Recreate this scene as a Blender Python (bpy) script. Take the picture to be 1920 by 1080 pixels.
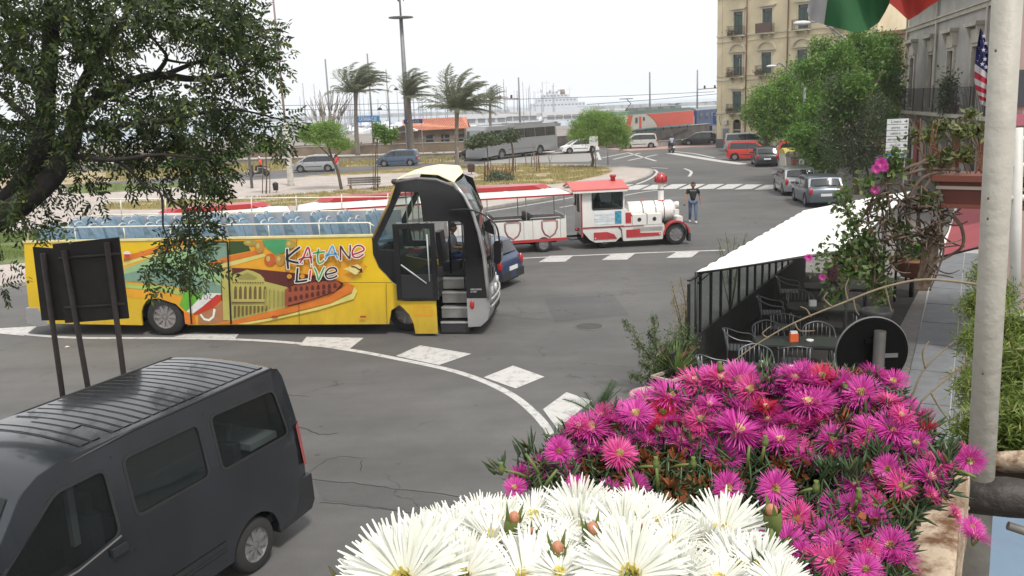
import bpy,bmesh,math,random
import numpy as np
from math import sin,cos,pi,radians,atan,atan2,hypot,sqrt,tan
from mathutils import Vector,Matrix,noise
random.seed(7); RNG = np.random.default_rng(7)
for o in list(bpy.data.objects): bpy.data.objects.remove(o)
SC = bpy.context.scene; COL = SC.collection
# ---------------- camera ----------------
CH = 5.3; FPX = 1620.0; PITCH = atan(345 / 1620); ROLL = 0.04
cp,sp,cr,sr = cos(PITCH),sin(PITCH),cos(ROLL),sin(ROLL)
cam = bpy.data.cameras.new('camera'); cam.sensor_width = 36; cam.lens = 36 * FPX / 1920
cam.clip_start = 0.02; cam.clip_end = 30000
co = bpy.data.objects.new('camera',cam); COL.objects.link(co); SC.camera = co
_R = Vector((1,0,0)); _U = Vector((0,sp,cp)); _F = Vector((0,cp,-sp))
_X = _R * cr - _U * sr; _Y = _R * sr + _U * cr
m3 = Matrix((_X,_Y,-_F)).transposed()
co.matrix_world = Matrix.Translation((0,0,CH)) @ m3.to_4x4()
# ---------------- sky and sun ----------------
W = bpy.data.worlds.new('World'); SC.world = W; W.use_nodes = True
nt = W.node_tree; nt.nodes.clear()
SUN_EL,SUN_AZ = radians(58),radians(150)      # azimuth measured from +Y towards +X
out = nt.nodes.new('ShaderNodeOutputWorld'); bg = nt.nodes.new('ShaderNodeBackground')
sky = nt.nodes.new('ShaderNodeTexSky'); sky.sky_type = 'NISHITA'; sky.sun_disc = False
sky.sun_elevation = SUN_EL; sky.sun_rotation = SUN_AZ; sky.dust_density = 4.0; sky.air_density = 1.0
hsv = nt.nodes.new('ShaderNodeHueSaturation'); hsv.inputs['Saturation'].default_value = 0.25
mix = nt.nodes.new('ShaderNodeMix'); mix.data_type = 'RGBA'; mix.inputs[0].default_value = 0.72
mix.inputs[7].default_value = (13.2,13.3,13.5,1)     # thick bright cloud layer
nt.links.new(sky.outputs[0],hsv.inputs['Color']); nt.links.new(hsv.outputs[0],mix.inputs[6])
nt.links.new(mix.outputs[2],bg.inputs[0]); bg.inputs[1].default_value = 0.1
nt.links.new(bg.outputs[0],out.inputs[0])
sl = bpy.data.lights.new('sun','SUN'); sl.energy = 3.0; sl.angle = radians(9); sl.color = (1,.95,.88)
so = bpy.data.objects.new('sun',sl); COL.objects.link(so)
sd = Vector((sin(SUN_AZ) * cos(SUN_EL),cos(SUN_AZ) * cos(SUN_EL),sin(SUN_EL)))
so.rotation_euler = sd.to_track_quat('Z','Y').to_euler()
vs = SC.view_settings; vs.view_transform = 'Standard'; vs.look = 'None'; vs.exposure = 0.0; vs.gamma = 1.0
vs.use_curve_mapping = False
SC.cycles.max_bounces = 6; SC.cycles.transparent_max_bounces = 12; SC.cycles.volume_bounces = 3
SC.cycles.use_denoising = True
# ---------------- picture <-> place ----------------
def ray(px,py):
  u,v = px - 960,py - 540
  a = (u * cr - v * sr) / FPX; b = (-u * sr - v * cr) / FPX
  return Vector((a,cp + b * sp,-sp + b * cp))
def G(px,py,z=0.0):
  d = ray(px,py); t = (z - CH) / d.z
  return Vector((d.x * t,d.y * t,z))
def P(px,py,Y):
  d = ray(px,py); t = Y / d.y
  return Vector((d.x * t,Y,CH + d.z * t))
def D(px,py,dist):
  return Vector((0,0,CH)) + ray(px,py).normalized() * dist
# ---------------- materials ----------------
MATS = {}
def M(name,col,rough=.6,metal=0.,var=.12,vs_=3.,bump=0.,bs=40.,coat=0.,spec=.5,rnd=0.):
  if name in MATS: return MATS[name]
  m = bpy.data.materials.new(name); m.use_nodes = True; t = m.node_tree; b = t.nodes['Principled BSDF']
  b.inputs['Roughness'].default_value = rough; b.inputs['Metallic'].default_value = metal
  b.inputs['Specular IOR Level'].default_value = spec
  if coat: b.inputs['Coat Weight'].default_value = coat; b.inputs['Coat Roughness'].default_value = .08
  tc = t.nodes.new('ShaderNodeTexCoord')
  c = (*col,1)
  n = t.nodes.new('ShaderNodeTexNoise'); n.inputs['Scale'].default_value = vs_; n.inputs['Detail'].default_value = 6
  n.inputs['Roughness'].default_value = .65
  t.links.new(tc.outputs['Object'],n.inputs['Vector'])
  r = t.nodes.new('ShaderNodeValToRGB'); e = r.color_ramp.elements
  e[0].position = .3; e[1].position = .7
  e[0].color = (*[x * (1 - var) for x in col],1); e[1].color = (*[min(1,x * (1 + var)) for x in col],1)
  t.links.new(n.outputs['Fac'],r.inputs[0]); src = r.outputs[0]
  if rnd:
    g = t.nodes.new('ShaderNodeNewGeometry'); h = t.nodes.new('ShaderNodeHueSaturation')
    mp = t.nodes.new('ShaderNodeMapRange'); mp.inputs[3].default_value = 1 - rnd; mp.inputs[4].default_value = 1 + rnd
    t.links.new(g.outputs['Random Per Island'],mp.inputs[0]); t.links.new(mp.outputs[0],h.inputs['Value'])
    t.links.new(src,h.inputs['Color']); src = h.outputs[0]
  t.links.new(src,b.inputs['Base Color'])
  if bump:
    n2 = t.nodes.new('ShaderNodeTexNoise'); n2.inputs['Scale'].default_value = bs; n2.inputs['Detail'].default_value = 5
    t.links.new(tc.outputs['Object'],n2.inputs['Vector'])
    bp = t.nodes.new('ShaderNodeBump'); bp.inputs['Strength'].default_value = bump; bp.inputs['Distance'].default_value = .02
    t.links.new(n2.outputs['Fac'],bp.inputs['Height']); t.links.new(bp.outputs[0],b.inputs['Normal'])
  MATS[name] = m; return m
def LEAF(name,c1,c2,trans=.35,rough=.5,c3=None):
  if name in MATS: return MATS[name]
  m = bpy.data.materials.new(name); m.use_nodes = True; t = m.node_tree; b = t.nodes['Principled BSDF']
  g = t.nodes.new('ShaderNodeNewGeometry'); r = t.nodes.new('ShaderNodeValToRGB')
  r.color_ramp.elements[0].color = (*c1,1); r.color_ramp.elements[1].color = (*c2,1)
  if c3:
    r.color_ramp.elements[1].position = .88; e = r.color_ramp.elements.new(1.0); e.color = (*c3,1)
  t.links.new(g.outputs['Random Per Island'],r.inputs[0]); t.links.new(r.outputs[0],b.inputs['Base Color'])
  b.inputs['Roughness'].default_value = rough
  if trans:
    tr = t.nodes.new('ShaderNodeBsdfTranslucent'); mx = t.nodes.new('ShaderNodeMixShader'); mx.inputs[0].default_value = trans
    t.links.new(r.outputs[0],tr.inputs[0]); t.links.new(b.outputs[0],mx.inputs[1]); t.links.new(tr.outputs[0],mx.inputs[2])
    t.links.new(mx.outputs[0],t.nodes['Material Output'].inputs[0])
  MATS[name] = m; return m
def GLASS(name,tint=(.55,.62,.6),a=.5,rough=.03):
  """thin pane: part see-through, part dark glossy"""
  if name in MATS: return MATS[name]
  m = bpy.data.materials.new(name); m.use_nodes = True; t = m.node_tree; b = t.nodes['Principled BSDF']
  b.inputs['Base Color'].default_value = (.02,.025,.025,1); b.inputs['Roughness'].default_value = rough
  tr = t.nodes.new('ShaderNodeBsdfTransparent'); tr.inputs[0].default_value = (*tint,1)
  mx = t.nodes.new('ShaderNodeMixShader'); mx.inputs[0].default_value = a
  t.links.new(b.outputs[0],mx.inputs[1]); t.links.new(tr.outputs[0],mx.inputs[2])
  t.links.new(mx.outputs[0],t.nodes['Material Output'].inputs[0]); MATS[name] = m; return m
# ---------------- objects ----------------
def tag(o,label=None,cat=None,group=None,kind=None):
  if label: o['label'] = label
  if cat: o['category'] = cat
  if group: o['group'] = group
  if kind: o['kind'] = kind
  return o
def thing(name,label,cat,loc=(0,0,0),rz=0.,group=None):
  o = bpy.data.objects.new(name,None); COL.objects.link(o); o.empty_display_size = .2
  o.location = loc; o.rotation_euler = (0,0,rz); return tag(o,label,cat,group)
def link(name,me,parent=None,loc=None,rot=None,scale=None):
  o = bpy.data.objects.new(name,me); COL.objects.link(o); o.parent = parent
  if loc is not None: o.location = loc
  if rot is not None: o.rotation_euler = rot
  if scale is not None: o.scale = (scale,) * 3 if isinstance(scale,(int,float)) else scale
  return o
def kids(o): return [c for c in bpy.data.objects if c.parent == o]
def copy_tree(o,parent=None,_map=None):
  if _map is None:
    _map = {}
    for x in bpy.data.objects:
      if x.parent: _map.setdefault(x.parent.name,[]).append(x)
  c = o.copy(); COL.objects.link(c); c.parent = parent
  for ch in _map.get(o.name,[]): copy_tree(ch,c,_map)
  return c
class MB:
  def __init__(s): s.v = []; s.f = []; s.T = Matrix.Identity(4); s.sm = []
  def add(s,vs,fs,smooth=False):
    n = len(s.v); s.v += [tuple(s.T @ Vector(p)) for p in vs]
    s.f += [tuple(i + n for i in f) for f in fs]; s.sm += [smooth] * len(fs); return s
  def box(s,x0,x1,y0,y1,z0,z1):
    return s.add([(x0,y0,z0),(x1,y0,z0),(x1,y1,z0),(x0,y1,z0),(x0,y0,z1),(x1,y0,z1),(x1,y1,z1),(x0,y1,z1)],
                     [(0,3,2,1),(4,5,6,7),(0,1,5,4),(1,2,6,5),(2,3,7,6),(3,0,4,7)])
  def bx(s,c,d): return s.box(c[0] - d[0] / 2,c[0] + d[0] / 2,c[1] - d[1] / 2,c[1] + d[1] / 2,c[2] - d[2] / 2,c[2] + d[2] / 2)
  def tube(s,pts,r,n=8,caps=True,smooth=True):
    pts = [Vector(p) for p in pts]; k = len(pts)
    rs = list(r) if hasattr(r,'__len__') else [r] * k
    vs = []; prev = None
    for i,p in enumerate(pts):
      t = (pts[min(i + 1,k - 1)] - pts[max(i - 1,0)])
      t = t.normalized() if t.length > 1e-9 else Vector((0,0,1))
      if prev is None:
        a = Vector((0,0,1)) if abs(t.z) < .9 else Vector((1,0,0)); u = t.cross(a).normalized()
      else:
        u = prev - t * prev.dot(t); u = u.normalized() if u.length > 1e-6 else t.orthogonal().normalized()
      prev = u; w = t.cross(u)
      for j in range(n):
        a = 2 * pi * j / n; vs.append(p + (u * cos(a) + w * sin(a)) * rs[i])
    fs = [(i * n + j,i * n + (j + 1) % n,(i + 1) * n + (j + 1) % n,(i + 1) * n + j) for i in range(k - 1) for j in range(n)]
    s.add(vs,fs,smooth)
    if caps: s.add([],[]); b = len(s.v) - len(vs); s.f += [tuple(b + j for j in range(n))[::-1],tuple(b + (k - 1) * n + j for j in range(n))]; s.sm += [False,False]
    return s
  def lathe(s,prof,n=24,axis='z',c=(0,0,0),smooth=True,caps=True):
    vs = []
    for (r,h) in prof:
      for j in range(n):
        a = 2 * pi * j / n
        p = (r * cos(a),r * sin(a),h)
        if axis == 'y': p = (p[0],p[2],p[1])
        if axis == 'x': p = (p[2],p[0],p[1])
        vs.append((p[0] + c[0],p[1] + c[1],p[2] + c[2]))
    k = len(prof)
    fs = [(i * n + j,i * n + (j + 1) % n,(i + 1) * n + (j + 1) % n,(i + 1) * n + j) for i in range(k - 1) for j in range(n)]
    s.add(vs,fs,smooth)
    b = len(s.v) - len(vs)
    if caps: s.f += [tuple(b + j for j in range(n))[::-1],tuple(b + (k - 1) * n + j for j in range(n))]; s.sm += [False,False]
    return s
  def prism(s,poly,t0,t1,plane='xz'):
    """poly in the plane, thickness along the third axis"""
    n = len(poly)
    def q(p,t): return (p[0],t,p[1]) if plane == 'xz' else ((p[0],p[1],t) if plane == 'xy' else (t,p[0],p[1]))
    vs = [q(p,t0) for p in poly] + [q(p,t1) for p in poly]
    return s.add(vs,[tuple(range(n)),tuple(range(2 * n - 1,n - 1,-1))] + [(i,i + n,(i + 1) % n + n,(i + 1) % n) for i in range(n)])
  def ball(s,c,r,n=10,m=6):
    r = r if hasattr(r,'__len__') else (r,r,r); vs = []
    for i in range(m + 1):
      t = pi * (i + .02) / (m + .04)
      for j in range(n):
        a = 2 * pi * j / n; vs.append((c[0] + r[0] * sin(t) * cos(a),c[1] + r[1] * sin(t) * sin(a),c[2] + r[2] * cos(t)))
    return s.add(vs,[(i * n + j,(i + 1) * n + j,(i + 1) * n + (j + 1) % n,i * n + (j + 1) % n) for i in range(m) for j in range(n)],True)
  def mesh(s,name,mat,recalc=True,angle=None):
    me = bpy.data.meshes.new(name); me.from_pydata(s.v,[],s.f)
    if recalc:
      bm = bmesh.new(); bm.from_mesh(me); bmesh.ops.recalc_face_normals(bm,faces=bm.faces); bm.to_mesh(me); bm.free()
    me.polygons.foreach_set('use_smooth',s.sm)
    if angle: me.polygons.foreach_set('use_smooth',[True] * len(me.polygons)); me.set_sharp_from_angle(angle=radians(angle))
    me.materials.append(mat); return me
  def build(s,name,mat,parent=None,recalc=True,angle=None,**k):
    return link(name,s.mesh(name,mat,recalc,angle),parent,**k)
def np_mesh(name,V,Fq,mat,smooth=False):
  """V (n,3) ; Fq (m,k) int"""
  me = bpy.data.meshes.new(name); V = np.asarray(V,np.float32); Fq = np.asarray(Fq,np.int32); k = Fq.shape[1]
  me.vertices.add(len(V)); me.vertices.foreach_set('co',V.ravel())
  me.loops.add(Fq.size); me.loops.foreach_set('vertex_index',Fq.ravel())
  me.polygons.add(len(Fq)); me.polygons.foreach_set('loop_start',np.arange(0,Fq.size,k,dtype=np.int32))
  if smooth: me.polygons.foreach_set('use_smooth',np.ones(len(Fq),bool))
  me.materials.append(mat); me.update(calc_edges=True); return me
def rand_dirs(n):
  v = RNG.normal(size=(n,3)); return v / np.linalg.norm(v,axis=1)[:,None]
def quads_at(C,A,B):
  """leaf rhombi at centres C with half axes A (long) and B (short)"""
  n = len(C); V = np.empty((n,4,3)); V[:,0] = C - A; V[:,1] = C + B * 1.0 - A * .1; V[:,2] = C + A; V[:,3] = C - B - A * .1
  return V.reshape(-1,3),np.arange(4 * n).reshape(n,4)
def flat(name,pts,z,mat,parent=None,kind=None,thick=0.):
  """flat ground sheet from world points"""
  bm = bmesh.new(); vs_ = [bm.verts.new((p[0],p[1],z)) for p in pts]
  es = [bm.edges.new((vs_[i],vs_[(i + 1) % len(vs_)])) for i in range(len(vs_))]
  bmesh.ops.triangle_fill(bm,use_beauty=True,edges=es,normal=(0,0,1))
  if thick:
    r = bmesh.ops.extrude_face_region(bm,geom=bm.faces[:])
    bmesh.ops.translate(bm,vec=(0,0,-thick),verts=[g for g in r['geom'] if isinstance(g,bmesh.types.BMVert)])
  bmesh.ops.recalc_face_normals(bm,faces=bm.faces)
  if not thick:
    for f in bm.faces:
      if f.normal.z < 0: f.normal_flip()
  me = bpy.data.meshes.new(name); bm.to_mesh(me); bm.free(); me.materials.append(mat)
  o = link(name,me,parent)
  if kind: o['kind'] = kind
  return o
def smooth_path(pts,n=8):
  pts = [Vector(p) for p in pts]; r = []
  for i in range(len(pts) - 1):
    p0,p1,p2,p3 = pts[max(i - 1,0)],pts[i],pts[i + 1],pts[min(i + 2,len(pts) - 1)]
    for k in range(n):
      t = k / n; r.append(.5 * ((2 * p1) + (p2 - p0) * t + (2 * p0 - 5 * p1 + 4 * p2 - p3) * t * t + (3 * p1 - p0 - 3 * p2 + p3) * t ** 3))
  r.append(pts[-1]); return r
def strip(name,pts,w,z,mat,kind='structure',parent=None,thick=0.,n=6):
  pts = smooth_path([(p[0],p[1],0) for p in pts],n) if n else [Vector((p[0],p[1],0)) for p in pts]
  L,R = [],[]
  for i,p in enumerate(pts):
    t = (pts[min(i + 1,len(pts) - 1)] - pts[max(i - 1,0)]).normalized(); nn = Vector((-t.y,t.x,0))
    L.append(p + nn * w / 2); R.append(p - nn * w / 2)
  mb = MB(); k = len(pts)
  vs = [(q.x,q.y,z) for q in L] + [(q.x,q.y,z) for q in R]
  mb.add(vs,[(i,i + 1,k + i + 1,k + i) for i in range(k - 1)])
  if thick:
    vs2 = [(q[0],q[1],z - thick) for q in vs]; b = 2 * k
    mb.v += [tuple(q) for q in vs2]
    fs = [(i,i + 1,b + i + 1,b + i) for i in range(k - 1)] + [(k + i,k + i + 1,b + k + i + 1,b + k + i) for i in range(k - 1)] + [(0,k,b + k,b),(k - 1,2 * k - 1,b + 2 * k - 1,b + k - 1)]
    mb.f += fs; mb.sm += [False] * len(fs)
  me = mb.mesh(name,mat)
  if not thick:
    bm = bmesh.new(); bm.from_mesh(me)
    for f in bm.faces:
      if f.normal.z < 0: f.normal_flip()
    bm.to_mesh(me); bm.free()
  o = link(name,me,parent)
  if kind: o['kind'] = kind
  return o
def text(name,s,mat,parent,loc,rot,size,ext=.002,align='CENTER',sx=1.):
  c = bpy.data.curves.new(name,'FONT'); c.body = s; c.size = size; c.extrude = ext; c.align_x = align; c.align_y = 'CENTER'
  c.resolution_u = 3; c.materials.append(mat)
  tmp = bpy.data.objects.new('tmp',c); me = bpy.data.meshes.new_from_object(tmp); me.name = name; bpy.data.objects.remove(tmp)
  if not me.materials: me.materials.append(mat)
  o = link(name,me,parent,loc,rot); o.scale = (sx,1,1); return o
# ================= SETTING =================
def asphalt_mat(name,base,seed=0.):
  m = bpy.data.materials.new(name); m.use_nodes = True; t = m.node_tree; b = t.nodes['Principled BSDF']; N = t.nodes.new; Lk = t.links.new
  tc = N('ShaderNodeTexCoord')
  def noi(sc,det=6,rough=.6,vec=None,sx=None):
    n = N('ShaderNodeTexNoise'); n.inputs['Scale'].default_value = sc; n.inputs['Detail'].default_value = det; n.inputs['Roughness'].default_value = rough
    if sx:
      mp = N('ShaderNodeMapping'); mp.inputs['Scale'].default_value = sx; Lk(tc.outputs['Object'],mp.inputs[0]); Lk(mp.outputs[0],n.inputs['Vector'])
    else: Lk(vec or tc.outputs['Object'],n.inputs['Vector'])
    return n
  n1 = noi(.12); n2 = noi(1.3,8,.7); n3 = noi(60,3,.8); n4 = noi(.5,5,.6,sx=(.25,1.4,1))
  def rng(src,a,bb,lo,hi):
    r = N('ShaderNodeMapRange'); r.inputs[1].default_value = a; r.inputs[2].default_value = bb; r.inputs[3].default_value = lo; r.inputs[4].default_value = hi; Lk(src,r.inputs[0]); return r.outputs[0]
  def mul(a,bb):
    r = N('ShaderNodeMath'); r.operation = 'MULTIPLY'; Lk(a,r.inputs[0]); Lk(bb,r.inputs[1]); return r.outputs[0]
  v = mul(mul(rng(n1.outputs[0],.3,.7,.76,1.18),rng(n2.outputs[0],.25,.75,.86,1.12)),mul(rng(n3.outputs[0],.2,.8,.72,1.3),rng(n4.outputs[0],.3,.7,.80,1.12)))
  # cracks where old repairs meet, only in patches
  ds = N('ShaderNodeVectorMath'); ds.operation = 'ADD'; nd = noi(.9,4); sc_ = N('ShaderNodeVectorMath'); sc_.operation = 'SCALE'; sc_.inputs[3].default_value = 1.3
  Lk(nd.outputs['Color'],sc_.inputs[0]); Lk(tc.outputs['Object'],ds.inputs[0]); Lk(sc_.outputs[0],ds.inputs[1])
  vo = N('ShaderNodeTexVoronoi'); vo.feature = 'DISTANCE_TO_EDGE'; vo.inputs['Scale'].default_value = .28; Lk(ds.outputs[0],vo.inputs['Vector'])
  msk = rng(noi(.35,2).outputs[0],.5,.58,0,1)
  cr_ = rng(vo.outputs['Distance'],.0,.006,.45,1.0)
  mx = N('ShaderNodeMix'); mx.data_type = 'FLOAT'; Lk(msk,mx.inputs[0]); mx.inputs[2].default_value = 1.0; Lk(cr_,mx.inputs[3])
  v = mul(v,mx.outputs[0])
  # scattered oil spots and chewing gum
  vp = N('ShaderNodeTexVoronoi'); vp.inputs['Scale'].default_value = 1.6; Lk(tc.outputs['Object'],vp.inputs['Vector'])
  v = mul(v,rng(vp.outputs['Distance'],.03,.10,.62,1.0))
  cm = N('ShaderNodeMix'); cm.data_type = 'RGBA'; cm.blend_type = 'MULTIPLY'; cm.inputs[0].default_value = 1; cm.inputs[6].default_value = (*base,1)
  cb = N('ShaderNodeCombineColor'); [Lk(v,cb.inputs[i]) for i in range(3)]; Lk(cb.outputs[0],cm.inputs[7]); Lk(cm.outputs[2],b.inputs['Base Color'])
  b.inputs['Roughness'].default_value = .82
  bp = N('ShaderNodeBump'); bp.inputs['Strength'].default_value = .35; bp.inputs['Distance'].default_value = .01; Lk(n3.outputs[0],bp.inputs['Height']); Lk(bp.outputs[0],b.inputs['Normal'])
  return m
def paving_mat(name,base,joint,sc,var=.15):
  m = bpy.data.materials.new(name); m.use_nodes = True; t = m.node_tree; b = t.nodes['Principled BSDF']; N = t.nodes.new; Lk = t.links.new
  tc = N('ShaderNodeTexCoord'); br = N('ShaderNodeTexBrick'); br.inputs['Scale'].default_value = sc; br.inputs['Mortar Size'].default_value = .012
  br.inputs['Color1'].default_value = (*base,1); br.inputs['Color2'].default_value = (*[c * (1 - var) for c in base],1); br.inputs['Mortar'].default_value = (*joint,1)
  Lk(tc.outputs['Object'],br.inputs['Vector'])
  n = N('ShaderNodeTexNoise'); n.inputs['Scale'].default_value = .7; n.inputs['Detail'].default_value = 9; n.inputs['Roughness'].default_value = .7; Lk(tc.outputs['Object'],n.inputs['Vector'])
  r = N('ShaderNodeValToRGB'); r.color_ramp.elements[0].position = .3; r.color_ramp.elements[0].color = (.72,.7,.68,1); r.color_ramp.elements[1].position = .7; r.color_ramp.elements[1].color = (1,1,1,1)
  Lk(n.outputs[0],r.inputs[0]); mx = N('ShaderNodeMix'); mx.data_type = 'RGBA'; mx.blend_type = 'MULTIPLY'; mx.inputs[0].default_value = 1
  Lk(br.outputs[0],mx.inputs[6]); Lk(r.outputs[0],mx.inputs[7]); Lk(mx.outputs[2],b.inputs['Base Color']); b.inputs['Roughness'].default_value = .85; return m
ASP = asphalt_mat('asphalt',(.108,.105,.102)); PAV = paving_mat('pale_paving',(.52,.46,.42),(.36,.32,.29),1.6)
def paint_mat():
  m = bpy.data.materials.new('worn_road_paint'); m.use_nodes = True; t = m.node_tree; b = t.nodes['Principled BSDF']; N = t.nodes.new; Lk = t.links.new
  tc = N('ShaderNodeTexCoord'); n = N('ShaderNodeTexNoise'); n.inputs['Scale'].default_value = 5; n.inputs['Detail'].default_value = 10; n.inputs['Roughness'].default_value = .75; Lk(tc.outputs['Object'],n.inputs['Vector'])
  r = N('ShaderNodeValToRGB'); e = r.color_ramp.elements; e[0].position = .34; e[0].color = (.24,.23,.22,1); e[1].position = .5; e[1].color = (.5,.49,.47,1)
  Lk(n.outputs[0],r.inputs[0]); Lk(r.outputs[0],b.inputs['Base Color']); b.inputs['Roughness'].default_value = .7; return m
PAINT = paint_mat()
KERB = M('kerb_stone',(.3,.29,.27),.85,var=.3,vs_=2,bump=.4,bs=30)
DRY = M('dry_lawn_soil',(.33,.26,.14),.95,var=.35,vs_=.8,bump=.5,bs=9)
GREENG = M('green_lawn_soil',(.12,.15,.05),.95,var=.35,vs_=1.2,bump=.5,bs=12)
SOIL = M('brown_embankment',(.14,.11,.08),.95,var=.4,vs_=.5,bump=.6,bs=5)
road = flat('road',[(-120,-15),(120,-15),(120,104),(-160,104)],0,ASP,kind='structure')
quay = flat('ground',[(-500,104),(500,104),(500,200),(-500,200)],-.01,M('quay_ground',(.22,.2,.18),.9,var=.3,vs_=.1),kind='structure')
flat('ground',[(-500,-15),(-120,-15),(-160,104),(-500,104)],-.02,MATS['quay_ground'],kind='structure')
flat('ground',[(120,-15),(500,-15),(500,104),(120,104)],-.02,MATS['quay_ground'],kind='structure')
# sea
sm = bpy.data.materials.new('sea_water'); sm.use_nodes = True; b = sm.node_tree.nodes['Principled BSDF']
b.inputs['Base Color'].default_value = (.30,.36,.42,1); b.inputs['Roughness'].default_value = .45
n = sm.node_tree.nodes.new('ShaderNodeTexNoise'); n.inputs['Scale'].default_value = .4; n.inputs['Detail'].default_value = 6
bp = sm.node_tree.nodes.new('ShaderNodeBump'); bp.inputs['Strength'].default_value = .4; sm.node_tree.links.new(n.outputs[0],bp.inputs['Height']); sm.node_tree.links.new(bp.outputs[0],b.inputs['Normal'])
sea = MB().add([(-14000,198,-1.6),(14000,198,-1.6),(14000,16000,-1.6),(-14000,16000,-1.6)],[(0,1,2,3)]).build('water',sm); sea['kind'] = 'structure'
# breakwater of rough blocks
mb = MB(); random.seed(3)
for i in range(120):
  x = -260 + i * 7; y = 760 - i * 1.2
  mb.T = Matrix.Translation((x,y,0)) @ Matrix.Rotation(random.uniform(-.2,.2),4,'Z')
  mb.box(-4,4,-5,5,-3,1.0 + random.uniform(-.4,.5))
mb.T = Matrix.Identity(4)
bw = mb.build('breakwater',M('breakwater_concrete',(.3,.29,.28),.9,var=.3,vs_=.1)); bw['kind'] = 'structure'
# traffic island: paved, with lawns
near_kerb = [G(-300,590),G(0,542),G(300,494),G(600,445),G(915,392),G(1080,364),G(1150,351),G(1195,340),G(1216,331),G(1222,324)]
far_kerb = [G(1216,319),G(1190,317),G(1130,312),G(1000,310),G(860,312),G(760,318),G(640,329),G(520,338),G(400,343),G(200,352),G(-100,370),G(-500,400)]
isl = [p.to_2d() for p in smooth_path(near_kerb,4)] + [p.to_2d() for p in smooth_path(far_kerb,3)]
island = flat('pavement',isl,.11,PAV,kind='structure',thick=.11)
strip('kerb',near_kerb[1:] + far_kerb[:9],.22,.125,KERB,thick=.125,n=4)
def lawn(pxs,mat,z=.13):
  pts = [p.to_2d() for p in smooth_path([G(x,y) for x,y in pxs] + [G(*pxs[0])],3)[:-1]]
  return flat('lawn',pts,z,mat,kind='structure',thick=.03),pts
L1 = lawn([(560,389),(750,378),(900,351),(1035,349),(1100,338),(1145,326),(1135,318),(1060,313),(960,312),(880,318),(900,335),(800,345),(640,362),(440,376),(225,384),(205,396),(400,395)],DRY)
L2 = lawn([(571,334),(640,331),(860,322),(880,316),(860,313),(760,319),(660,327),(580,332)],DRY)
L3 = lawn([(-60,440),(60,440),(110,455),(90,490),(0,502),(-80,512)],GREENG)
L4 = lawn([(130,350),(330,346),(330,354),(140,366)],GREENG)
# grass blades on the lawns
def in_poly(pts,n):
  A = np.array([(p[0],p[1]) for p in pts]); lo,hi = A.min(0),A.max(0); out_ = []
  while sum(map(len,out_)) < n:
    q = RNG.uniform(lo,hi,(n * 2,2)); ins = np.zeros(len(q),bool); j = len(A) - 1
    for i in range(len(A)):
      c = ((A[i,1] > q[:,1]) != (A[j,1] > q[:,1])) & (q[:,0] < (A[j,0] - A[i,0]) * (q[:,1] - A[i,1]) / (A[j,1] - A[i,1] + 1e-12) + A[i,0]); ins ^= c; j = i
    out_.append(q[ins])
  return np.vstack(out_)[:n]
def grass(pts,n,h,mat,label,z=.13,w=.02,thresh=-.15):
  q = in_poly(pts,n)
  keep = np.array([noise.noise(Vector((a * .6,b_ * .6,0))) > thresh for a,b_ in q]); q = q[keep]; n = len(q)
  hh = h * RNG.uniform(.4,1.2,n); a = RNG.uniform(0,2 * pi,n); ln = RNG.uniform(-.5,.5,(n,2)) * hh[:,None]
  V = np.zeros((n,3,3)); V[:,0,:2] = q + np.c_[np.cos(a),np.sin(a)] * w; V[:,1,:2] = q - np.c_[np.cos(a),np.sin(a)] * w
  V[:,2,:2] = q + ln; V[:,0,2] = V[:,1,2] = z; V[:,2,2] = z + hh
  o = link('grass',np_mesh('grass',V.reshape(-1,3),np.arange(3 * n).reshape(n,3),mat)); tag(o,label,'grass',kind='stuff'); return o
GD = LEAF('dry_grass',(.46,.37,.17),(.26,.26,.10),.3); GG = LEAF('green_grass',(.13,.2,.04),(.2,.26,.07),.3)
grass(L1[1],34000,.16,GD,'dry yellow grass on the traffic island behind the tourist train',w=.03)
grass(L2[1],7000,.14,GD,'dry grass verge between the far road and pale paving')
grass(L3[1],9000,.16,GG,'fresh green grass beside the rear of the yellow bus',w=.015)
grass(L4[1],3000,.15,GG,'short green grass strip seen under the big tree')
# far verge, low walls and second road behind it
V1 = flat('lawn',[G(x,y).to_2d() for x,y in [(-300,372),(200,342),(435,325),(658,313),(760,308),(870,303),(870,297),(700,302),(430,309),(-300,345)]],.06,DRY,kind='structure',thick=.06)
vp_ = [G(x,y).to_2d() for x,y in [(200,342),(435,325),(658,313),(870,303),(870,297),(700,302),(430,309),(200,325)]]
grass(vp_,9000,.35,LEAF('verge_grass',(.38,.29,.12),(.22,.24,.09),.3),'rough dry verge grass along the far road under the palms',z=.06,w=.05)
flat('pavement',[G(x,y).to_2d() for x,y in [(-300,330),(430,300),(870,291),(1040,288),(1040,281),(870,284),(430,291),(-300,318)]],.05,PAV,kind='structure',thick=.05)
def far_wall(p0,p1,h,t,mat,label,name='wall',z0=0.):
  d = (p1 - p0); L = d.length; o = thing(name,label,'wall',(p0.x,p0.y,z0),atan2(d.y,d.x))
  MB().box(0,L,0,t,0,h).build('wall_face',mat,o); MB().box(-.02,L + .02,-.06,t + .06,h,h + .08).build('coping',KERB,o); return o
STW = M('dark_basalt_wall',(.09,.08,.075),.9,var=.4,vs_=.9,bump=.7,bs=4)
BRW = M('rusty_brown_wall',(.17,.13,.09),.9,var=.4,vs_=.4,bump=.5,bs=3)
far_wall(G(-200,330),G(870,297),.55,.4,M('low_wall_grey',(.22,.2,.17),.9,var=.3,vs_=1,bump=.5,bs=6),'low grey wall along the verge behind the palm trunks')
far_wall(G(-300,320),G(870,284),1.1,.4,BRW,'brown railway wall running behind the pale service road on the left')
far_wall(G(870,284),G(1180,271),1.3,.4,STW,'dark basalt wall behind the white coach')
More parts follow.
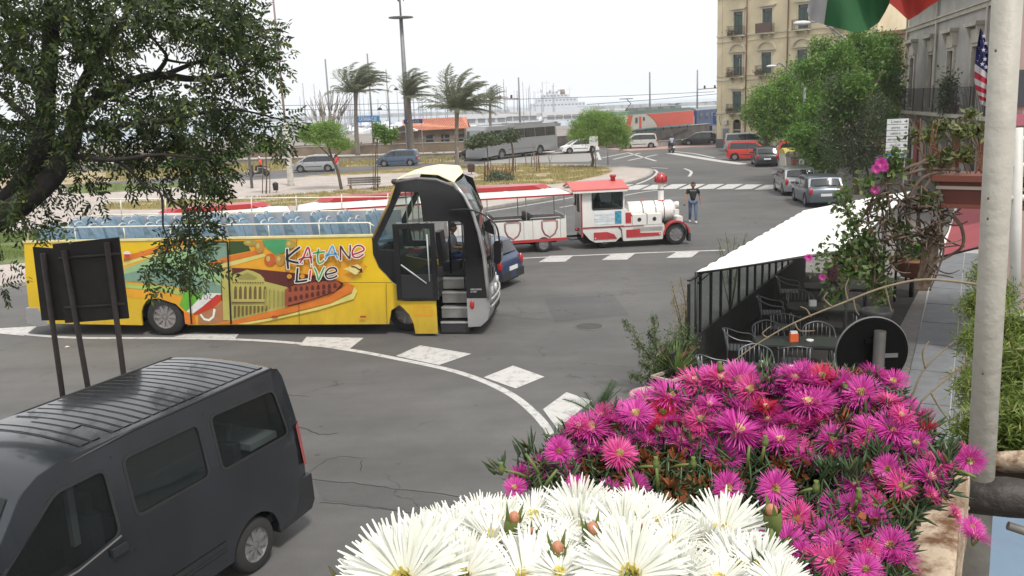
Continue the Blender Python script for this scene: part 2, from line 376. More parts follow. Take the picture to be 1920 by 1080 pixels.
# right hand pavement
SIDE = paving_mat('side_paving',(.2,.19,.18),(.13,.12,.115),1.2)
rk = [(1330,272),(1366,276),(1420,281),(1470,300),(1505,330),(1560,352),(1584,388),(1600,410),(1500,470),(1320,640),(1310,730),(1318,900)]
flat('pavement',[G(x,y).to_2d() for x,y in rk] + [(30,8),(60,40),(90,100),(40,100)],.1,SIDE,kind='structure',thick=.1)
strip('kerb',[G(x,y) for x,y in rk[1:8]],.2,.115,KERB,thick=.115,n=3)
flat('pavement',[G(x,y).to_2d() for x,y in [(1130,280),(1240,274),(1400,272),(1366,277),(1290,277),(1180,284)]],.06,M('reddish_paving',(.36,.24,.21),.85,var=.2,vs_=1),kind='structure',thick=.06)
# road markings
def mark(pxs,z=.004): return flat('road_marking',[G(x,y).to_2d() for x,y in pxs],z,PAINT,kind='structure')
arc = [(-120,612),(0,622),(130,633),(300,634),(450,637),(560,644),(660,657),(750,674),(840,693),(905,714),(960,741),(1002,775),(1028,808),(1040,850),(1044,900)]
strip('road_marking',[G(*p) for p in arc],.16,.004,PAINT)
for q in [[(575,632),(682,634),(655,655),(562,648)],[(788,648),(884,664),(823,685),(742,668)],[(962,686),(1021,707),(967,729),(907,708)],
     [(1062,736),(1110,752),(1045,805),(1018,768)],[(365,624),(448,627),(440,636),(325,632)],[(0,616),(70,612),(45,630),(-20,624)]]: mark(q,.008)
strip('road_marking',[G(*p) for p in [(600,507),(760,497),(968,485),(1160,476),(1360,469)]],.16,.004,PAINT)
for q in [[(1031,480),(1076,479),(1060,491),(1010,492)],[(1148,476),(1192,475),(1176,487),(1128,488)],[(1268,473),(1311,472),(1296,483),(1249,484)],
     [(900,484),(940,483),(925,496),(880,497)]]: mark(q,.008)
zs = [(1172,346),(1195,347),(1228,346.5),(1264,345.5),(1298,345.5),(1333,345.5),(1368,345.5),(1403,346),(1440,346.5),(1474,347.5)]
for i,(x,y) in enumerate(zs):
  w_ = 18 + i * .6; mark([(x - 4,y),(x + w_ + 4,y - .4),(x + w_ - 16,y + 8.5),(x - 26,y + 9.5)],.006)
strip('road_marking',[G(1168,367),G(1200,361),G(1238,356)],.16,.004,PAINT,n=3)
strip('road_marking',[G(912,397),G(1000,383),G(1080,369),G(1150,356),G(1195,345),G(1222,333),G(1232,323),G(1226,318)],.18,.006,PAINT)
strip('road_marking',[G(x,y) for x,y in [(1050,389),(1074,385)]],.14,.004,PAINT,n=1)
strip('road_marking',[G(x,y) for x,y in [(1283,316),(1296,322),(1292,331)]],.2,.004,PAINT,n=4)
strip('road_marking',[G(x,y) for x,y in [(1222,314),(1252,316)]],.18,.004,PAINT,n=1)
strip('road_marking',[G(x,y) for x,y in [(1256,287),(1300,294),(1350,302),(1395,308)]],.9,.004,PAINT)
strip('road_marking',[G(x,y) for x,y in [(1262,284),(1300,288),(1340,296)]],.3,.006,PAINT)
strip('road_marking',[G(x,y) for x,y in [(930,297),(1000,290),(1070,284)]],.8,.008,PAINT)
strip('road_marking',[G(x,y) for x,y in [(1000,311),(1080,310)]],.3,.01,PAINT,n=1)
for q in [(1128,296,1180,286),(1150,299,1200,287),(1178,301,1232,290),(1125,300,1120,285),(1180,287,1230,302)]:
  strip('road_marking',[G(q[0],q[1]),G(q[2],q[3])],.28,.005,PAINT,n=1)
flat('pavement',[G(x,y).to_2d() for x,y in [(905,307),(1000,305),(1104,303),(1122,295),(1108,287),(1060,289),(1000,293),(930,298)]],.0025,M('sunlit_concrete',(.27,.26,.245),.85,var=.15),kind='structure')  # lighter concrete patch on the road, sunlight is put into its colour
# litter and small asphalt repairs near the van
for i,(x,y) in enumerate([(121,652)]):
  p = G(x,y); o = MB().add([(0,0,.004),(.09,.02,.012),(.1,.07,.006),(.02,.08,.02)],[(0,1,2,3)]).build('paper_scrap',M('paper',(.7,.68,.65)),loc=(p.x,p.y,.004))
  tag(o,['white paper scrap on the asphalt between the sign posts','tiny white scrap on the asphalt above the van roof','small pale scrap beside the asphalt cracks','small pale scrap below the painted diamonds'][i],'litter')

CRK = M('crack_dark',(.03,.028,.026),.95); random.seed(31)
def crack(pts,w=.02):
  q = []
  for (x0,y0),(x1,y1) in zip(pts,pts[1:]):
    for k in range(5): q.append(G(x0 + (x1 - x0) * k / 5 + random.uniform(-2,2),y0 + (y1 - y0) * k / 5 + random.uniform(-1.2,1.2)))
  strip('asphalt_crack',q,w,.0035,CRK,n=0)
for pts in ([(582,885),(612,862),(640,856),(698,860)],[(678,862),(676,890)],[(585,900),(660,905),(720,914),(790,922),(880,934)],[(600,942),(672,948),(740,958),(830,968)],[(700,980),(720,1005),(690,1040)],[(440,742),(520,738),(590,745)],[(930,590),(1010,600),(1080,596)],[(560,800),(600,815),(640,812)]): crack(pts,random.uniform(.008,.022))
flat('asphalt_patch',[G(x,y).to_2d() for x,y in [(588,902),(660,907),(790,924),(880,936),(840,966),(740,956),(672,946),(604,938)]],.003,asphalt_mat('asphalt_repair',(.090,.088,.086)),kind='structure')
flat('asphalt_patch',[G(x,y).to_2d() for x,y in [(1020,560),(1150,552),(1180,590),(1040,604)]],.003,bpy.data.materials['asphalt_repair'],kind='structure')
for i,(x,y) in enumerate(((1105,612),)):
  p = G(x,y); o = thing('manhole_cover',['round iron manhole cover inside the painted arc','round iron manhole cover near the dashed markings'][i],'manhole cover',tuple(p)); MB().lathe([(.32,.002),(.32,.008),(.29,.009)],28,'z').build('cover',M('cast_iron',(.07,.065,.06),.6,.4,var=.3,vs_=30),o); MB().lathe([(.37,.002),(.37,.006),(.33,.0065)],28,'z').build('frame',M('concrete_ring',(.13,.13,.125),.9),o)
# ================= VEHICLE HELPERS =================
def shell(outer,holes,wf,cx,cz,name,mat,parent,bev=.05,bev_pred=None,crown=.03,nseg=4,angle=35,open_edges=None,right_only=None):
  """closed body: side silhouette (x,z) with window holes, half width wf(x,z); roof/nose strips between the sides"""
  bm = bmesh.new()
  def loop(pts):
    v = [bm.verts.new((p[0],0,p[1])) for p in pts]
    return [bm.edges.new((v[i],v[(i + 1) % len(v)])) for i in range(len(v))]
  es = loop(outer)
  for h in holes: es += loop(h)
  bmesh.ops.triangle_fill(bm,use_beauty=True,edges=es,normal=(0,-1,0))
  bmesh.ops.dissolve_limit(bm,angle_limit=.01,verts=bm.verts,edges=bm.edges) if not holes else None
  for c,n in [(x,(1,0,0)) for x in cx] + [(z,(0,0,1)) for z in cz]:
    co_ = (c,0,0) if n[0] else (0,0,c)
    bmesh.ops.bisect_plane(bm,geom=bm.verts[:] + bm.edges[:] + bm.faces[:],plane_co=co_,plane_no=n,dist=1e-5)
  bm.verts.index_update(); V = [v.co.copy() for v in bm.verts]
  E_ = [(e.verts[0].index,e.verts[1].index) for e in bm.edges if len(e.link_faces) == 1]
  Fs = [tuple(v.index for v in f.verts) for f in bm.faces]; bm.free()
  # which boundary edges belong to the outer loop
  def on_outer(p):
    for i in range(len(outer)):
      a = Vector(outer[i]); b_ = Vector(outer[(i + 1) % len(outer)]); q = Vector((p.x,p.z)); ab = b_ - a
      t = max(0,min(1,(q - a).dot(ab) / max(ab.length_squared,1e-9)))
      if (a + ab * t - q).length < 1e-4: return True
    return False
  oe = [e for e in E_ if on_outer((V[e[0]] + V[e[1]]) / 2)]
  bm = bmesh.new(); n = len(V)
  A = [bm.verts.new((v.x,wf(v.x,v.z),v.z)) for v in V]; B = [bm.verts.new((v.x,-wf(v.x,v.z),v.z)) for v in V]
  for f in Fs:
    bm.faces.new([A[i] for i in f]); bm.faces.new([B[i] for i in reversed(f)])
  mid = {}
  def ring(i):
    if i not in mid:
      v = V[i]; w = wf(v.x,v.z); r = [A[i]]
      for k in range(1,nseg):
        t = 1 - 2 * k / nseg; up = crown * (1 - t * t) if v.z > .6 else 0
        r.append(bm.verts.new((v.x + (.04 * (1 - t * t) * (1 if v.x > 0 else -1) if abs(v.x) > .9 * MAXX[0] else 0),w * t,v.z + up)))
      mid[i] = r + [B[i]]
    return mid[i]
  MAXX = [max(abs(v.x) for v in V)]
  for a,b_ in oe:
    ra,rb = ring(a),ring(b_)
    for k in range(nseg):
      try: bm.faces.new([ra[k],rb[k],rb[k + 1],ra[k + 1]])
      except ValueError: pass
  bmesh.ops.recalc_face_normals(bm,faces=bm.faces)
  if bev:
    Aset = {v for v in A} | {v for v in B}
    ed = [e for e in bm.edges if e.verts[0] in Aset and e.verts[1] in Aset and len(e.link_faces) == 2 and abs(e.verts[0].co.y - e.verts[1].co.y) < .4
       and e.calc_face_angle(0) > .5 and (bev_pred is None or bev_pred((e.verts[0].co.x + e.verts[1].co.x) / 2,(e.verts[0].co.z + e.verts[1].co.z) / 2))]
    if ed: bmesh.ops.bevel(bm,geom=ed,offset=bev,segments=2,affect='EDGES',clamp_overlap=True)
  me = bpy.data.meshes.new(name); bm.to_mesh(me); bm.free(); me.materials.append(mat)
  me.polygons.foreach_set('use_smooth',[True] * len(me.polygons)); me.set_sharp_from_angle(angle=radians(angle))
  return link(name,me,parent)
def side_panel(name,poly,wf,side,off,mat,parent,cx=(),cz=(),smooth=True,holes=()):
  """thin panel lying on the body side at distance off"""
  bm = bmesh.new(); es = []
  for pts in (poly,) + tuple(holes):
    v = [bm.verts.new((p[0],0,p[1])) for p in pts]; es += [bm.edges.new((v[i],v[(i + 1) % len(v)])) for i in range(len(v))]
  bmesh.ops.triangle_fill(bm,use_beauty=True,edges=es,normal=(0,-1,0))
  for c,n in [(x,(1,0,0)) for x in cx] + [(z,(0,0,1)) for z in cz]:
    bmesh.ops.bisect_plane(bm,geom=bm.verts[:] + bm.edges[:] + bm.faces[:],plane_co=(c,0,0) if n[0] else (0,0,c),plane_no=n,dist=1e-5)
  for v in bm.verts: v.co.y = side * (wf(v.co.x,v.co.z) + off)
  bmesh.ops.recalc_face_normals(bm,faces=bm.faces)
  if bm.faces and sum(f.normal.y for f in bm.faces) * side < 0: bmesh.ops.reverse_faces(bm,faces=bm.faces)
  me = bpy.data.meshes.new(name); bm.to_mesh(me); bm.free(); me.materials.append(mat)
  if smooth: me.polygons.foreach_set('use_smooth',[True] * len(me.polygons))
  return link(name,me,parent)
def side_line(name,pts,wf,side,off,w,mat,parent,closed=False):
  """narrow band along a line on the body side"""
  pts = [Vector((p[0],0,p[1])) for p in pts]; n = len(pts); A,B = [],[]
  for i,p in enumerate(pts):
    a = pts[(i - 1) % n] if closed else pts[max(i - 1,0)]; c = pts[(i + 1) % n] if closed else pts[min(i + 1,n - 1)]
    t = (c - a).normalized(); nn = Vector((-t.z,0,t.x)); A.append(p + nn * w / 2); B.append(p - nn * w / 2)
  vs = [(q.x,side * (wf(q.x,q.z) + off),q.z) for q in A + B]; m = n if closed else n - 1
  return MB().add(vs,[(i,(i + 1) % n,n + (i + 1) % n,n + i) for i in range(m)]).build(name,mat,parent)
def arch(cx,r,z0,n=10):
  """points of a wheel arch cut, going from +x to -x above z0"""
  a0 = math.asin(min(.99,(z0 - RW[0]) / r)) if r > abs(z0 - RW[0]) else 0
  return [(cx - r * cos(a0 + (pi - 2 * a0) * i / n),RW[0] + r * sin(a0 + (pi - 2 * a0) * i / n)) for i in range(n + 1)]
RW = [.3]
TYRE = M('tyre_rubber',(.022,.022,.022),.85,var=.2,vs_=8); RIM = M('rim_alloy',(.27,.27,.275),.42,.6,var=.2,vs_=12)
DARKP = M('dark_plastic',(.03,.03,.032),.55); CHROME = M('chrome',(.6,.6,.6),.2,.9,var=.02)
WGL = M('vehicle_glass',(.018,.022,.024),.04,var=.05,spec=.8); REDL = M('red_lens',(.4,.015,.012),.15,coat=.5); CLRL = M('clear_lens',(.55,.56,.56),.12,coat=.5)
ORL = M('amber_lens',(.6,.18,.02),.2); PLATE = M('number_plate',(.7,.7,.68),.5,var=.04); BLACKIN = M('black_interior',(.012,.012,.013),.9)
UNDER = M('underbody',(.015,.015,.015),.95)
_wc = {}
def wheel(parent,x,y,r,w,side,spokes=7,mat=RIM,steer=0.):
  k = (r,w,spokes,mat.name)
  if k not in _wc:
    t = MB().lathe([(r * .62,w * .5),(r * .9,w * .5),(r * .985,w * .36),(r,w * .12),(r,-w * .12),(r * .985,-w * .36),(r * .9,-w * .5),(r * .62,-w * .5)],28,'y',caps=False).mesh('tyre',TYRE)
    m = MB(); m.lathe([(r * .64,w * .46),(r * .60,w * .47),(r * .57,w * .3),(r * .16,w * .34),(r * .13,w * .42),(.001,w * .43)],28,'y',caps=False)
    for i in range(spokes):
      a = 2 * pi * i / spokes; m.T = Matrix.Rotation(a,4,'Y'); m.box(r * .1,r * .6,w * .3,w * .43,-r * .07,r * .07)
    m.T = Matrix.Identity(4); rm = m.mesh('rim',mat,angle=30)
    _wc[k] = (t,rm)
  t,rm = _wc[k]
  o = link('wheel',t,parent,(x,y,r),(0,0,steer + (pi if side < 0 else 0)))
  link('rim',rm,o)
  return o
def car(name,label,loc,rz,paint,L=3.9,Wd=1.68,Hh=1.45,style='hatch',cat='car',group=None,plate=True,rake=None,wr=.3,sills=None,glass=None):
  """small passenger car, nose towards +x, origin on the ground under its middle"""
  o = thing(name,label,cat,loc,rz,group); RW[0] = wr; h = L / 2; zb = .2; fw,rw = h * .62,-h * .64; r = wr * 1.22; belt = Hh * .6
  ac,k = wr * 1.22,10
  glass = glass or WGL
  if style == 'hatch':
    top = [(-h,zb + .1),(-h - .0,.55),(-h + .06,belt - .06),(-h + .2,belt + .1),(-h + .42,Hh - .1),(-h + .62,Hh - .02),(-.1 * h,Hh),(.2 * h,Hh - .07),(.62 * h,belt + .04),(.66 * h,belt - .02),(.9 * h,belt - .16),(h - .04,.52),(h,.42),(h,zb + .08)]
    gp = [(-h + .3,belt + .03),(-h + .56,Hh - .12),(-.1 * h,Hh - .09),(.18 * h,Hh - .14),(.52 * h,belt + .03)]
  elif style == 'mpv':
    top = [(-h,zb + .1),(-h,.6),(-h + .04,belt),(-h + .16,Hh - .12),(-h + .34,Hh - .02),(0,Hh),(.3 * h,Hh - .07),(.72 * h,belt + .05),(.9 * h,belt - .12),(h - .02,.6),(h,.45),(h,zb + .08)]
    gp = [(-h + .2,belt + .03),(-h + .32,Hh - .12),(0,Hh - .09),(.27 * h,Hh - .14),(.64 * h,belt + .03)]
  else:  # sedan
    top = [(-h,zb + .1),(-h,.55),(-h + .03,belt - .08),(-.62 * h,belt),(-.38 * h,Hh - .07),(-.2 * h,Hh),(.1 * h,Hh - .02),(.22 * h,Hh - .08),(.54 * h,belt + .02),(.9 * h,belt - .14),(h - .03,.55),(h,.42),(h,zb + .08)]
    gp = [(-.56 * h,belt + .03),(-.34 * h,Hh - .13),(-.15 * h,Hh - .09),(.18 * h,Hh - .14),(.46 * h,belt + .03)]
  bot = [(fw + ac,zb)] + [(fw + ac * cos(a),wr + ac * sin(a)) for a in [-.2 + (pi + .4) * i / k for i in range(k + 1)]] + [(fw - ac,zb),(rw + ac,zb)] + [(rw + ac * cos(a),wr + ac * sin(a)) for a in [-.2 + (pi + .4) * i / k for i in range(k + 1)]] + [(rw - ac,zb)]
  outer = top + [p for p in bot if p[1] >= zb - .001 or True]
  # clean arch ends to the sill height
  outer = top + [(fw + ac,zb + .02)] + [(fw + ac * cos(pi * i / k),wr + ac * sin(pi * i / k)) for i in range(k + 1)] + [(fw - ac,zb),(rw + ac,zb)] + [(rw + ac * cos(pi * i / k),wr + ac * sin(pi * i / k)) for i in range(k + 1)] + [(rw - ac,zb + .02)]
  def wf(x,z):
    w = Wd / 2 * (1 - .13 * max(0,(z - belt) / (Hh - belt)) ** 1.0 - .03 * max(0,(.45 - z) / .25))
    e = abs(x) / h; w *= 1 - .16 * max(0,(e - .72) / .28) ** 2
    return w
  cz_ = [.45,.62,belt,(belt + Hh) / 2]; cx_ = [x * h for x in (-.9,-.75,-.5,-.2,.1,.35,.6,.8,.92)]
  shell(outer,[],wf,cx_,cz_,'body',paint,o,.05,lambda x,z: z > belt - .3 or abs(x) > h - .05)
  gm = glass
  for s in (1,-1):
    g = side_panel('side_window',gp,wf,s,.006,gm,o,cx_,cz_)
    xs = -.08 * h if style != 'sedan' else -.02 * h
    side_line('door_pillar',[(xs,belt + .02),(xs - .02,Hh - .1)],wf,s,.011,.06,DARKP,o)
    side_line('door_gap',[(xs,belt),(xs,.3)],wf,s,.004,.012,DARKP,o)
    side_line('door_gap',[(.5 * h,belt - .02),(.44 * h,.3)],wf,s,.004,.012,DARKP,o)
    side_line('side_moulding',[(-.38 * h,.5),(.4 * h,.5)],wf,s,.012,.06,sills or DARKP,o)
    MB().ball((.47 * h,s * (wf(.47 * h,belt) + .1),belt + .1),(.06,.1,.07),8,5).build('wing_mirror',paint,o)
    side_line('door_handle',[(-.02 * h - .2,belt - .1),(-.02 * h - .06,belt - .1)],wf,s,.012,.025,DARKP,o)
    for wx in (fw,rw):
      wheel(o,wx,s * (Wd / 2 - .1),wr,.19,s,7)
    hz = belt - .24
    MB().ball((h - .14,s * Wd * .36,hz),(.15,.15,.085),10,6).build('headlight',CLRL,o)
    tb = .12 if style == 'sedan' else .19
    MB().ball((-h + .06,s * Wd * .415,belt - .12),(.08,.09,tb),10,6).build('tail_light',REDL,o)
  wy = Wd / 2
  # windscreen and rear window
  def cross(p,q,name,f0=.84,f1=.78,out_=.014):
    p,q = Vector((p[0],0,p[1])),Vector((q[0],0,q[1])); d = (q - p).normalized(); n_ = Vector((d.z,0,-d.x)); n_ = n_ if n_.x * (p.x + q.x) > 0 else -n_
    if n_.z < 0: n_ = Vector((n_.x,0,n_.z))
    vs = []; m = 4
    for c_,f in ((p,f0),(q,f1)):
      w = wf(c_.x,c_.z) * f * 1.08
      for i in range(m + 1):
        t = 1 - 2 * i / m; vs.append(c_ + n_ * (out_ + .012) + Vector((.04 * (1 - t * t) * (1 if c_.x > 0 else -1),w * t,0 + .028 * (1 - t * t))))
    MB().add(vs,[(i,i + 1,m + 2 + i,m + 1 + i) for i in range(m)],True).build(name,gm,o)
  if style == 'hatch':
    cross((.60 * h,belt + .07),(.22 * h,Hh - .1),'windscreen'); cross((-h + .22,belt + .13),(-h + .41,Hh - .13),'rear_window')
  elif style == 'mpv':
    cross((.70 * h,belt + .08),(.32 * h,Hh - .1),'windscreen'); cross((-h + .055,belt + .06),(-h + .15,Hh - .15),'rear_window')
  else:
    cross((.52 * h,belt + .05),(.24 * h,Hh - .1),'windscreen'); cross((-.60 * h,belt + .04),(-.39 * h,Hh - .1),'rear_window')
  MB().box(h - .06,h + .035,-wy * .86,wy * .86,.24,.44).build('front_bumper',sills or paint,o)
  MB().box(-h - .035,-h + .06,-wy * .86,wy * .86,.26,.5).build('rear_bumper',sills or paint,o)
  MB().box(h + .0,h + .045,-wy * .5,wy * .5,.3,.4).build('grille',DARKP,o)
  MB().box(-h + .15,h - .15,-wy * .8,wy * .8,.16,.5).build('underbody',UNDER,o)
  if plate:
    MB().box(-h - .05,-h - .036,-.25,.25,belt - .32,belt - .2).build('number_plate',PLATE,o)
    MB().box(h + .046,h + .056,-.25,.25,.36,.46).build('number_plate',PLATE,o)
  return o
# ================= CARS =================
def paint(name,c,rough=.3,metal=.0,coat=.6): return M(name,c,rough,metal,var=.05,vs_=2,coat=coat)
def at_px(x,y): p = G(x,y); return (p.x,p.y,0)
SILV = paint('silver_paint',(.42,.43,.44),.35,.5)
def heading(az): return radians(90 - az)      # azimuth from +Y to +X, degrees
car('parked_car','silver hatchback driving left on the far road, behind the pole with the wide white base',(-17.3 ,79.0,0),heading(-88),SILV,3.95,1.7,1.5,'mpv',wr=.31)
car('parked_car','slate blue hatchback driving left on the far road, below the leafy sapling',(-10.25,82.4,0),heading(-86),paint('slate_blue_paint',(.075,.12,.19),.35,.2),3.9,1.68,1.5,'mpv')
car('parked_car','black car driving left just in front of the white coach',(-3.1,87.4,0),heading(-88),paint('black_paint',(.015,.015,.018)),4.1,1.72,1.42)
car('parked_car','white hatchback half hidden behind the round feathery bush',(7.6,91.6,0),heading(-100),paint('white_paint',(.75,.75,.74)),3.9,1.68,1.45)
car('parked_car','pale silver people carrier between the round bush and the distant scooter',(14.4,95.2,0),heading(-88),paint('pale_silver_paint',(.55,.57,.55),.35,.3),3.9,1.7,1.6,'mpv')
car('parked_car','dark car partly hidden behind the corner of the yellow apartment building',(21.6,97.5,0),heading(-78),paint('dark_grey_paint',(.03,.035,.04)),4.0,1.7,1.42)
car('parked_car','bright red small car parked beside the big green street trees',(20.1,71.9,0),heading(112),paint('red_paint',(.55,.03,.02),.3),3.6,1.68,1.55,'mpv')
car('parked_car','silver and black people carrier parked by the yellow building, behind the red car',(23.3,84.2,0),heading(104),paint('champagne_paint',(.35,.35,.34),.35,.3),4.5,1.78,1.72,'mpv')
car('parked_car','dark coloured hatchback between the red car and the rubbish containers',(19.55,66.1,0),heading(10),paint('navy_black_paint',(.02,.025,.03)),3.9,1.66,1.42)
car('parked_car','red hatchback behind the trunks of the big green street trees',(23.6,70.5,0),heading(100),MATS['red_paint'],3.8,1.66,1.45)
car('parked_car','dark car parked in the shade behind the brown rubbish containers',(24.4,62.0,0),heading(20),MATS['black_paint'],4.0,1.68,1.45)
car('parked_car','grey car under the white shop sign behind the dark olive tree',(27.8,60.0,0),heading(60),paint('mid_grey_paint',(.2,.21,.22),.35,.3),4.0,1.68,1.45)
GREYB = paint('grey_blue_paint',(.085,.105,.125),.32,.4)
car('parked_car','grey blue hatchback with round tail parked nearest the white awning',(14.95,41.9,0),heading(6),GREYB,3.84,1.66,1.43,'hatch',wr=.3,sills=GREYB)
car('parked_car','lighter silver car parked just ahead of the grey blue hatchback',(15.5,46.9,0),heading(8),paint('dull_silver',(.24,.25,.26),.35,.4),3.9,1.66,1.44,'hatch')
car('blue_car','blue hatchback with dark bumper half hidden behind the open top bus front',(-1.62,26.0,0),heading(-62),paint('blue_paint',(.02,.042,.10),.35,.1),3.75,1.6,1.4,'hatch',wr=.29,sills=DARKP)
# ---------- white coach ----------
def coach():
  p = G(1028,287); q = G(888,303); d = (q - p); L = 11.8; o = thing('coach','long white coach with dark side windows behind the young trees','bus',(p.x,p.y,0),atan2(d.y,d.x)); wt = paint('coach_silver',(.25,.26,.27),.35,.3)
  RW[0] = .48; wf = lambda x,z: 1.25 - .08 * max(0,(z - 1.9) / 1.3)
  ol = [(0,.35),(0,3.1),(.15,3.25),(L - .6,3.25),(L - .2,2.9),(L,1.2),(L,.35)]
  for cx in (9.2,3.0): ol += [(cx + .6 * cos(pi * i / 10),.48 + .6 * sin(pi * i / 10)) for i in range(11)]
  shell(ol,[],wf,[3,6,9],[1.9,2.6],'body',wt,o,.1,lambda x,z: z > 1.2)
  for s in (1,-1):
    n = 6
    for i in range(n):
      x0 = .35 + i * (L - 1.3) / n; side_panel('window',[(x0,1.95),(x0,2.85),(x0 + (L - 1.3) / n - .06,2.85),(x0 + (L - 1.3) / n - .06,1.95)],wf,s,.01,WGL,o)
    for cx in (9.2,3.0): wheel(o,cx,s * 1.08,.48,.28,s,8)
    side_line('luggage_flap_gap',[(3.8,.9),(8.3,.9)],wf,s,.006,.03,DARKP,o)
  MB().add([(L + .03,-1.1,1.3),(L + .03,1.1,1.3),(L - .17,1.05,2.85),(L - .17,-1.05,2.85)],[(0,1,2,3)]).build('windscreen',WGL,o)
  MB().box(2,6.5,-.9,.9,3.27,3.42).build('roof_unit',wt,o); MB().box(.3,L - .3,-1.1,1.1,.3,.8).build('underbody',UNDER,o)
coach()
# ================= DARK VAN =================
VB = M('van_paint',(.017,.021,.026),.24,.2,var=.3,vs_=1.2,coat=.6); VU = M('van_black_trim',(.018,.019,.02),.55,var=.2)
def van():
  g = G(489,1070); az = atan2(-.91,-.415)
  o = thing('parked_van','dark blue grey van with ribbed roof parked at the lower left','van',(g.x,g.y,0),az)
  # local x forward, y>0 is the side we see (pushed back half the width)
  off = .93
  T = bpy.data.objects.new('body',None)
  RW[0] = .33; wr = .33; L0,L1 = -1.02,3.98
  belt = 1.46
  def wf(x,z):
    w = .95 - .15 * max(0,(z - 1.35) / .95) ** 1.25 - .03 * max(0,(.6 - z) / .4)
    if x < -.6: w -= .06 * ((-.6 - x) / .42) ** 2
    if x > 2.4: w -= .16 * ((x - 2.4) / 1.3) ** 2
    return w
  def rr(poly,r=.09,n=4):
    out_ = []
    for i,p in enumerate(poly):
      p = Vector(p); a = Vector(poly[i - 1]) - p; b_ = Vector(poly[(i + 1) % len(poly)]) - p; ra = min(r,a.length * .45); rb = min(r,b_.length * .45)
      s,e = p + a.normalized() * ra,p + b_.normalized() * rb
      for k in range(n + 1):
        t = k / n; out_.append(tuple((1 - t) ** 2 * s + 2 * t * (1 - t) * p + t * t * e))
    return out_
  w3 = rr([(-.72,1.45),(-.62,2.05),(.43,2.08),(.43,1.45)]); w2 = rr([(.62,1.47),(.62,2.07),(1.62,2.07),(1.62,1.47)])
  w1 = rr([(1.84,1.40),(1.84,2.06),(2.38,2.05),(3.08,1.50),(3.14,1.30),(2.35,1.30)])
  top = [(L0,.45),(L0 - .01,1.0),(L0 + .06,1.5),(L0 + .16,2.14),(L0 + .22,2.25),(L0 + .36,2.29),(2.25,2.29),(2.48,2.25),(2.68,2.15),(3.32,1.36),(3.46,1.24),(3.84,1.05),(3.95,.8),(L1,.4)]
  ol = top + [(3.54,.3)]
  for cx in (3.12,0.0): ol += [(cx + .4 * cos(pi * i / 12),.33 + .4 * sin(pi * i / 12)) for i in range(13)]
  ol += [(-.42,.3)]
  cx_ = [-.9,-.7,-.4,0,.5,1,1.5,2,2.4,2.8,3.1,3.4]; cz_ = [.6,.9,1.2,1.45,1.65,1.85,2.05,2.18]
  body = shell(ol,[w3,w2,w1],wf,cx_,cz_,'body',VB,o,.075,lambda x,z: z > 1.2 or abs(x) > 3.4 or x < -.9,crown=.05,nseg=8)
  tg = GLASS('van_tinted_glass',(.55,.6,.6),.6)
  for s in (1,-1):
    for nm,w in (('rear_side_window',w3),('middle_side_window',w2),('front_door_window',w1)):
      side_panel(nm,w,wf,s,-.012,tg if nm != 'middle_side_window' else GLASS('van_dark_glass',(.08,.09,.09),.3),o,cx_,cz_)
      side_line('window_seal',w,wf,s,.004,.035,VU,o,closed=True)
    for nm,w in (('belt_line',[(-.95,1.17),(1.72,1.17)]),('belt_line',[(1.9,1.17),(3.25,1.12)]),('sill_line',[(.5,.52),(2.6,.52)]),('door_gap',[(1.74,.4),(1.74,2.14)]),('door_gap',[(.52,.4),(.52,2.14)]),('door_gap',[(2.98,1.28),(2.7,.75)])):
      side_line(nm,w,wf,s,.003,.012,M('panel_gap',(.008,.008,.009),.8) if nm != 'belt_line' else VU,o)
    side_line('rub_strip',[(.5,.62),(1.72,.62)],wf,s,.012,.06,VU,o)
    side_line('mirror_trim',[(1.84,1.385),(2.35,1.285),(2.6,1.285)],wf,s,.012,.022,CHROME,o)
    MB().box(1.80,1.98,s * (wf(1.85,1.25) + .0) - .035,s * wf(1.85,1.25) + .035,1.22,1.30).build('door_handle',VU,o)
    MB().ball((2.95,s * (1.12),1.42),(.09,.12,.16),12,8).build('wing_mirror',VU,o)
    for cx in (3.12,0.0): wheel(o,cx,s * .81,.33,.21,s,9)
    # wheel arch liner
    for cx in (3.12,0.0):
      a = MB(); n = 12; vs = [(cx + .405 * cos(pi * i / n),s * y,.33 + .405 * sin(pi * i / n)) for y in (.93,.5) for i in range(n + 1)]
      a.add(vs,[(i,i + 1,n + 2 + i,n + 1 + i) for i in range(n)],True).build('arch_liner',UNDER,o)
    tl = MB(); tl.add([(L0 - .035,s * .70,.95),(L0 - .03,s * .90,.93),(L0 + .08,s * .955,.95),(L0 + .15,s * .935,1.5),(L0 + .04,s * .88,1.52),(L0 + .03,s * .72,1.5)],[(0,1,4,5),(1,2,3,4)]).build('tail_light',REDL,o)
    # roof gutter
    pts = [(x,s * .80,2.285 - (.0 if x < 2 else .05)) for x in (-.68,0,.7,1.4,2.15)]
    MB().tube([(p[0],p[1],p[2] + .0) for p in pts],.016,6).build('roof_gutter',VU,o)
  # pressed roof ribs
  for i in range(21):
    x = -.60 + i * .124
    mb = MB(); w0 = .70 if i % 5 != 3 or i < 15 else .3
    pts = [(x,t * w0,2.29 + .05 * (1 - (t * w0 / .8) ** 2) - .004) for t in (-1,-.97,-.6,-.2,.2,.6,.97,1)]
    a = [Vector(p) for p in pts]
    vs = []
    for p in a: vs += [(p.x - .047,p.y,p.z - .002),(p.x - .042,p.y,p.z + .012),(p.x + .042,p.y,p.z + .012),(p.x + .047,p.y,p.z - .002)]
    mb.add(vs,[(4 * j + k,4 * j + k + 1,4 * j + k + 5,4 * j + k + 4) for j in range(len(a) - 1) for k in range(3)]).build('roof_rib',VB,o,angle=60)
    mb = MB(); vs = []
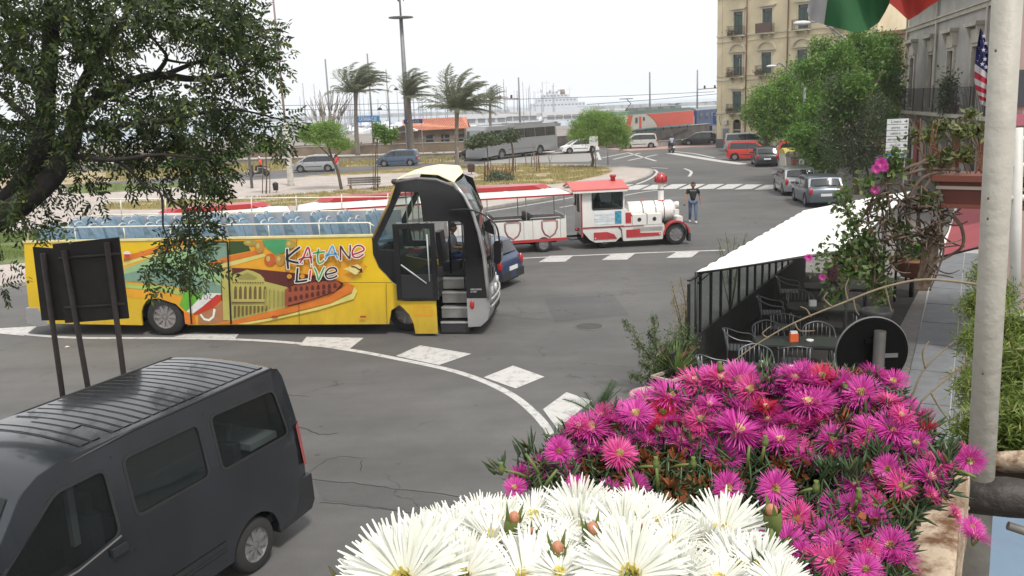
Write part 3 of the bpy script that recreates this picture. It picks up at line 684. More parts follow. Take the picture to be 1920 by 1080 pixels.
    for p in a: vs += [(p.x + .050,p.y,p.z + .011),(p.x + .068,p.y,p.z + .011)]
    mb.add(vs,[(2 * j,2 * j + 1,2 * j + 3,2 * j + 2) for j in range(len(a) - 1)]).build('rib_groove',M('groove_dark',(.012,.012,.012),.9),o)  # near-black strips laid between the roof ribs
  # bumper, floor, seats, far glass
  MB().prism([(L0 + .5 + .1,.28),(L0 + .6,.55),(L0 + .12,.78),(L0 - .07,.78),(L0 - .09,.42),(L0 - .02,.32)],-.93,.93).build('rear_bumper',VU,o,angle=30)
  MB().box(3.7,4.04,-.82,.82,.3,.62).build('front_bumper',VU,o)
  MB().add([(L0 + .055,-.72,1.5),(L0 + .055,.72,1.5),(L0 + .15,.66,2.08),(L0 + .15,-.66,2.08)],[(0,1,2,3)]).build('rear_window',WGL,o)
  p0,p1 = (3.29,1.41),(2.71,2.11)
  vs = []
  for (x,z),w in ((p0,.82),(p1,.70)):
    for i in range(7):
      t = 1 - i / 3; vs.append((x + .05 * (1 - t * t) + .012,w * t,z + .016 + .04 * (1 - t * t)))
  MB().add(vs,[(i,i + 1,8 + i,7 + i) for i in range(6)],True).build('windscreen',GLASS('windscreen_glass',(.25,.28,.28),.3),o)
  MB().box(-.9,3.4,-.86,.86,.45,.55).build('floor_pan',BLACKIN,o); MB().box(-.6,3.0,-.6,.6,.2,.5).build('underbody',UNDER,o)
  MB().box(2.8,3.3,-.84,.84,.9,1.25).build('dashboard',BLACKIN,o)
  ST = M('van_seat_fabric',(.05,.05,.055),.95)
  for x,ys in ((2.0,(-.5,.5)),(1.0,(-.5,.05,.55)),(.1,(-.5,.05,.55))):
    for y in ys:
      s = MB(); s.box(x - .05,x + .45,y - .22,y + .22,.85,1.0); s.box(x - .16,x - .03,y - .22,y + .22,.95,1.58); s.box(x - .15,x - .06,y - .13,y + .13,1.6,1.8)
      s.build('seat',ST,o)
  MB().box(-.78,-.3,-.6,.7,1.36,1.44).build('parcel_shelf',M('white_shelf',(.5,.52,.52),.5),o)
  MB().box(2.05,2.12,.6,.66,1.35,2.1).build('belt_strap',M('grey_strap',(.2,.2,.2),.8),o)
  # shift everything so that the seen flank stands over the tyre marks
  for c in kids(o): c.location.y -= off
van()
# ================= OPEN TOP BUS =================
BP1 = Vector((-2.61,19.95,0)); BP0 = Vector((-8.68,20.82,0))
YEL = M('bus_yellow',(.74,.49,.014),.30,var=.10,vs_=.7,coat=.5)
def grime(m,z0,z1,amt=.55,c=(.09,.07,.05)):
  t = m.node_tree; b = t.nodes['Principled BSDF']; src = b.inputs['Base Color'].links[0].from_socket; tc = t.nodes.new('ShaderNodeTexCoord'); sx = t.nodes.new('ShaderNodeSeparateXYZ'); mr = t.nodes.new('ShaderNodeMapRange'); mr.inputs[1].default_value = z1; mr.inputs[2].default_value = z0; mr.inputs[3].default_value = 0; mr.inputs[4].default_value = 1
  n = t.nodes.new('ShaderNodeTexNoise'); n.inputs['Scale'].default_value = 2.2; n.inputs['Detail'].default_value = 9; n.inputs['Roughness'].default_value = .7; mp = t.nodes.new('ShaderNodeMapping'); mp.inputs['Scale'].default_value = (2,2,.5); mu = t.nodes.new('ShaderNodeMath'); mu.operation = 'MULTIPLY'; m2 = t.nodes.new('ShaderNodeMath'); m2.operation = 'MULTIPLY'; m2.inputs[1].default_value = amt * 1.7; m2.use_clamp = True; mx = t.nodes.new('ShaderNodeMix'); mx.data_type = 'RGBA'; mx.inputs[7].default_value = (*c,1)
  L = t.links.new; L(tc.outputs['Object'],sx.inputs[0]); L(sx.outputs[2],mr.inputs[0]); L(tc.outputs['Object'],mp.inputs[0]); L(mp.outputs[0],n.inputs['Vector']); L(mr.outputs[0],mu.inputs[0]); L(n.outputs[0],mu.inputs[1]); L(mu.outputs[0],m2.inputs[0]); L(m2.outputs[0],mx.inputs[0]); L(src,mx.inputs[6]); L(mx.outputs[2],b.inputs['Base Color'])
grime(YEL,.1,1.5,.42)
CREAM = M('bus_cream_roof',(.80,.76,.45),.4,var=.05,vs_=1,coat=.3)
BLK = M('bus_black_gloss',(.012,.012,.013),.12,coat=.5); SIL = M('bus_silver',(.45,.45,.45),.3,.6,var=.08)
def bus():
  bu = (BP1 - BP0).normalized(); bn = Vector((-bu.y,bu.x,0))      # bn points to the far side
  rz = atan2(bu.y,bu.x)
  o = thing('open_top_bus','long yellow open top sightseeing bus with a black cab and open front door','bus',tuple(BP1),rz)
  def U(px_,py_):
    d = ray(px_,py_); t = BP1.dot(bn) / d.dot(bn); q = d * t
    return ((q - BP1).dot(bu),CH + q.z)
  WD = 2.5; Y0,Y1 = 0.,WD
  def near(name,pts,mat,off=.004,t=None,parent=None):
    """decal or panel on the near flank, outline given in flank coordinates"""
    bm = bmesh.new(); v = [bm.verts.new((p[0],-off,p[1])) for p in pts]; es = [bm.edges.new((v[i],v[(i + 1) % len(v)])) for i in range(len(v))]
    bmesh.ops.triangle_fill(bm,use_beauty=True,edges=es,normal=(0,-1,0))
    for f in bm.faces:
      f.normal_update()
      if f.normal.y > 0: f.normal_flip()
    me = bpy.data.meshes.new(name); bm.to_mesh(me); bm.free(); me.materials.append(mat); return link(name,me,parent or o)
  def UP(pts): return [U(*p) for p in pts]
  RW[0] = .46
  ac = .60; R0 = -6.08; BZ = .28
  def arc(cx,n=12,r=ac): return [(cx + r * cos(pi * i / n),.46 + r * sin(pi * i / n)) for i in range(n + 1)]
  REAR = -9.70
  # lower body side panels
  lower = [(REAR,.55),(REAR + .06,1.6),(REAR + .16,2.42),(-.60,2.38),(-.62,1.98),(-.50,1.66),(-.22,1.30),(.02,1.12),(.10,.95),(.02,.80),(-.28,.62),(-.36,.28)] + [(R0 + ac + .0,BZ)] + arc(R0) + [(R0 - ac,BZ),(REAR + .12,BZ + .06)]
  # front body mass beyond the wheel on both sides (below floor) and floor
  for side,y0,y1 in (('n',0,.05),('f',WD - .05,WD)):
    pl = lower if side == 'n' else [(REAR,.55),(REAR + .06,1.6),(REAR + .16,2.42),(-.60,2.38),(-.5,1.5),(.1,1.38),(1.6,1.38),(1.80,1.0),(1.68,.3),(.62,BZ)] + arc(0) + [(-.62,BZ),(R0 + ac,BZ)] + arc(R0) + [(R0 - ac,BZ),(REAR + .12,BZ + .06)]
    bm = bmesh.new(); v = [bm.verts.new((p[0],y0,p[1])) for p in pl]; es = [bm.edges.new((v[i],v[(i + 1) % len(v)])) for i in range(len(v))]
    bmesh.ops.triangle_fill(bm,use_beauty=True,edges=es,normal=(0,-1,0)); r = bmesh.ops.extrude_face_region(bm,geom=bm.faces[:])
    bmesh.ops.translate(bm,vec=(0,y1 - y0,0),verts=[g for g in r['geom'] if isinstance(g,bmesh.types.BMVert)])
    bmesh.ops.recalc_face_normals(bm,faces=bm.faces); me = bpy.data.meshes.new('side_panel'); bm.to_mesh(me); bm.free(); me.materials.append(YEL); link('side_panel',me,o)
  MB().prism([(REAR,.42),(REAR,.55),(REAR + .06,1.6),(REAR + .16,2.42),(REAR + .24,2.42),(REAR + .2,.42)],.05,WD - .05).build('rear_panel',YEL,o)
  MB().prism([(REAR - .10,.36),(REAR - .08,.74),(REAR + .25,.74),(REAR + .5,.30),(REAR + .2,.26)],-.012,WD + .01).build('rear_bumper',SIL,o,angle=30)
  MB().box(REAR + .2,-.4,.05,WD - .05,1.62,1.70).build('deck_floor',M('deck_grey',(.3,.31,.32),.8),o)
  MB().box(REAR + .3,R0 - .7,.3,WD - .3,.3,1.5).build('underbody',UNDER,o); MB().box(R0 + .7,-.8,.1,WD - .1,.22,1.5).build('underbody',UNDER,o)
  MB().box(.55,1.95,.9,WD - .06,.2,.4).build('underbody',UNDER,o)
  # cream ledge on the flank top and inner grey lining
  for y in (-.02,WD - .06):
    MB().box(REAR + .12,-.58,y,y + .08,2.40,2.45).build('top_ledge',M('ledge_cream',(.72,.62,.3),.45),o)
  MB().box(REAR + .2,-.55,WD - .07,WD - .05,1.7,2.72).build('side_lining',M('lining_grey',(.36,.38,.40),.6),o)
  # dark glass band above ledge on far side ; rails
  RAILM = M('rail_cream',(.72,.70,.6),.4)
  for y in (.03,WD - .03):
    z0 = 2.74
    pts = [(REAR + .25,y,2.45),(REAR + .3,y,z0),(REAR + .6,y,z0 + .02),(-4,y,z0),(-.7,y,z0 - .02),(-.56,y,z0 - .1)]
    MB().tube(pts,.018,7).build('hand_rail',RAILM,o)
  MB().box(REAR + .3,-.55,WD - .05,WD - .02,2.60,2.68).build('lining_band',M('band_cream',(.62,.55,.28),.5),o)
  pts = [(REAR + .3,WD - .03,2.74),(REAR + .5,WD - .03,3.0),(REAR + 1.0,WD - .03,3.2),(-7.5,WD - .03,3.17),(-5,WD - .03,3.12),(-.1,WD - .03,3.05)]
  MB().tube(pts,.016,7).build('upper_hand_rail',RAILM,o)
  for x in (-8.4,-7.1,-5.9,-4.65,-3.4,-2.15,-.9):
    MB().tube([(x,WD - .03,2.72),(x + .02,WD - .03,3.15)],.014,6).build('rail_post',RAILM,o)
    MB().tube([(x + .25,.03,2.44),(x + .25,.03,2.73)],.014,6).build('rail_post',RAILM,o)
  # seats, four across
  SB = M('seat_blue',(.15,.23,.30),.6,var=.3,vs_=4); SG = M('seat_handle',(.45,.47,.48),.4)
  s = MB(); s.prism([(-.04,.42),(.42,.46),(.42,.52),(.0,.5)],-.21,.21)
  s.prism([(-.16,.46),(.02,.46),(-.10,1.06),(-.17,1.16),(-.24,1.14),(-.22,.9)],-.21,.21); sm_ = s.mesh('seat',SB,angle=40)
  h = MB(); h.tube([(-.20,-.17,1.08),(-.22,-.14,1.19),(-.22,0,1.215),(-.22,.14,1.19),(-.20,.17,1.08)],.018,6); hm_ = h.mesh('seat_handle',SG)
  b_ = MB().box(.02,.3,-.12,.12,0,.44).mesh('seat_base',DARKP)
  for i in range(12):
    x = REAR + .62 + i * .735
    for y in (.33,.78,1.72,2.17):
      q = link('seat',sm_,o,(x + random.uniform(-.03,.03),y,1.58)); link('seat_handle',hm_,q); link('seat_base',b_,q)
  # ---- black cab with curved glass ----
  # near side frame of the cab: opening for the windows and door
  outer = [(-.62,2.36),(-.14,3.2),(.03,3.62),(.02,3.72),(.55,3.72),(1.0,3.66),(1.38,3.50),(1.66,3.22),(1.84,2.85),(1.97,2.35),(2.06,1.8),(2.08,1.1),(1.56,1.08),(1.56,2.66),(1.46,2.72),(.62,2.72),(.60,3.16),(.56,3.40),(.14,3.42),(-.12,2.92),(-.50,2.26),(-.46,2.08),(-.02,2.06),(.02,1.10),(-.10,1.24),(-.50,1.66),(-.62,1.98)]
  near_black = outer
  def slab(name,pts,y0,y1,mat):
    bm = bmesh.new(); v = [bm.verts.new((p[0],y0,p[1])) for p in pts]; es = [bm.edges.new((v[i],v[(i + 1) % len(v)])) for i in range(len(v))]
    bmesh.ops.triangle_fill(bm,use_beauty=True,edges=es,normal=(0,-1,0)); r = bmesh.ops.extrude_face_region(bm,geom=bm.faces[:])
    bmesh.ops.translate(bm,vec=(0,y1 - y0,0),verts=[g for g in r['geom'] if isinstance(g,bmesh.types.BMVert)])
    bmesh.ops.recalc_face_normals(bm,faces=bm.faces); me = bpy.data.meshes.new(name); bm.to_mesh(me); bm.free(); me.materials.append(mat); return link(name,me,o)
  slab('cab_frame',outer,-.014,.05,BLK)
  far_fr = [(-.62,2.36),(-.14,3.2),(.03,3.62),(.55,3.72),(1.0,3.66),(1.38,3.50),(1.46,3.22),(1.58,2.85),(1.70,2.35),(1.80,1.8),(1.65,1.75),(1.6,2.3),(1.46,2.8),(1.3,3.1),(1.2,3.3),(.9,3.4),(.14,3.42),(-.4,2.45),(-.3,1.9),(.1,1.9),(.1,1.75),(-.62,1.75)]
  slab('cab_frame',far_fr,WD - .05,WD + .01,BLK)
  # door leaf swung open on the flank
  df = [(-.07,.90),(-.07,2.70),(.92,2.70),(.92,.90)]; di = [(.06,1.05),(.06,2.58),(.80,2.58),(.80,1.05)]
  bm = bmesh.new(); es = []
  for lp in (df,di):
    v = [bm.verts.new((p[0],-.10,p[1])) for p in lp]; es += [bm.edges.new((v[i],v[(i + 1) % 4])) for i in range(4)]
  bmesh.ops.triangle_fill(bm,use_beauty=True,edges=es,normal=(0,-1,0)); r = bmesh.ops.extrude_face_region(bm,geom=bm.faces[:]); bmesh.ops.translate(bm,vec=(0,-.06,0),verts=[g for g in r['geom'] if isinstance(g,bmesh.types.BMVert)])
  bmesh.ops.recalc_face_normals(bm,faces=bm.faces); me = bpy.data.meshes.new('door_leaf'); bm.to_mesh(me); bm.free(); me.materials.append(BLK); door = link('door_leaf',me,o)
  bg_ = GLASS('bus_glass',(.62,.72,.68),.62)
  MB().box(.06,.80,-.135,-.125,1.05,2.58).build('door_glass',bg_,door)
  MB().tube([(.74,-.19,1.35),(.74,-.19,2.45)],.016,6).build('door_handle',SG,door); MB().tube([(.08,-.18,1.75),(.66,-.18,1.30)],.016,6).build('door_bar',SG,door)
  MB().box(.06,.80,-.17,-.09,.95,1.5).build('door_lower_panel',M('door_dark',(.02,.02,.022),.4),door)
  # cab side pane behind the door
  near('cab_side_pane',[(.12,3.40),(.55,3.40),(.60,2.9),(.6,2.72),(-.24,2.72)],bg_,-.02)
  near('cab_rear_pane',[(-.50,2.26),(-.24,2.72),(-.02,2.72),(-.02,2.06),(-.46,2.08)],bg_,-.02)
  for x in (.22,.36,.50): MB().tube([(x,.12,2.3),(x,.12,3.42)],.014,6).build('grab_pole',RAILM,o)
  # yellow rising edge beam
  MB().tube([(-.60,.0,2.36),(-.16,.0,3.16),(.02,.0,3.62)],.03,6).build('edge_beam',M('edge_gold',(.35,.22,.06),.4),o)
  MB().ball((.0,-.02,3.66),.065,10,8).build('marker_lamp',DARKP,o)
  # lower yellow flap over the front wheel
  fl = [(-.14,.86),(.84,.86),(.84,.07),(.30,.07),(.27,.32),(.18,.54),(.04,.70)]
  slab('wheel_flap',fl,-.10,-.05,YEL)
  text('lettering','CATANIA\nCITY TOUR\nOPEN BUS',M('orange_print',(.75,.25,.02),.6),o,(.52,-.104,.62),(pi / 2,0,0),.1,.001)
  slab('front_side_panel',[(1.56,1.10),(2.08,1.10),(2.05,.90),(1.56,.90)],-.012,.05,BLK)
  slab('front_corner',[(1.56,.895),(2.06,.895),(2.10,.62),(2.04,.38),(1.86,.22),(1.56,.20)],-.012,.35,SIL)
  MB().ball((1.68,-.02,.74),(.055,.03,.11),10,8).build('indicator',REDL,o)
  text('lettering','MERCEDES\nO 303',M('white_print',(.6,.6,.6),.5),o,(1.66,-.018,1.08),(pi / 2,0,0),.055,.001,align='LEFT')
  # bent roof sheet, then windscreen lower, then front apron
  prof = [(-.02,3.66),(.30,3.80),(.62,3.84),(1.06,3.80),(1.42,3.62)]
  def sheet(name,prof,mat,y0=-.03,y1=WD + .03,t=.03,taper=.0,c0=.0,c1=.0):
    vs = []; m = 10; n = len(prof)
    for lay in (0,1):
      for k,(x,z) in enumerate(prof):
        cc = c0 + (c1 - c0) * k / (n - 1)
        for i in range(m + 1):
          u = 2 * i / m - 1; y = (y0 + y1) / 2 + (y1 - y0) / 2 * u * (1 - taper * k / n); bow = cc * (1 - u * u)
          vs.append((x + bow - lay * t * .6 - (.28 * (u + 1) / 2 if x > 1.4 else 0),y,z + .06 * (1 - u ** 4) * (1 if name == 'cab_roof' else 0) - lay * t * .6))
    fs = []; W_ = m + 1
    for lay in (0,1): fs += [(lay * n * W_ + k * W_ + i,lay * n * W_ + k * W_ + i + 1,lay * n * W_ + (k + 1) * W_ + i + 1,lay * n * W_ + (k + 1) * W_ + i) for k in range(n - 1) for i in range(m)]
    for k in range(n - 1): 
      for i in (0,m): a = k * W_ + i; fs.append((a,a + W_,a + W_ + n * W_,a + n * W_))
    return MB().add(vs,fs,True).build(name,mat,o,angle=40)
  sheet('cab_roof',prof,CREAM,c0=0,c1=.05)
  sheet('upper_windscreen',[(1.43,3.60),(1.62,3.34),(1.74,3.08),(1.84,2.84)],GLASS('windscreen_upper',(.75,.82,.85),.55),c0=.06,c1=.10)
  sheet('windscreen',[(1.85,2.82),(1.95,2.45),(2.02,2.05),(2.06,1.55),(2.07,1.22)],GLASS('windscreen_lower',(.6,.66,.64),.35),c0=.10,c1=.12)
  sheet('front_apron',[(2.07,1.2),(2.09,.9),(2.10,.62),(2.04,.38),(1.90,.22)],SIL,c0=.12,c1=.10)
  MB().tube([(1.40,-.035,3.60),(1.62,-.035,3.30),(1.80,-.035,2.92),(1.93,-.035,2.45),(2.02,-.035,1.95),(2.06,-.035,1.3),(2.08,-.035,.9)],[.03,.035,.04,.045,.05,.05,.04],8).build('pillar_trim',SIL,o)
  MB().tube([(.0,-.03,3.645),(.55,-.03,3.72),(1.0,-.03,3.68),(1.40,-.035,3.52)],.035,8).build('roof_trim',M('trim_grey',(.16,.16,.16),.4),o)
  for z,c in ((.86,.15),(.70,.14)):
    MB().tube([(2.10 + c * (1 - (u / 1.3) ** 2) + .03 - .28 * (u + 1.27) / 2.54,1.25 + u,z) for u in (-1.27,-1.0,-.5,0,.5,1.0,1.27)],.035,8).build('bumper_bar',CHROME,o)
  for y in (.35,.8,1.7,2.15): MB().lathe([(.1,0),(.1,.05),(.02,.06)],16,'x',(2.14 + (.05 if .5 < y < 2 else -.02) - .28 * y / 2.5,y,1.0)).build('headlight',CLRL,o)
  # wiper and front details seen edge on
  MB().tube([(2.12,.5,1.3),(2.08,.6,2.3)],.014,6).build('wiper',DARKP,o); MB().tube([(2.08,1.4,1.3),(2.03,1.5,2.3)],.014,6).build('wiper',DARKP,o)
  # mirror on its long arm
  arm = MB().tube(smooth_path([(1.28,-.06,2.98),(1.72,-.10,2.99),(2.10,-.18,2.86),(2.36,-.22,2.62),(2.42,-.22,2.30)],5),.022,7).build('mirror_arm',BLK,o)
  MB().prism([(2.30,1.82),(2.30,2.22),(2.34,2.30),(2.45,2.30),(2.48,2.22),(2.47,1.84),(2.42,1.76),(2.34,1.76)],-.36,-.12).build('mirror_housing',BLK,arm)
  MB().prism([(2.12,2.52),(2.10,2.72),(2.2,2.78),(2.32,2.60),(2.34,2.42)],-.34,-.16).build('mirror_housing',BLK,arm)
  # interior: steps, driver seat, wheel, dash
  ST = M('step_metal',(.24,.24,.23),.45,.4,var=.2)
  for i,(x0,z) in enumerate(((.82,.30),(.88,.62),(.90,.95),(.92,1.26))):
    y = .10 + .17 * i
    st = MB().box(.88,1.56,y,2.0,z - .26,z).build('step',ST if i else DARKP,o)
    MB().box(.88,1.56,y - .015,y + .02,z - .03,z + .012).build('step_nosing',M('nosing',(.5,.5,.48),.4,.5),st)
  MB().box(.02,.88,.06,2.4,.9,1.26).build('cab_floor',BLACKIN,o); MB().box(.88,1.75,.8,2.4,.95,1.30).build('cab_floor',BLACKIN,o)
  MB().tube([(1.60,.1,.35),(1.60,.1,1.35)],.014,6).build('grab_pole',M('yellow_pole',(.7,.5,.03),.4),o); MB().tube([(1.52,.06,1.1),(1.52,.06,2.9)],.02,6).build('grab_pole',BLK,o)
  MB().prism([(1.30,1.28),(1.72,1.28),(1.74,1.72),(1.62,1.78),(1.35,1.6)],.75,2.4).build('dashboard',M('dash_black',(.02,.02,.022),.7),o)
  sw = MB().lathe([(.23,-.012),(.245,0),(.23,.012),(.215,0),(.23,-.012)],24,'z',caps=False).build('steering_wheel',DARKP,o,loc=(1.26,1.75,1.86),rot=(0,-.5,0)); MB().tube([(0,0,0),(.25,0,-.35)],.03,6).build('steering_column',DARKP,sw)
  MB().box(.70,1.12,1.45,2.0,1.28,1.5).build('driver_seat',DARKP,o); MB().prism([(.60,1.4),(.76,1.4),(.66,2.25),(.54,2.25)],1.48,1.98).build('driver_seat_back',DARKP,o)
  MB().tube([(1.0,1.0,1.3),(1.02,1.0,3.4)],.025,6).build('grab_pole',BLK,o)
  # wheels
  for s,y in ((-1,.17),(1,WD - .17)):
    for cx in (R0,0): wheel(o,cx,y if cx or s > 0 else .52,.48,.28,s,10,M('bus_rim',(.30,.28,.27),.5,.5,var=.2))
  for cx in (R0,0):
    a = MB(); n = 12; vs = [(cx + .605 * cos(pi * i / n),y,.46 + .605 * sin(pi * i / n)) for y in (.01,.55) for i in range(n + 1)]
    a.add(vs,[(i,i + 1,n + 2 + i,n + 1 + i) for i in range(n)],True).build('arch_liner',UNDER,o)
  # ---- printed graphics on the flank (flat print) ----
  def col(n_,c): return M('print_' + n_,c,.4,var=.14,vs_=1.6,coat=.3)
  OR = col('orange',(.62,.17,.02)); AM = col('amber',(.70,.33,.02)); PY = col('pale_yellow',(.62,.55,.16)); RD = col('red',(.50,.035,.02)); GR = col('green',(.12,.38,.03)); MINT = col('mint',(.28,.45,.22)); TEAL = col('grey_green',(.18,.30,.22))
  DG = col('dark_green',(.035,.07,.015)); MAR = col('maroon',(.10,.018,.012)); BRK = col('brick',(.30,.07,.03)); STN = col('sandstone',(.42,.38,.10)); STD = col('sand_shade',(.14,.09,.03)); WH = col('white',(.7,.7,.66)); SKN = col('skin_brown',(.35,.16,.07)); LIM = col('lime',(.35,.50,.12))
  gx = o
  L = [0.003]
  def dec(nm,pts,mat,smooth=0):
    L[0] += .0009
    w = UP(pts)
    if smooth:
      q = smooth_path([(a,0,b2) for a,b2 in w] + [(w[0][0],0,w[0][1])],smooth)[:-1]; w = [(v.x,v.z) for v in q]
    return near(nm,w,mat,L[0])
  dec('print_sweep',[(232,497),(262,485),(330,462),(368,449),(560,449),(548,470),(640,468),(690,500),(640,540),(560,575),(470,607),(350,607),(345,585),(330,570),(300,560),(255,560),(234,557)],AM)
  dec('print_panel',[(234,503),(300,478),(358,463),(420,462),(430,520),(431,566),(420,560),(300,532),(232,528)],MINT)
  dec('print_band',[(232,514),(300,497),(350,505),(420,540),(424,565),(330,538),(232,526)],TEAL)
  dec('print_stripe',[(232,491),(275,478),(335,460),(370,449),(345,449),(290,464),(232,481)],OR)
  dec('print_stripe',[(232,498),(275,485),(335,467),(352,462),(346,459),(290,476),(232,491)],PY)
  dec('print_leafy_patch',[(368,453),(426,453),(427,495),(400,500),(362,482)],TEAL)
  dec('print_leafy_patch',[(429,452),(462,452),(470,470),(440,476),(429,478)],DG)
  dec('print_stripe',[(385,494),(430,480),(478,470),(495,474),(430,490),(395,500)],OR)
  dec('print_stripe',[(395,501),(430,491),(495,475),(500,480),(440,497),(402,506)],PY)
  dec('print_flash',[(232,532),(300,536),(350,545),(352,556),(300,545),(232,539)],LIM)
  dec('print_green_wedge',[(347,544),(385,549),(350,583),(337,572)],GR)
  dec('print_white_wedge',[(385,549),(418,550),(405,556),(362,588),(350,584)],WH)
  dec('print_red_wedge',[(407,552),(424,555),(400,577),(366,591),(363,589)],RD)
  dec('print_orange_field',[(345,585),(366,592),(368,607),(348,607)],OR)
  dec('print_face',[(372,590),(400,578),(424,560),(431,566),(431,606),(372,607)],SKN)
  for nm,q in (('print_horn',[(375,590),(383,600),(393,602),(402,595),(405,580),(401,578),(399,592),(392,598),(384,596),(378,588)]),): dec(nm,q,WH)
  # pears and leaves at the top edge
  dec('print_leaf',[(492,450),(545,450),(548,462),(535,472),(520,478),(508,470),(498,462)],col('leaf_green',(.06,.30,.12)),3)
  for cx_,cy_,rx,ry in ((470,455,13,6),(487,463,9,12),(507,487,11,12),(526,487,9,11),(545,458,9,8)):
    dec('print_fruit',[(cx_ + rx * cos(a * pi / 7),cy_ + ry * sin(a * pi / 7)) for a in range(14)],col('fruit_' + str(cx_ % 3),[(.50,.10,.02),(.45,.22,.04),(.38,.28,.06)][cx_ % 3]))
    dec('print_fruit_glint',[(cx_ - rx * .3 + rx * .35 * cos(a * pi / 5),cy_ - ry * .2 + ry * .45 * sin(a * pi / 5)) for a in range(10)],col('fruit_light',(.50,.42,.12)))
  # opera house and arches on a dark lens shape
  dec('print_dark_lens',[(416,501),(470,503),(560,512),(620,520),(645,530),(640,545),(600,560),(520,580),(432,606),(416,560)],MAR)
  dec('print_glow',[(416,503),(436,503),(436,600),(420,600)],STN)
  dec('print_stripe',[(404,607),(470,590),(560,570),(625,549),(648,536),(642,528),(665,535),(663,546),(620,568),(520,592),(445,607)],OR,0)
  dec('print_stripe',[(445,607),(530,592),(620,569),(660,550),(665,537),(671,545),(664,560),(600,580),(505,601),(470,607)],PY)
  # building front
  dec('print_opera_house',[(434,528),(440,513),(452,510),(464,505),(476,508),(489,514),(496,522),(497,527),(540,538),(540,575),(500,585),(436,601)],STN)
  dec('print_pediment_shade',[(446,520),(465,510),(484,520),(480,524),(450,524)],col('sand_mid',(.28,.25,.07)))
  for i in range(7):
    x = 440 + i * 9.2
    dec('print_window',[(x,545),(x + 1,538),(x + 3,535.5),(x + 5,538),(x + 5.5,545),(x + 5.5,560),(x,560)],STD)
  for i in range(13): dec('print_cornice_tooth',[(437 + i * 4.7,528),(439.5 + i * 4.7,528),(439.5 + i * 4.7,530.5),(437 + i * 4.7,530.5)],STD)
  dec('print_ledge',[(436,565),(500,565),(500,567.5),(436,568)],STD)
  for i in range(9):
    x = 440 + i * 7.4; dec('print_lower_window',[(x,573),(x + 4,572),(x + 4,594 - i * 1.6),(x,595 - i * 1.6)],STD)
  for i in range(5): dec('print_column',[(498 + i * 8,541 + i),(501 + i * 8,541 + i),(501 + i * 8,577 - i * 1.6),(498 + i * 8,578 - i * 1.6)],col('sand_mid',(.28,.25,.07)))
  dec('print_amphitheatre',[(536,542),(560,531),(600,527),(632,524),(641,532),(630,545),(580,562),(536,573)],BRK,0)
  for r_,(y0,n_) in enumerate(((537,9),(555,8))):
    for i in range(n_):
      x = 543 + i * 10.5; y = y0 - i * .9 - (r_ * i * 1.3)
      if y + 8 < 545 + (640 - x) * .32: dec('print_arch',[(x,y + 4),(x + 1,y + 1),(x + 3,y),(x + 5,y + 1),(x + 6,y + 4),(x + 6,y + 9),(x,y + 9)],MAR)
  for x,y in ((545,517),(569,517)): dec('print_lamp_spot',[(x + 5 * cos(a * pi / 5),y + 4.5 * sin(a * pi / 5)) for a in range(10)],col('amber_spot',(.55,.25,.03)))
  dec('print_arrow_glow',[(645,503),(672,494),(684,503),(676,510),(668,514),(655,506)],col('arrow_pale',(.66,.58,.22)))
  dec('print_arrow',[(660,497),(668,498),(676,503),(681,501),(682,510),(672,510),(677,507),(668,501),(661,500)],MAR)
  dec('print_badge',[(242 + 7 * cos(a * pi / 6),475 + 5.5 * sin(a * pi / 6)) for a in range(12)],WH); dec('print_badge_half',[(235,475.5),(249,475.5),(246,480),(242,481),(238,480)],RD)
  # letters drawn stroke by stroke, pale outline under each
  def letter(strokes,mat,w=3.1,wo=6.2):
    for pas,(ww,mm) in enumerate(((wo,WH),(w,mat))):
      L[0] += .0008
      for st in strokes:
        p = [Vector((a,b2,0)) for a,b2 in st]
        if len(p) > 2: p = smooth_path(p,3)
        A,B = [],[]
        for i,q in enumerate(p):
          t = (p[min(i + 1,len(p) - 1)] - p[max(i - 1,0)]).normalized(); nn = Vector((-t.y,t.x,0)); e = (-t if i == 0 else (t if i == len(p) - 1 else Vector())) * (ww - w) * .5
          k_ = ww * (.5 if 0 < i < len(p) - 1 else .42); A.append(q + nn * k_ + e); B.append(q - nn * k_ + e)
        n_ = len(p); vs = [(*U(q.x,q.y),) for q in A + B]
        me = MB().add([(a,-L[0],b2) for a,b2 in vs],[(i,i + 1,n_ + i + 1,n_ + i) for i in range(n_ - 1)]).mesh('lettering',mm)
        link('letter_outline' if pas == 0 else 'lettering',me,o)
  BK = col('black_ink',(.012,.012,.01)); CR = col('crimson',(.40,.02,.03)); LG = col('letter_green',(.05,.32,.06)); LB = col('letter_blue',(.10,.36,.62))
  letter([[(541,465),(541,482),(543,503)],[(565,462),(552,472),(540,484),(553,490),(570,492)]],BK,4.2,7.4)
  letter([[(565,492),(572,480),(580,462),(584,476),(587,493)],[(562,486),(574,482),(588,481)]],CR)
  letter([[(600,465),(598,480),(600,492),(607,490),(611,485)],[(589,474),(600,472),(612,471)]],LG)
  letter([[(612,486),(620,470),(626,460),(630,472),(636,484)],[(612,478),(622,476),(634,474)]],LB)
  letter([[(641,487),(641,473),(641,460),(647,470),(658,484)],[(658,484),(659,472),(659,458)]],MAR)
  letter([[(664,476),(676,472),(685,467),(680,460),(670,460),(663,470),(665,480),(675,481),(684,475)]],CR)
  letter([[(561,501),(560,512),(559,525)],[(556,527),(568,526),(579,524)]],BK,4.0,7)
  letter([[(585,505),(584,514),(583,524)]],CR); letter([[(586,497),(588,497)]],CR,3,6)
  letter([[(592,500),(597,511),(600,524),(606,510),(611,499)]],LG)
  letter([[(613,513),(624,511),(634,507),(630,501),(620,502),(613,511),(617,520),(628,519),(635,515)]],BK)
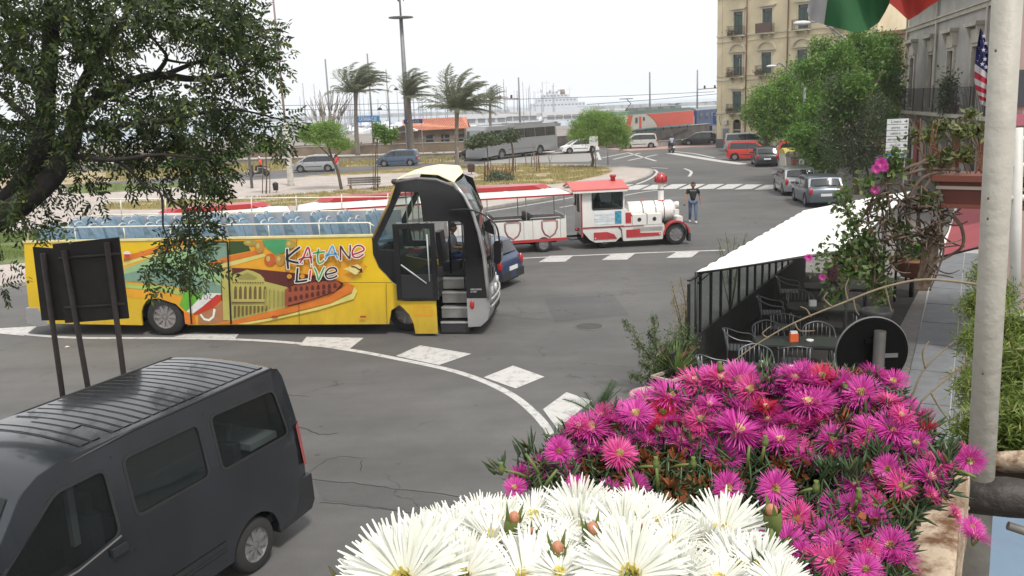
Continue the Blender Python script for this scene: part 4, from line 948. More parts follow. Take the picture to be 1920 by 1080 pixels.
  letter([[(378,553),(383,550),(381,558),(377,561)]],BK,1.1,1.4); letter([[(386,552),(388,559),(393,557),(391,550),(386,552)]],BK,1.1,1.4); letter([[(395,551),(400,550),(396,557),(403,558)]],BK,1.1,1.4)
  # panel joints, doors, flap handles
  for a,b2 in (((428,453),(435,607)),((356,530),(361,607))): line_w = .05; p,q = U(*a),U(*b2); near('door_gap',[(p[0] - .022,p[1]),(p[0] + .022,p[1]),(q[0] + .022,q[1]),(q[0] - .022,q[1])],BLK,.05)
  p,q = U(356,453),U(428,453); near('door_gap',[(p[0],p[1] - .02),(q[0],q[1] - .02),(q[0],q[1] + .02),(p[0],p[1] + .02)],BLK,.05)
  JN = M('panel_joint',(.10,.06,.01),.8)
  for a,b2 in (((557,448),(563,607)),((725,530),(727,607)),((634,529),(737,529)),((232,528),(420,528))):
    p,q = Vector((*U(*a),0)),Vector((*U(*b2),0)); t = (q - p).normalized(); nn = Vector((-t.y,t.x,0)) * .006
    near('panel_joint',[(p - nn)[:2],(q - nn)[:2],(q + nn)[:2],(p + nn)[:2]],JN,.051)
  for x,y in ((682,593),(517,593),(343,544)):
    p = U(x,y); MB().box(p[0] - .07,p[0] + .07,-.062,-.05,p[1] - .02,p[1] + .025).build('flap_latch',M('latch_red',(.35,.05,.02),.5),o)
bus()
grime(VB,.1,1.2,.15,(.07,.065,.06))
# ================= TOURIST ROAD TRAIN =================
TW = M('train_white',(.70,.69,.66),.4,var=.06,vs_=1.5,coat=.3); TR = M('train_red',(.38,.03,.035),.4,var=.12,vs_=2,coat=.3); TRF = M('train_red_roof',(.52,.12,.11),.5,var=.15,vs_=1.5)
TD = M('train_dark',(.03,.03,.03),.6); TGR = M('train_grey',(.35,.35,.34),.5)
grime(TW,.15,1.3,.40,(.14,.12,.10))
def loco():
  o = thing('tourist_train_locomotive','white and red tourist road train locomotive with a red roofed cab and funnel','locomotive',(6.08,31.35,0),radians(5.5))
  # local x forward, near flank at y=0, width 1.7, front wheel contact at x=0
  w = 1.7; c = w / 2
  RW[0] = .40
  # lower skirts
  sk = [(-3.45,.78),(-3.45,.66),(-3.2,.36),(-3.0,.25),(-2.25,.25),(-2.05,.42),(-1.95,.25),(-.50,.25),(-.42,.6),(-.44,.78)]
  MB().prism(sk,-.02,w + .02).build('skirt',TW,o)
  MB().box(-3.4,.2,.2,w - .2,.2,.7).build('underbody',UNDER,o)
  for y,s in ((-.03,1),(w + .03,-1)):
    def pan(nm,pts,m,d=.012): MB().prism(pts,y - d,y + d).build(nm,m,o)
    pan('red_panel',[(-3.05,.62),(-2.55,.62),(-2.30,.52),(-2.20,.36),(-2.9,.36),(-3.05,.36)],TR)
    pan('red_panel',[(-1.85,.66),(-1.35,.66),(-1.33,.52),(-.58,.50),(-.58,.40),(-1.30,.38),(-1.85,.38)],TR)
    pan('panel_joint',[(-2.12,.78),(-2.02,.70),(-1.98,.26),(-2.0,.26),(-2.05,.68),(-2.14,.76)],TD)
    pan('red_line',[(-3.45,.80),(-1.2,.80),(-1.2,.78),(-3.45,.78)],TR)
    for xx,zz in ((-3.0,.4),(-.62,.45)): MB().ball((xx,y,zz),(.03,.03,.03),8,5).build('marker',CLRL,o)
  # cab
  MB().box(-3.45,-1.92,0,.04,.82,1.42).build('cab_side',TW,o); MB().box(-3.45,-1.92,w - .04,w,.82,1.42).build('cab_side',TW,o)
  MB().box(-3.4,-1.95,.05,w - .05,.78,.84).build('cab_floor',TD,o)
  for x0,x1 in ((-3.45,-3.33),(-1.97,-1.90)):
    for y0 in (0,w - .06): MB().box(x0,x1,y0,y0 + .06,1.42,2.2).build('cab_post',TW,o)
  for y0 in (0,w - .04):
    MB().box(-3.33,-1.97,y0,y0 + .04,2.06,2.2).build('cab_header',TW,o)
    sl_ = -.004 if y0 == 0 else w + .004
    fr = MB(); fr.tube([(-3.05,sl_,1.46),(-3.08,sl_,1.5),(-3.08,sl_,2.02),(-3.05,sl_,2.06),(-2.02,sl_,2.06),(-1.98,sl_,2.02),(-1.98,sl_,1.5),(-2.02,sl_,1.46),(-3.05,sl_,1.46)],.025,6,caps=False); fr.build('window_frame',TD,o)
    MB().box(-3.33,-3.08,y0,y0 + .04,1.42,2.1).build('cab_pillar',TW,o)
  MB().box(-3.05,-2.0,.012,.018,1.48,2.05).build('window_pane',GLASS('train_glass',(.6,.68,.68),.62),o)
  # rear wall with a door opening in red
  MB().box(-3.47,-3.43,.05,.45,.5,2.2).build('rear_wall',TW,o); MB().box(-3.47,-3.43,1.15,w - .05,.5,2.2).build('rear_wall',TW,o); MB().box(-3.47,-3.43,.45,1.15,.5,1.3).build('rear_wall',TW,o); MB().box(-3.47,-3.43,.45,1.15,2.05,2.2).build('rear_wall',TW,o)
  MB().box(-3.50,-3.46,0,.07,.45,2.2).build('red_corner_post',TR,o)
  MB().box(-3.52,-3.47,1.2,1.45,1.5,1.95).build('rear_window',WGL,o)
  MB().box(-1.96,-1.92,.05,w - .05,.84,1.45).build('front_bulkhead',TW,o)
  MB().box(-1.955,-1.945,.1,w - .1,1.46,2.1).build('windscreen',MATS['train_glass'],o)
  # roof, shallow gable running along the train
  rf = MB(); a,b_ = -3.85,-1.78
  pr = [(-.18,2.20),(c,2.42),(w + .18,2.20),(w + .18,2.15),(c,2.36),(-.18,2.15)]
  rf.prism(pr,a,b_,'yz'); rf.build('cab_roof',TRF,o)
  MB().prism([(-.19,2.14),(c,2.35),(w + .19,2.14),(w + .19,2.08),(c,2.28),(-.19,2.08)],a + .05,b_ - .05,'yz').build('roof_fascia',TW,o)
  MB().lathe([(.09,2.36),(.09,2.52),(.12,2.54),(.12,2.60),(.09,2.62)],14,'z',(-2.15,.75,0)).build('beacon',TR,o)
  # notice boards
  MB().box(-3.02,-2.28,-.012,-.002,.90,1.34).build('notice_board',M('notice_white',(.62,.66,.68),.5),o)
  tb = M('notice_text',(.25,.28,.33),.6)
  text('lettering','TRENINO TURISTICO\nCATANIA\nPARTENZE OGNI ORA\nBIGLIETTI A BORDO',tb,o,(-2.65,-.014,1.12),(pi / 2,0,0),.075,.0008)
  MB().box(-2.26,-2.02,-.012,-.002,.90,1.36).build('poster',M('poster_blue',(.05,.25,.38),.5,var=.6,vs_=9),o)
  # step in front of the cab and red hatch
  MB().prism([(-1.92,.80),(-1.92,1.40),(-1.80,1.40),(-1.62,1.10),(-1.62,.80)],.02,w - .02).build('cab_front',TW,o)
  MB().box(-1.86,-1.66,.0,.018,.90,1.28).build('red_hatch',TR,o)
  # boiler
  MB().lathe([(.05,-1.62),(.40,-1.62),(.42,-1.58),(.42,.02),(.40,.08),(.30,.16),(.05,.18)],28,'x',(0,c,1.16)).build('boiler',TW,o,angle=40)
  for x in (-1.1,-.62,-.3): MB().lathe([(.424,x - .015),(.43,x),(.424,x + .015)],28,'x',(0,c,1.16),caps=False).build('boiler_band',TD,o)
  for y0 in (.02,w - .42):
    for x0 in (-1.62,-1.06):
      b2 = MB().box(x0,x0 + .54,y0,y0 + .40,.80,1.18).build('side_tank',TW,o)
      xx = x0 + .27; MB().lathe([(.075,-.006 if y0 < 1 else .41),(.075,.003 if y0 < 1 else .40)],14,'y',(xx,y0,1.0)).build('tank_vent',TD,b2)
      MB().box(x0 - .006,x0 + .006,y0 - .006,y0 + .3,.80,1.19).build('tank_joint',TD,b2)
  MB().box(-1.62,-.45,-.01,w + .01,.72,.82).build('running_board',TGR,o)
  MB().box(-1.6,-.5,-.02,.02,.56,.72).build('board_edge',TW,o)
  MB().lathe([(.085,1.5),(.085,1.58),(.06,1.6)],12,'z',(-1.05,c,0)).build('dome_red',TR,o)
  MB().lathe([(.16,1.50),(.16,1.56),(.12,1.58),(.11,1.60),(.11,2.16),(.12,2.2)],18,'z',(-.32,c,0)).build('funnel',TW,o)
  MB().lathe([(.16,1.52),(.165,1.56),(.13,1.59)],18,'z',(-.32,c,0)).build('funnel_base',TR,o)
  MB().lathe([(.115,1.95),(.118,1.99),(.115,1.99)],18,'z',(-.32,c,0),caps=False).build('funnel_ring',TD,o)
  fb = MB().lathe([(.12,2.20),(.20,2.25),(.23,2.34),(.22,2.44),(.15,2.50),(.13,2.58)],16,'z',(-.32,c,0)).build('funnel_bulb',TR,o)
  for k in range(8):
    a_ = 2 * pi * k / 8; MB().bx((-.32 + .225 * cos(a_),c + .225 * sin(a_),2.36),(.03,.03,.2)).build('bulb_rib',M('rib_red',(.3,.02,.02),.5),fb)
  # nose: lamp, mudguards, bumper
  MB().lathe([(.11,.16),(.12,.3),(.12,.34),(.02,.36)],14,'x',(0,c,1.38)).build('headlamp',TW,o)
  MB().box(.0,.16,.12,.32,1.10,1.28).build('lamp_box',TW,o); MB().box(.0,.16,w - .32,w - .12,1.10,1.28).build('lamp_box',TW,o)
  MB().box(.05,.34,.25,w - .25,.45,1.0).build('nose_box',TW,o); MB().box(.30,.42,.0,w,.36,.52).build('front_bumper',TD,o)
  for y0 in (-.08,w - .22):
    n = 12; pts = [(.50 * cos(pi * i / n) + .02,.40 + .50 * sin(pi * i / n)) for i in range(n + 1)]; inn = [(.45 * cos(pi * i / n) + .02,.40 + .45 * sin(pi * i / n)) for i in range(n,-1,-1)]
    MB().prism([(p[0],max(p[1],.3)) for p in pts + inn],y0,y0 + .30).build('mudguard',TR,o,angle=40)
    MB().box(.46,.54,y0,y0 + .3,.12,.42).build('mud_flap',TD,o)
  for y,s in ((.1,-1),(w - .1,1)):
    wheel(o,.02,y,.40,.2,s,8); wheel(o,-2.62,y + .14 * (-s),.36,.2,s,8)
  # driver seat inside
  MB().box(-2.9,-2.5,.5,1.2,.84,1.3).build('driver_seat',TD,o); MB().box(-3.0,-2.88,.5,1.2,1.2,1.75).build('driver_seat_back',TD,o)
  st = MB().lathe([(.16,-.01),(.17,0),(.16,.01),(.15,0),(.16,-.01)],20,'z',caps=False).build('steering_wheel',TD,o,loc=(-2.2,.85,1.5),rot=(0,-.6,0))
  MB().tube([(-3.45,c,.4),(-4.2,c,.4)],.04,6).build('drawbar',TD,o); MB().ball((-3.6,.3,.72),(.1,.05,.06),8,5).build('rear_lamp',REDL,o)
  return o
loco()
def carriage(loc,rz,label,name='tourist_train_carriage',full=True):
  o = thing(name,label,'train carriage',loc,rz,'open carriages of the tourist road train'); w = 1.7; L = 4.3
  # origin at the front near corner; body runs to -x
  MB().box(-L,0,0,.05,.50,1.18).build('side_panel',TW,o); MB().box(-L,0,w - .05,w,.50,1.18).build('side_panel',TW,o)
  for x in (-L,-.05): MB().box(x,x + .05,.05,w - .05,.5,1.3).build('end_panel',TW,o)
  MB().box(-L,0,.05,w - .05,.5,.56).build('floor',TGR,o)
  MB().box(-L,.02,-.02,0.0,.40,.50).build('red_sill',TR,o); MB().box(-L,.02,w,w + .02,.40,.50).build('red_sill',TR,o)
  for i in range(3):
    x0 = -L + .12 + i * 1.42
    MB().tube([(x0,.0,1.18),(x0 + .05,.0,1.26),(x0 + 1.1,.0,1.26),(x0 + 1.15,.0,1.18)],.02,6).build('door_rail',TGR,o)
    sb = MB(); sb.box(x0 + .2,x0 + .6,.1,w - .1,.85,.95); sb.box(x0 + .02,x0 + .14,.1,w - .1,.85,1.36); sb.build('bench_seat',TD,o)
  for i in range(3):
    cx = -.62 - i * 1.35
    def shield(r,y,m,nm,tw):
      pts = [(-.30,.30),(-.22,.36),(.22,.36),(.30,.30),(.29,.02),(.20,-.20),(0,-.34),(-.20,-.20),(-.29,.02)]
      pts = [(cx + p[0] * r,.84 + p[1] * r * .93) for p in pts]
      p3 = [(p[0],y,p[1]) for p in pts]; MB().tube(p3 + [p3[0]],tw,5,caps=False).build(nm,m,o)
    shield(1.0,-.004,TD,'shield_outline',.011); shield(.88,-.004,TR,'shield_outline',.013)
    MB().box(cx - .62,cx - .61,-.004,0,.52,1.17).build('panel_joint',TD,o); MB().box(cx + .40,cx + .41,-.004,0,.52,1.17).build('panel_joint',TD,o)
  for x in (-.05,-1.45,-2.85,-L + .05):
    for y in (.04,w - .04): MB().tube([(x,y,1.18),(x,y,2.05)],.016,6).build('roof_post',TGR,o)
  # roof: red rim, white slopes with ribs, raised red centre with pointed ends
  MB().prism([(-L - .25,0 - .12),(-L + .1,-.2),(.05,-.2),(.25,-.12),(.25,w + .12),(.05,w + .2),(-L + .1,w + .2),(-L - .25,w + .12)],2.03,2.09,'xy').build('roof_rim',TR,o)
  def ring(z,ins,ext): return [(-L - .22 + ext,-.1 + ins,z),(-L + .12 + ext * .4,-.18 + ins,z),(.03 - ext * .4,-.18 + ins,z),(.22 - ext,-.1 + ins,z),(.22 - ext,w + .1 - ins,z),(.03 - ext * .4,w + .18 - ins,z),(-L + .12 + ext * .4,w + .18 - ins,z),(-L - .22 + ext,w + .1 - ins,z)]
  A,B = ring(2.09,0,0),ring(2.24,.62,.75)
  MB().add(A + B,[(i,(i + 1) % 8,8 + (i + 1) % 8,8 + i) for i in range(8)] + [tuple(range(8,16))]).build('roof_slope',TW,o)
  for i in range(3):
    x = -.75 - i * 1.35
    MB().add([(x - .07,-.17,2.10),(x + .07,-.17,2.10),(x + .07,.47,2.255),(x - .07,.47,2.255),(x - .07,-.19,2.08),(x + .07,-.19,2.08),(x + .07,.47,2.20),(x - .07,.47,2.20)],[(0,1,2,3),(0,4,5,1),(1,5,6,2),(0,3,7,4)]).build('roof_rib',M('rib_white',(.76,.76,.74),.5),o)
  C0 = [(-L + .35,.85,2.26),(-L + .8,.42,2.26),(-.8,.42,2.26),(-.35,.85,2.26),(-.8,1.28,2.26),(-L + .8,1.28,2.26)]; C1 = [(p[0] + (.25 if p[0] < -2 else -.25),p[1],2.40) for p in C0]
  MB().add(C0 + C1,[(i,(i + 1) % 6,6 + (i + 1) % 6,6 + i) for i in range(6)] + [tuple(range(6,12))]).build('roof_lantern',TR,o)
  MB().box(-L + .3,-.3,.3,w - .3,.3,.5).build('underbody',UNDER,o)
  RW[0] = .28
  for x in (-.85,-L + .85):
    for y,s in ((.08,-1),(w - .08,1)): wheel(o,x,y,.29,.18,s,7)
  MB().tube([(0,w / 2,.4),(.8,w / 2,.4)],.04,6).build('drawbar',TD,o)
  MB().tube([(.05,.4,.45),(.3,.5,.3),(.7,.5,.33),(.95,.6,.48)],.015,5).build('brake_hose',TD,o)
  return o
carriage((2.05,31.0,0),radians(10),'open white carriage coupled behind the locomotive, two shields showing')
carriage((-2.65,29.85,0),radians(12),'second open carriage, its red and white roof seen over the bus rail by the cab')
carriage((-7.45,28.55,0),radians(17),'third open carriage, its red and white roof partly behind the tree foliage')
# ================= PEOPLE =================
def skinned(name,nodes,edges,root,mat,parent=None,sub=2):
  """one continuous surface grown over a jointed skeleton; nodes: name -> (xyz, rx, ry)"""
  names = list(nodes); me = bpy.data.meshes.new(name); me.from_pydata([nodes[n][0] for n in names],[(names.index(a),names.index(b)) for a,b in edges],[])
  o = bpy.data.objects.new(name,me); COL.objects.link(o); o.modifiers.new('s','SKIN'); sv = me.skin_vertices[0].data
  for i,n in enumerate(names):
    r = nodes[n][1]; sv[i].radius = r if hasattr(r,'__len__') else (r,r); sv[i].use_root = (n == root)
  m = o.modifiers.new('u','SUBSURF'); m.levels = sub; m.render_levels = sub
  dg = bpy.context.evaluated_depsgraph_get(); dg.update(); em = bpy.data.meshes.new_from_object(o.evaluated_get(dg)); em.name = name
  bpy.data.objects.remove(o); em.materials.clear(); em.materials.append(mat); em.polygons.foreach_set('use_smooth',[True] * len(em.polygons))
  return link(name,em,parent)
SKIN = M('skin',(.34,.19,.12),.55,var=.06); HAIR = M('dark_hair',(.02,.014,.01),.7); 
def head(parent,c,yaw=0.,r=.105,hair=True,cap=None,tilt=0.,skin=None):
  q = bpy.data.objects.new('head',None)
  mb = MB(); n,m = 20,14; vs = []
  for i in range(m + 1):
    t = pi * i / m
    for j in range(n):
      a = 2 * pi * j / n; x,y,z = sin(t) * cos(a),sin(t) * sin(a),cos(t)
      k = 1.0 - .22 * max(0,-z) ** 1.5 * (1 if x < .2 else .75)
      px_,py_,pz_ = x * r * .98 * k,y * r * .80 * k,z * r * 1.22
      if x > .55 and abs(y) < .3: px_ += .018 * max(0,1 - abs(z + .1) / .28) * (1 - abs(y) / .3)
      if x > .4 and .05 < z < .3 and .2 < abs(y) < .55: px_ -= .006
      vs.append((px_,py_,pz_))
  mb.add(vs,[(i * n + j,(i + 1) * n + j,(i + 1) * n + (j + 1) % n,i * n + (j + 1) % n) for i in range(m) for j in range(n)],True)
  h = mb.build('head',skin or SKIN,parent,loc=c,rot=(0,tilt,yaw))
  for s in (1,-1):
    MB().ball((0,s * r * .80,0),(.02,.012,.03),8,6).build('ear',skin or SKIN,h); MB().ball((r * .86,s * r * .33,r * .12),(.012,.014,.008),8,5).build('eye',M('eye_dark',(.02,.015,.012),.3),h)
  MB().ball((r * .90,0,-r * .52),(.010,.026,.007),8,5).build('mouth',M('lips',(.28,.09,.07),.5),h)
  if hair:
    mb = MB(); vs = []
    for i in range(8):
      t = pi * .56 * i / 7
      for j in range(n):
        a = 2 * pi * j / n; x,y,z = sin(t) * cos(a),sin(t) * sin(a),cos(t); zz = max(z,.32) if x > .25 else z - .25 * (i / 7)
        vs.append((x * r * 1.04,y * r * .87,zz * r * 1.28 + .004))
    mb.add(vs,[(i * n + j,(i + 1) * n + j,(i + 1) * n + (j + 1) % n,i * n + (j + 1) % n) for i in range(7) for j in range(n)],True); mb.build('hair',hair if not isinstance(hair,bool) else HAIR,h)
  return h
def hand(parent,wrist,d,side,mat,curl=.6):
  """palm, four bent fingers and a thumb; d = direction from wrist to fingertips, side = outward direction of the thumb"""
  w = Vector(wrist); d = Vector(d).normalized(); s = Vector(side); s = (s - d * s.dot(d)).normalized(); n_ = d.cross(s)
  nodes = {'w': (tuple(w),(.024,.02)),'p': (tuple(w + d * .045),(.034,.017)),'k': (tuple(w + d * .085),(.036,.014))}; ed = [('w','p'),('p','k')]
  for i,(o_,ln) in enumerate(((.027,.072),(.009,.082),(-.009,.076),(-.026,.058))):
    b_ = w + d * .085 + s * o_; m1 = b_ + (d * cos(curl * .5) + n_ * sin(curl * .5)) * ln * .5; e = m1 + (d * cos(curl * 1.3) + n_ * sin(curl * 1.3)) * ln * .5
    nodes['f%d' % i] = (tuple(b_ + d * .008),(.009,.009)); nodes['g%d' % i] = (tuple(m1),(.0085,.0085)); nodes['h%d' % i] = (tuple(e),(.006,.006)); ed += [('k','f%d' % i),('f%d' % i,'g%d' % i),('g%d' % i,'h%d' % i)]
  t0 = w + d * .03 + s * .03; nodes['t0'] = (tuple(t0),(.012,.012)); nodes['t1'] = (tuple(t0 + d * .03 + s * .022),(.010,.010)); nodes['t2'] = (tuple(t0 + d * .055 + s * .022 + n_ * .012),(.007,.007)); ed += [('p','t0'),('t0','t1'),('t1','t2')]
  return skinned('hand',nodes,ed,'p',mat,parent,1)
def person(label,loc,rz,joints,top,bottom,shoes=None,sleeve=.45,hair=True,skin=None,headyaw=0.,name='person',h=1.0,hands=True):
  """joints: dict of positions (x forward, y left, z up) in metres for a 1.75 m figure"""
  o = thing(name,label,'person',loc,rz); J = joints; skin = skin or SKIN; shoes = shoes or M('shoe_pale',(.5,.49,.47),.6)
  V = lambda k: Vector(J[k])
  nd = {'pel': (J['pel'],(.135,.10)),'wai': (tuple((V('pel') + (V('che') - V('pel')) * .4)),(.135,.10)),'che': (J['che'],(.165,.115)),'nec': (tuple(V('che') + (V('hd') - V('che')) * .45),(.07,.065)),'shl': (J['shl'],.068),'shr': (J['shr'],.068)}
  ed = [('pel','wai'),('wai','che'),('che','nec'),('che','shl'),('che','shr')]
  for s in 'lr':
    a,b_ = V('sh' + s),V('el' + s); nd['sl' + s] = (tuple(a + (b_ - a) * sleeve * 1.5),.056); ed.append(('sh' + s,'sl' + s))
  bod = skinned('body',{**{k: v for k,v in nd.items() if k in ('pel','wai','che','nec','shl','shr','sll','slr')}},ed,'pel',top,o)
  # skin of the neck and arms, one surface
  nd = {'n0': (tuple(V('che') + (V('hd') - V('che')) * .35),.052),'n1': (tuple(V('hd') - Vector((.01,0,.06))),.052)}; skinned('neck',nd,[('n0','n1')],'n0',skin,o,1)
  for s in 'lr':
    a,e,w = V('sh' + s),V('el' + s),V('wr' + s)
    skinned('arm',{'a': (tuple(a + (e - a) * .4),.044),'e': (tuple(e),.038),'m': (tuple(e + (w - e) * .35),.037),'w': (tuple(w),.024)},[('a','e'),('e','m'),('m','w')],'a',skin,o,1)
    if hands: hand(o,w,(w - e),(1,0,0) if abs((w - e).normalized().x) < .7 else (0,-1 if s == 'l' else 1,0),skin)
  nd = {'pel': (tuple(V('pel') + Vector((0,0,.02))),(.14,.105))}; ed = []
  for s in 'lr':
    nd['hi' + s] = (J['hi' + s],.090); nd['kn' + s] = (J['kn' + s],.062); c_ = V('kn' + s) + (V('an' + s) - V('kn' + s)) * .3; nd['ca' + s] = (tuple(c_),.062); nd['an' + s] = (tuple(V('an' + s) + Vector((0,0,.02))),.05); ed += [('pel','hi' + s),('hi' + s,'kn' + s),('kn' + s,'ca' + s),('ca' + s,'an' + s)]
  skinned('trousers',nd,ed,'pel',bottom,o)
  for s in 'lr':
    a = V('an' + s); skinned('shoe',{'h': (tuple(a + Vector((-.05,0,-.045))),.038),'m': (tuple(a + Vector((.05,0,-.045))),(.042,.036)),'t': (tuple(a + Vector((.15,0,-.055))),(.038,.026)),'a': (tuple(a + Vector((-.01,0,.01))),.045)},[('h','m'),('m','t'),('m','a')],'m',shoes,o,1)
  head(o,J['hd'],headyaw,hair=hair,skin=skin)
  return o
def stand(step=.0,bend=.0,arm=.08):
  return {'pel': (0,0,.96),'che': (.0,0,1.32),'hd': (.03,0,1.64),'shl': (0,.17,1.42),'shr': (0,-.17,1.42),'ell': (-.04 - arm,.25,1.15),'elr': (-.04 + arm,-.25,1.15),'wrl': (.02 - arm,.28,.90),'wrr': (.06 + arm,-.28,.90),
      'hil': (0,.09,.90),'hir': (0,-.09,.90),'knl': (.03 + step * .5,.10,.50),'knr': (.03 - step * .3,-.10,.50),'anl': (step,.10,.10),'anr': (-step,-.10,.10)}
def sit(z=.45,lean=.0):
  return {'pel': (0,0,z + .12),'che': (-.02 + lean,0,z + .48),'hd': (.03 + lean,0,z + .80),'shl': (-.02 + lean,.17,z + .57),'shr': (-.02 + lean,-.17,z + .57),'ell': (.08 + lean,.24,z + .33),'elr': (.08 + lean,-.24,z + .33),'wrl': (.34 + lean,.16,z + .33),'wrr': (.34 + lean,-.16,z + .33),
      'hil': (.05,.09,z + .10),'hir': (.05,-.09,z + .10),'knl': (.44,.12,z + .09),'knr': (.44,-.12,z + .09),'anl': (.46,.12,z - .33),'anr': (.46,-.12,z - .33)}
JEAN = M('denim',(.09,.13,.21),.8,var=.3,vs_=8); BT = M('black_tshirt',(.016,.016,.018),.85,var=.2)
p = person('man in black T-shirt and light jeans walking beside the locomotive nose',(7.87,36.8,0),radians(-97),stand(.16,arm=.1),BT,JEAN,skin=M('skin_tan',(.30,.17,.11),.55))
p.scale = (1.14,1.16,1.0)
text('lettering','SICILIA',M('tshirt_print',(.6,.6,.6),.7),p,(.118,.0,1.40),(pi / 2,0,pi / 2),.07,.0008)
MB().box(.02,.12,-.34,-.27,.76,.82).build('phone',TD,p)
HV = M('orange_vest',(.85,.10,.03),.7); DKT = M('dark_trousers',(.03,.03,.035),.85)
person('person in a red top standing on the pavement between the silver and blue cars',(G(632,328).x,G(632,328).y,0),radians(100),stand(.03),M('red_top',(.62,.03,.03),.8),M('pale_trousers',(.3,.3,.32),.8),hair=HAIR,hands=False)
# ---------- two wheelers ----------
def scooter(name,label,loc,rz,colr,cat='scooter'):
  o = thing(name,label,cat,loc,rz)
  MB().prism([(-.75,.55),(-.35,.78),(.0,.76),(.05,.42),(.38,.30),(.52,.55),(.48,1.0),(.58,1.02),(.72,.5),(.5,.22),(-.1,.22),(-.5,.35)],-.16,.16).build('body',colr,o,angle=30)
  MB().prism([(-.72,.78),(-.05,.80),(-.05,.86),(-.72,.88)],-.14,.14).build('saddle',DARKP,o)
  MB().tube([(.50,-.34,1.06),(.52,0,1.02),(.50,.34,1.06)],.018,6).build('handlebar',DARKP,o)
  MB().ball((.60,0,.94),(.07,.09,.08),10,6).build('headlight',CLRL,o); MB().tube([(.54,0,.9),(.72,0,.26)],.04,6).build('fork',DARKP,o)
  MB().box(-.88,-.84,-.1,.1,.5,.66).build('number_plate',PLATE,o); MB().ball((-.8,0,.74),(.04,.09,.05),8,5).build('tail_light',REDL,o)
  for x in (.72,-.60):
    w_ = MB().lathe([(.15,.05),(.25,.06),(.27,0),(.25,-.06),(.15,-.05)],20,'y').build('wheel',TYRE,o,loc=(x,0,.27)); MB().lathe([(.14,.062),(.03,.064)],16,'y').build('rim',RIM,w_)
  return o
s1 = G(487,331); rz1 = radians(182)
scooter('scooter','dark scooter ridden on the far road at the left, just below the big tree',(s1.x,s1.y,0),rz1,MATS['black_paint'])
person('rider in an orange vest and helmet on the scooter at the left',(s1.x + .2,s1.y,.3),rz1,sit(.50,.05),HV,DKT,hair=M('helmet_white',(.6,.6,.6),.3),hands=False)
s2 = G(1259,286.5); rz2 = radians(95)
scooter('scooter','dark scooter with a white plate ridden away at the far end of the street',(s2.x,s2.y,0),rz2,MATS['black_paint'])
person('rider in a pale blue shirt and dark helmet riding away in the distance',(s2.x,s2.y - .15,.3),rz2,sit(.50,.05),M('pale_blue_shirt',(.35,.40,.50),.8),DKT,hair=M('helmet_dark',(.03,.03,.035),.3),hands=False)
# drivers
def bus_local(x,y,z):
  bu = (BP1 - BP0).normalized(); bn = Vector((-bu.y,bu.x,0)); return BP1 + bu * x + bn * y + Vector((0,0,z))
q = bus_local(.92,1.72,1.0)
person('bus driver in a grey shirt sitting behind the big steering wheel',tuple(q),atan2((BP1 - BP0).y,(BP1 - BP0).x),sit(.52),M('grey_shirt',(.28,.30,.34),.85),M('navy_trousers',(.03,.05,.12),.85),hands=True)
q = Vector((6.08,31.35,0)) + Matrix.Rotation(radians(5.5),3,'Z') @ Vector((-2.72,.85,.78))
person('train driver in a dark patterned shirt inside the red roofed cab',tuple(q),radians(5.5),sit(.46),M('patterned_shirt',(.10,.10,.12),.85,var=.9,vs_=14),DKT)
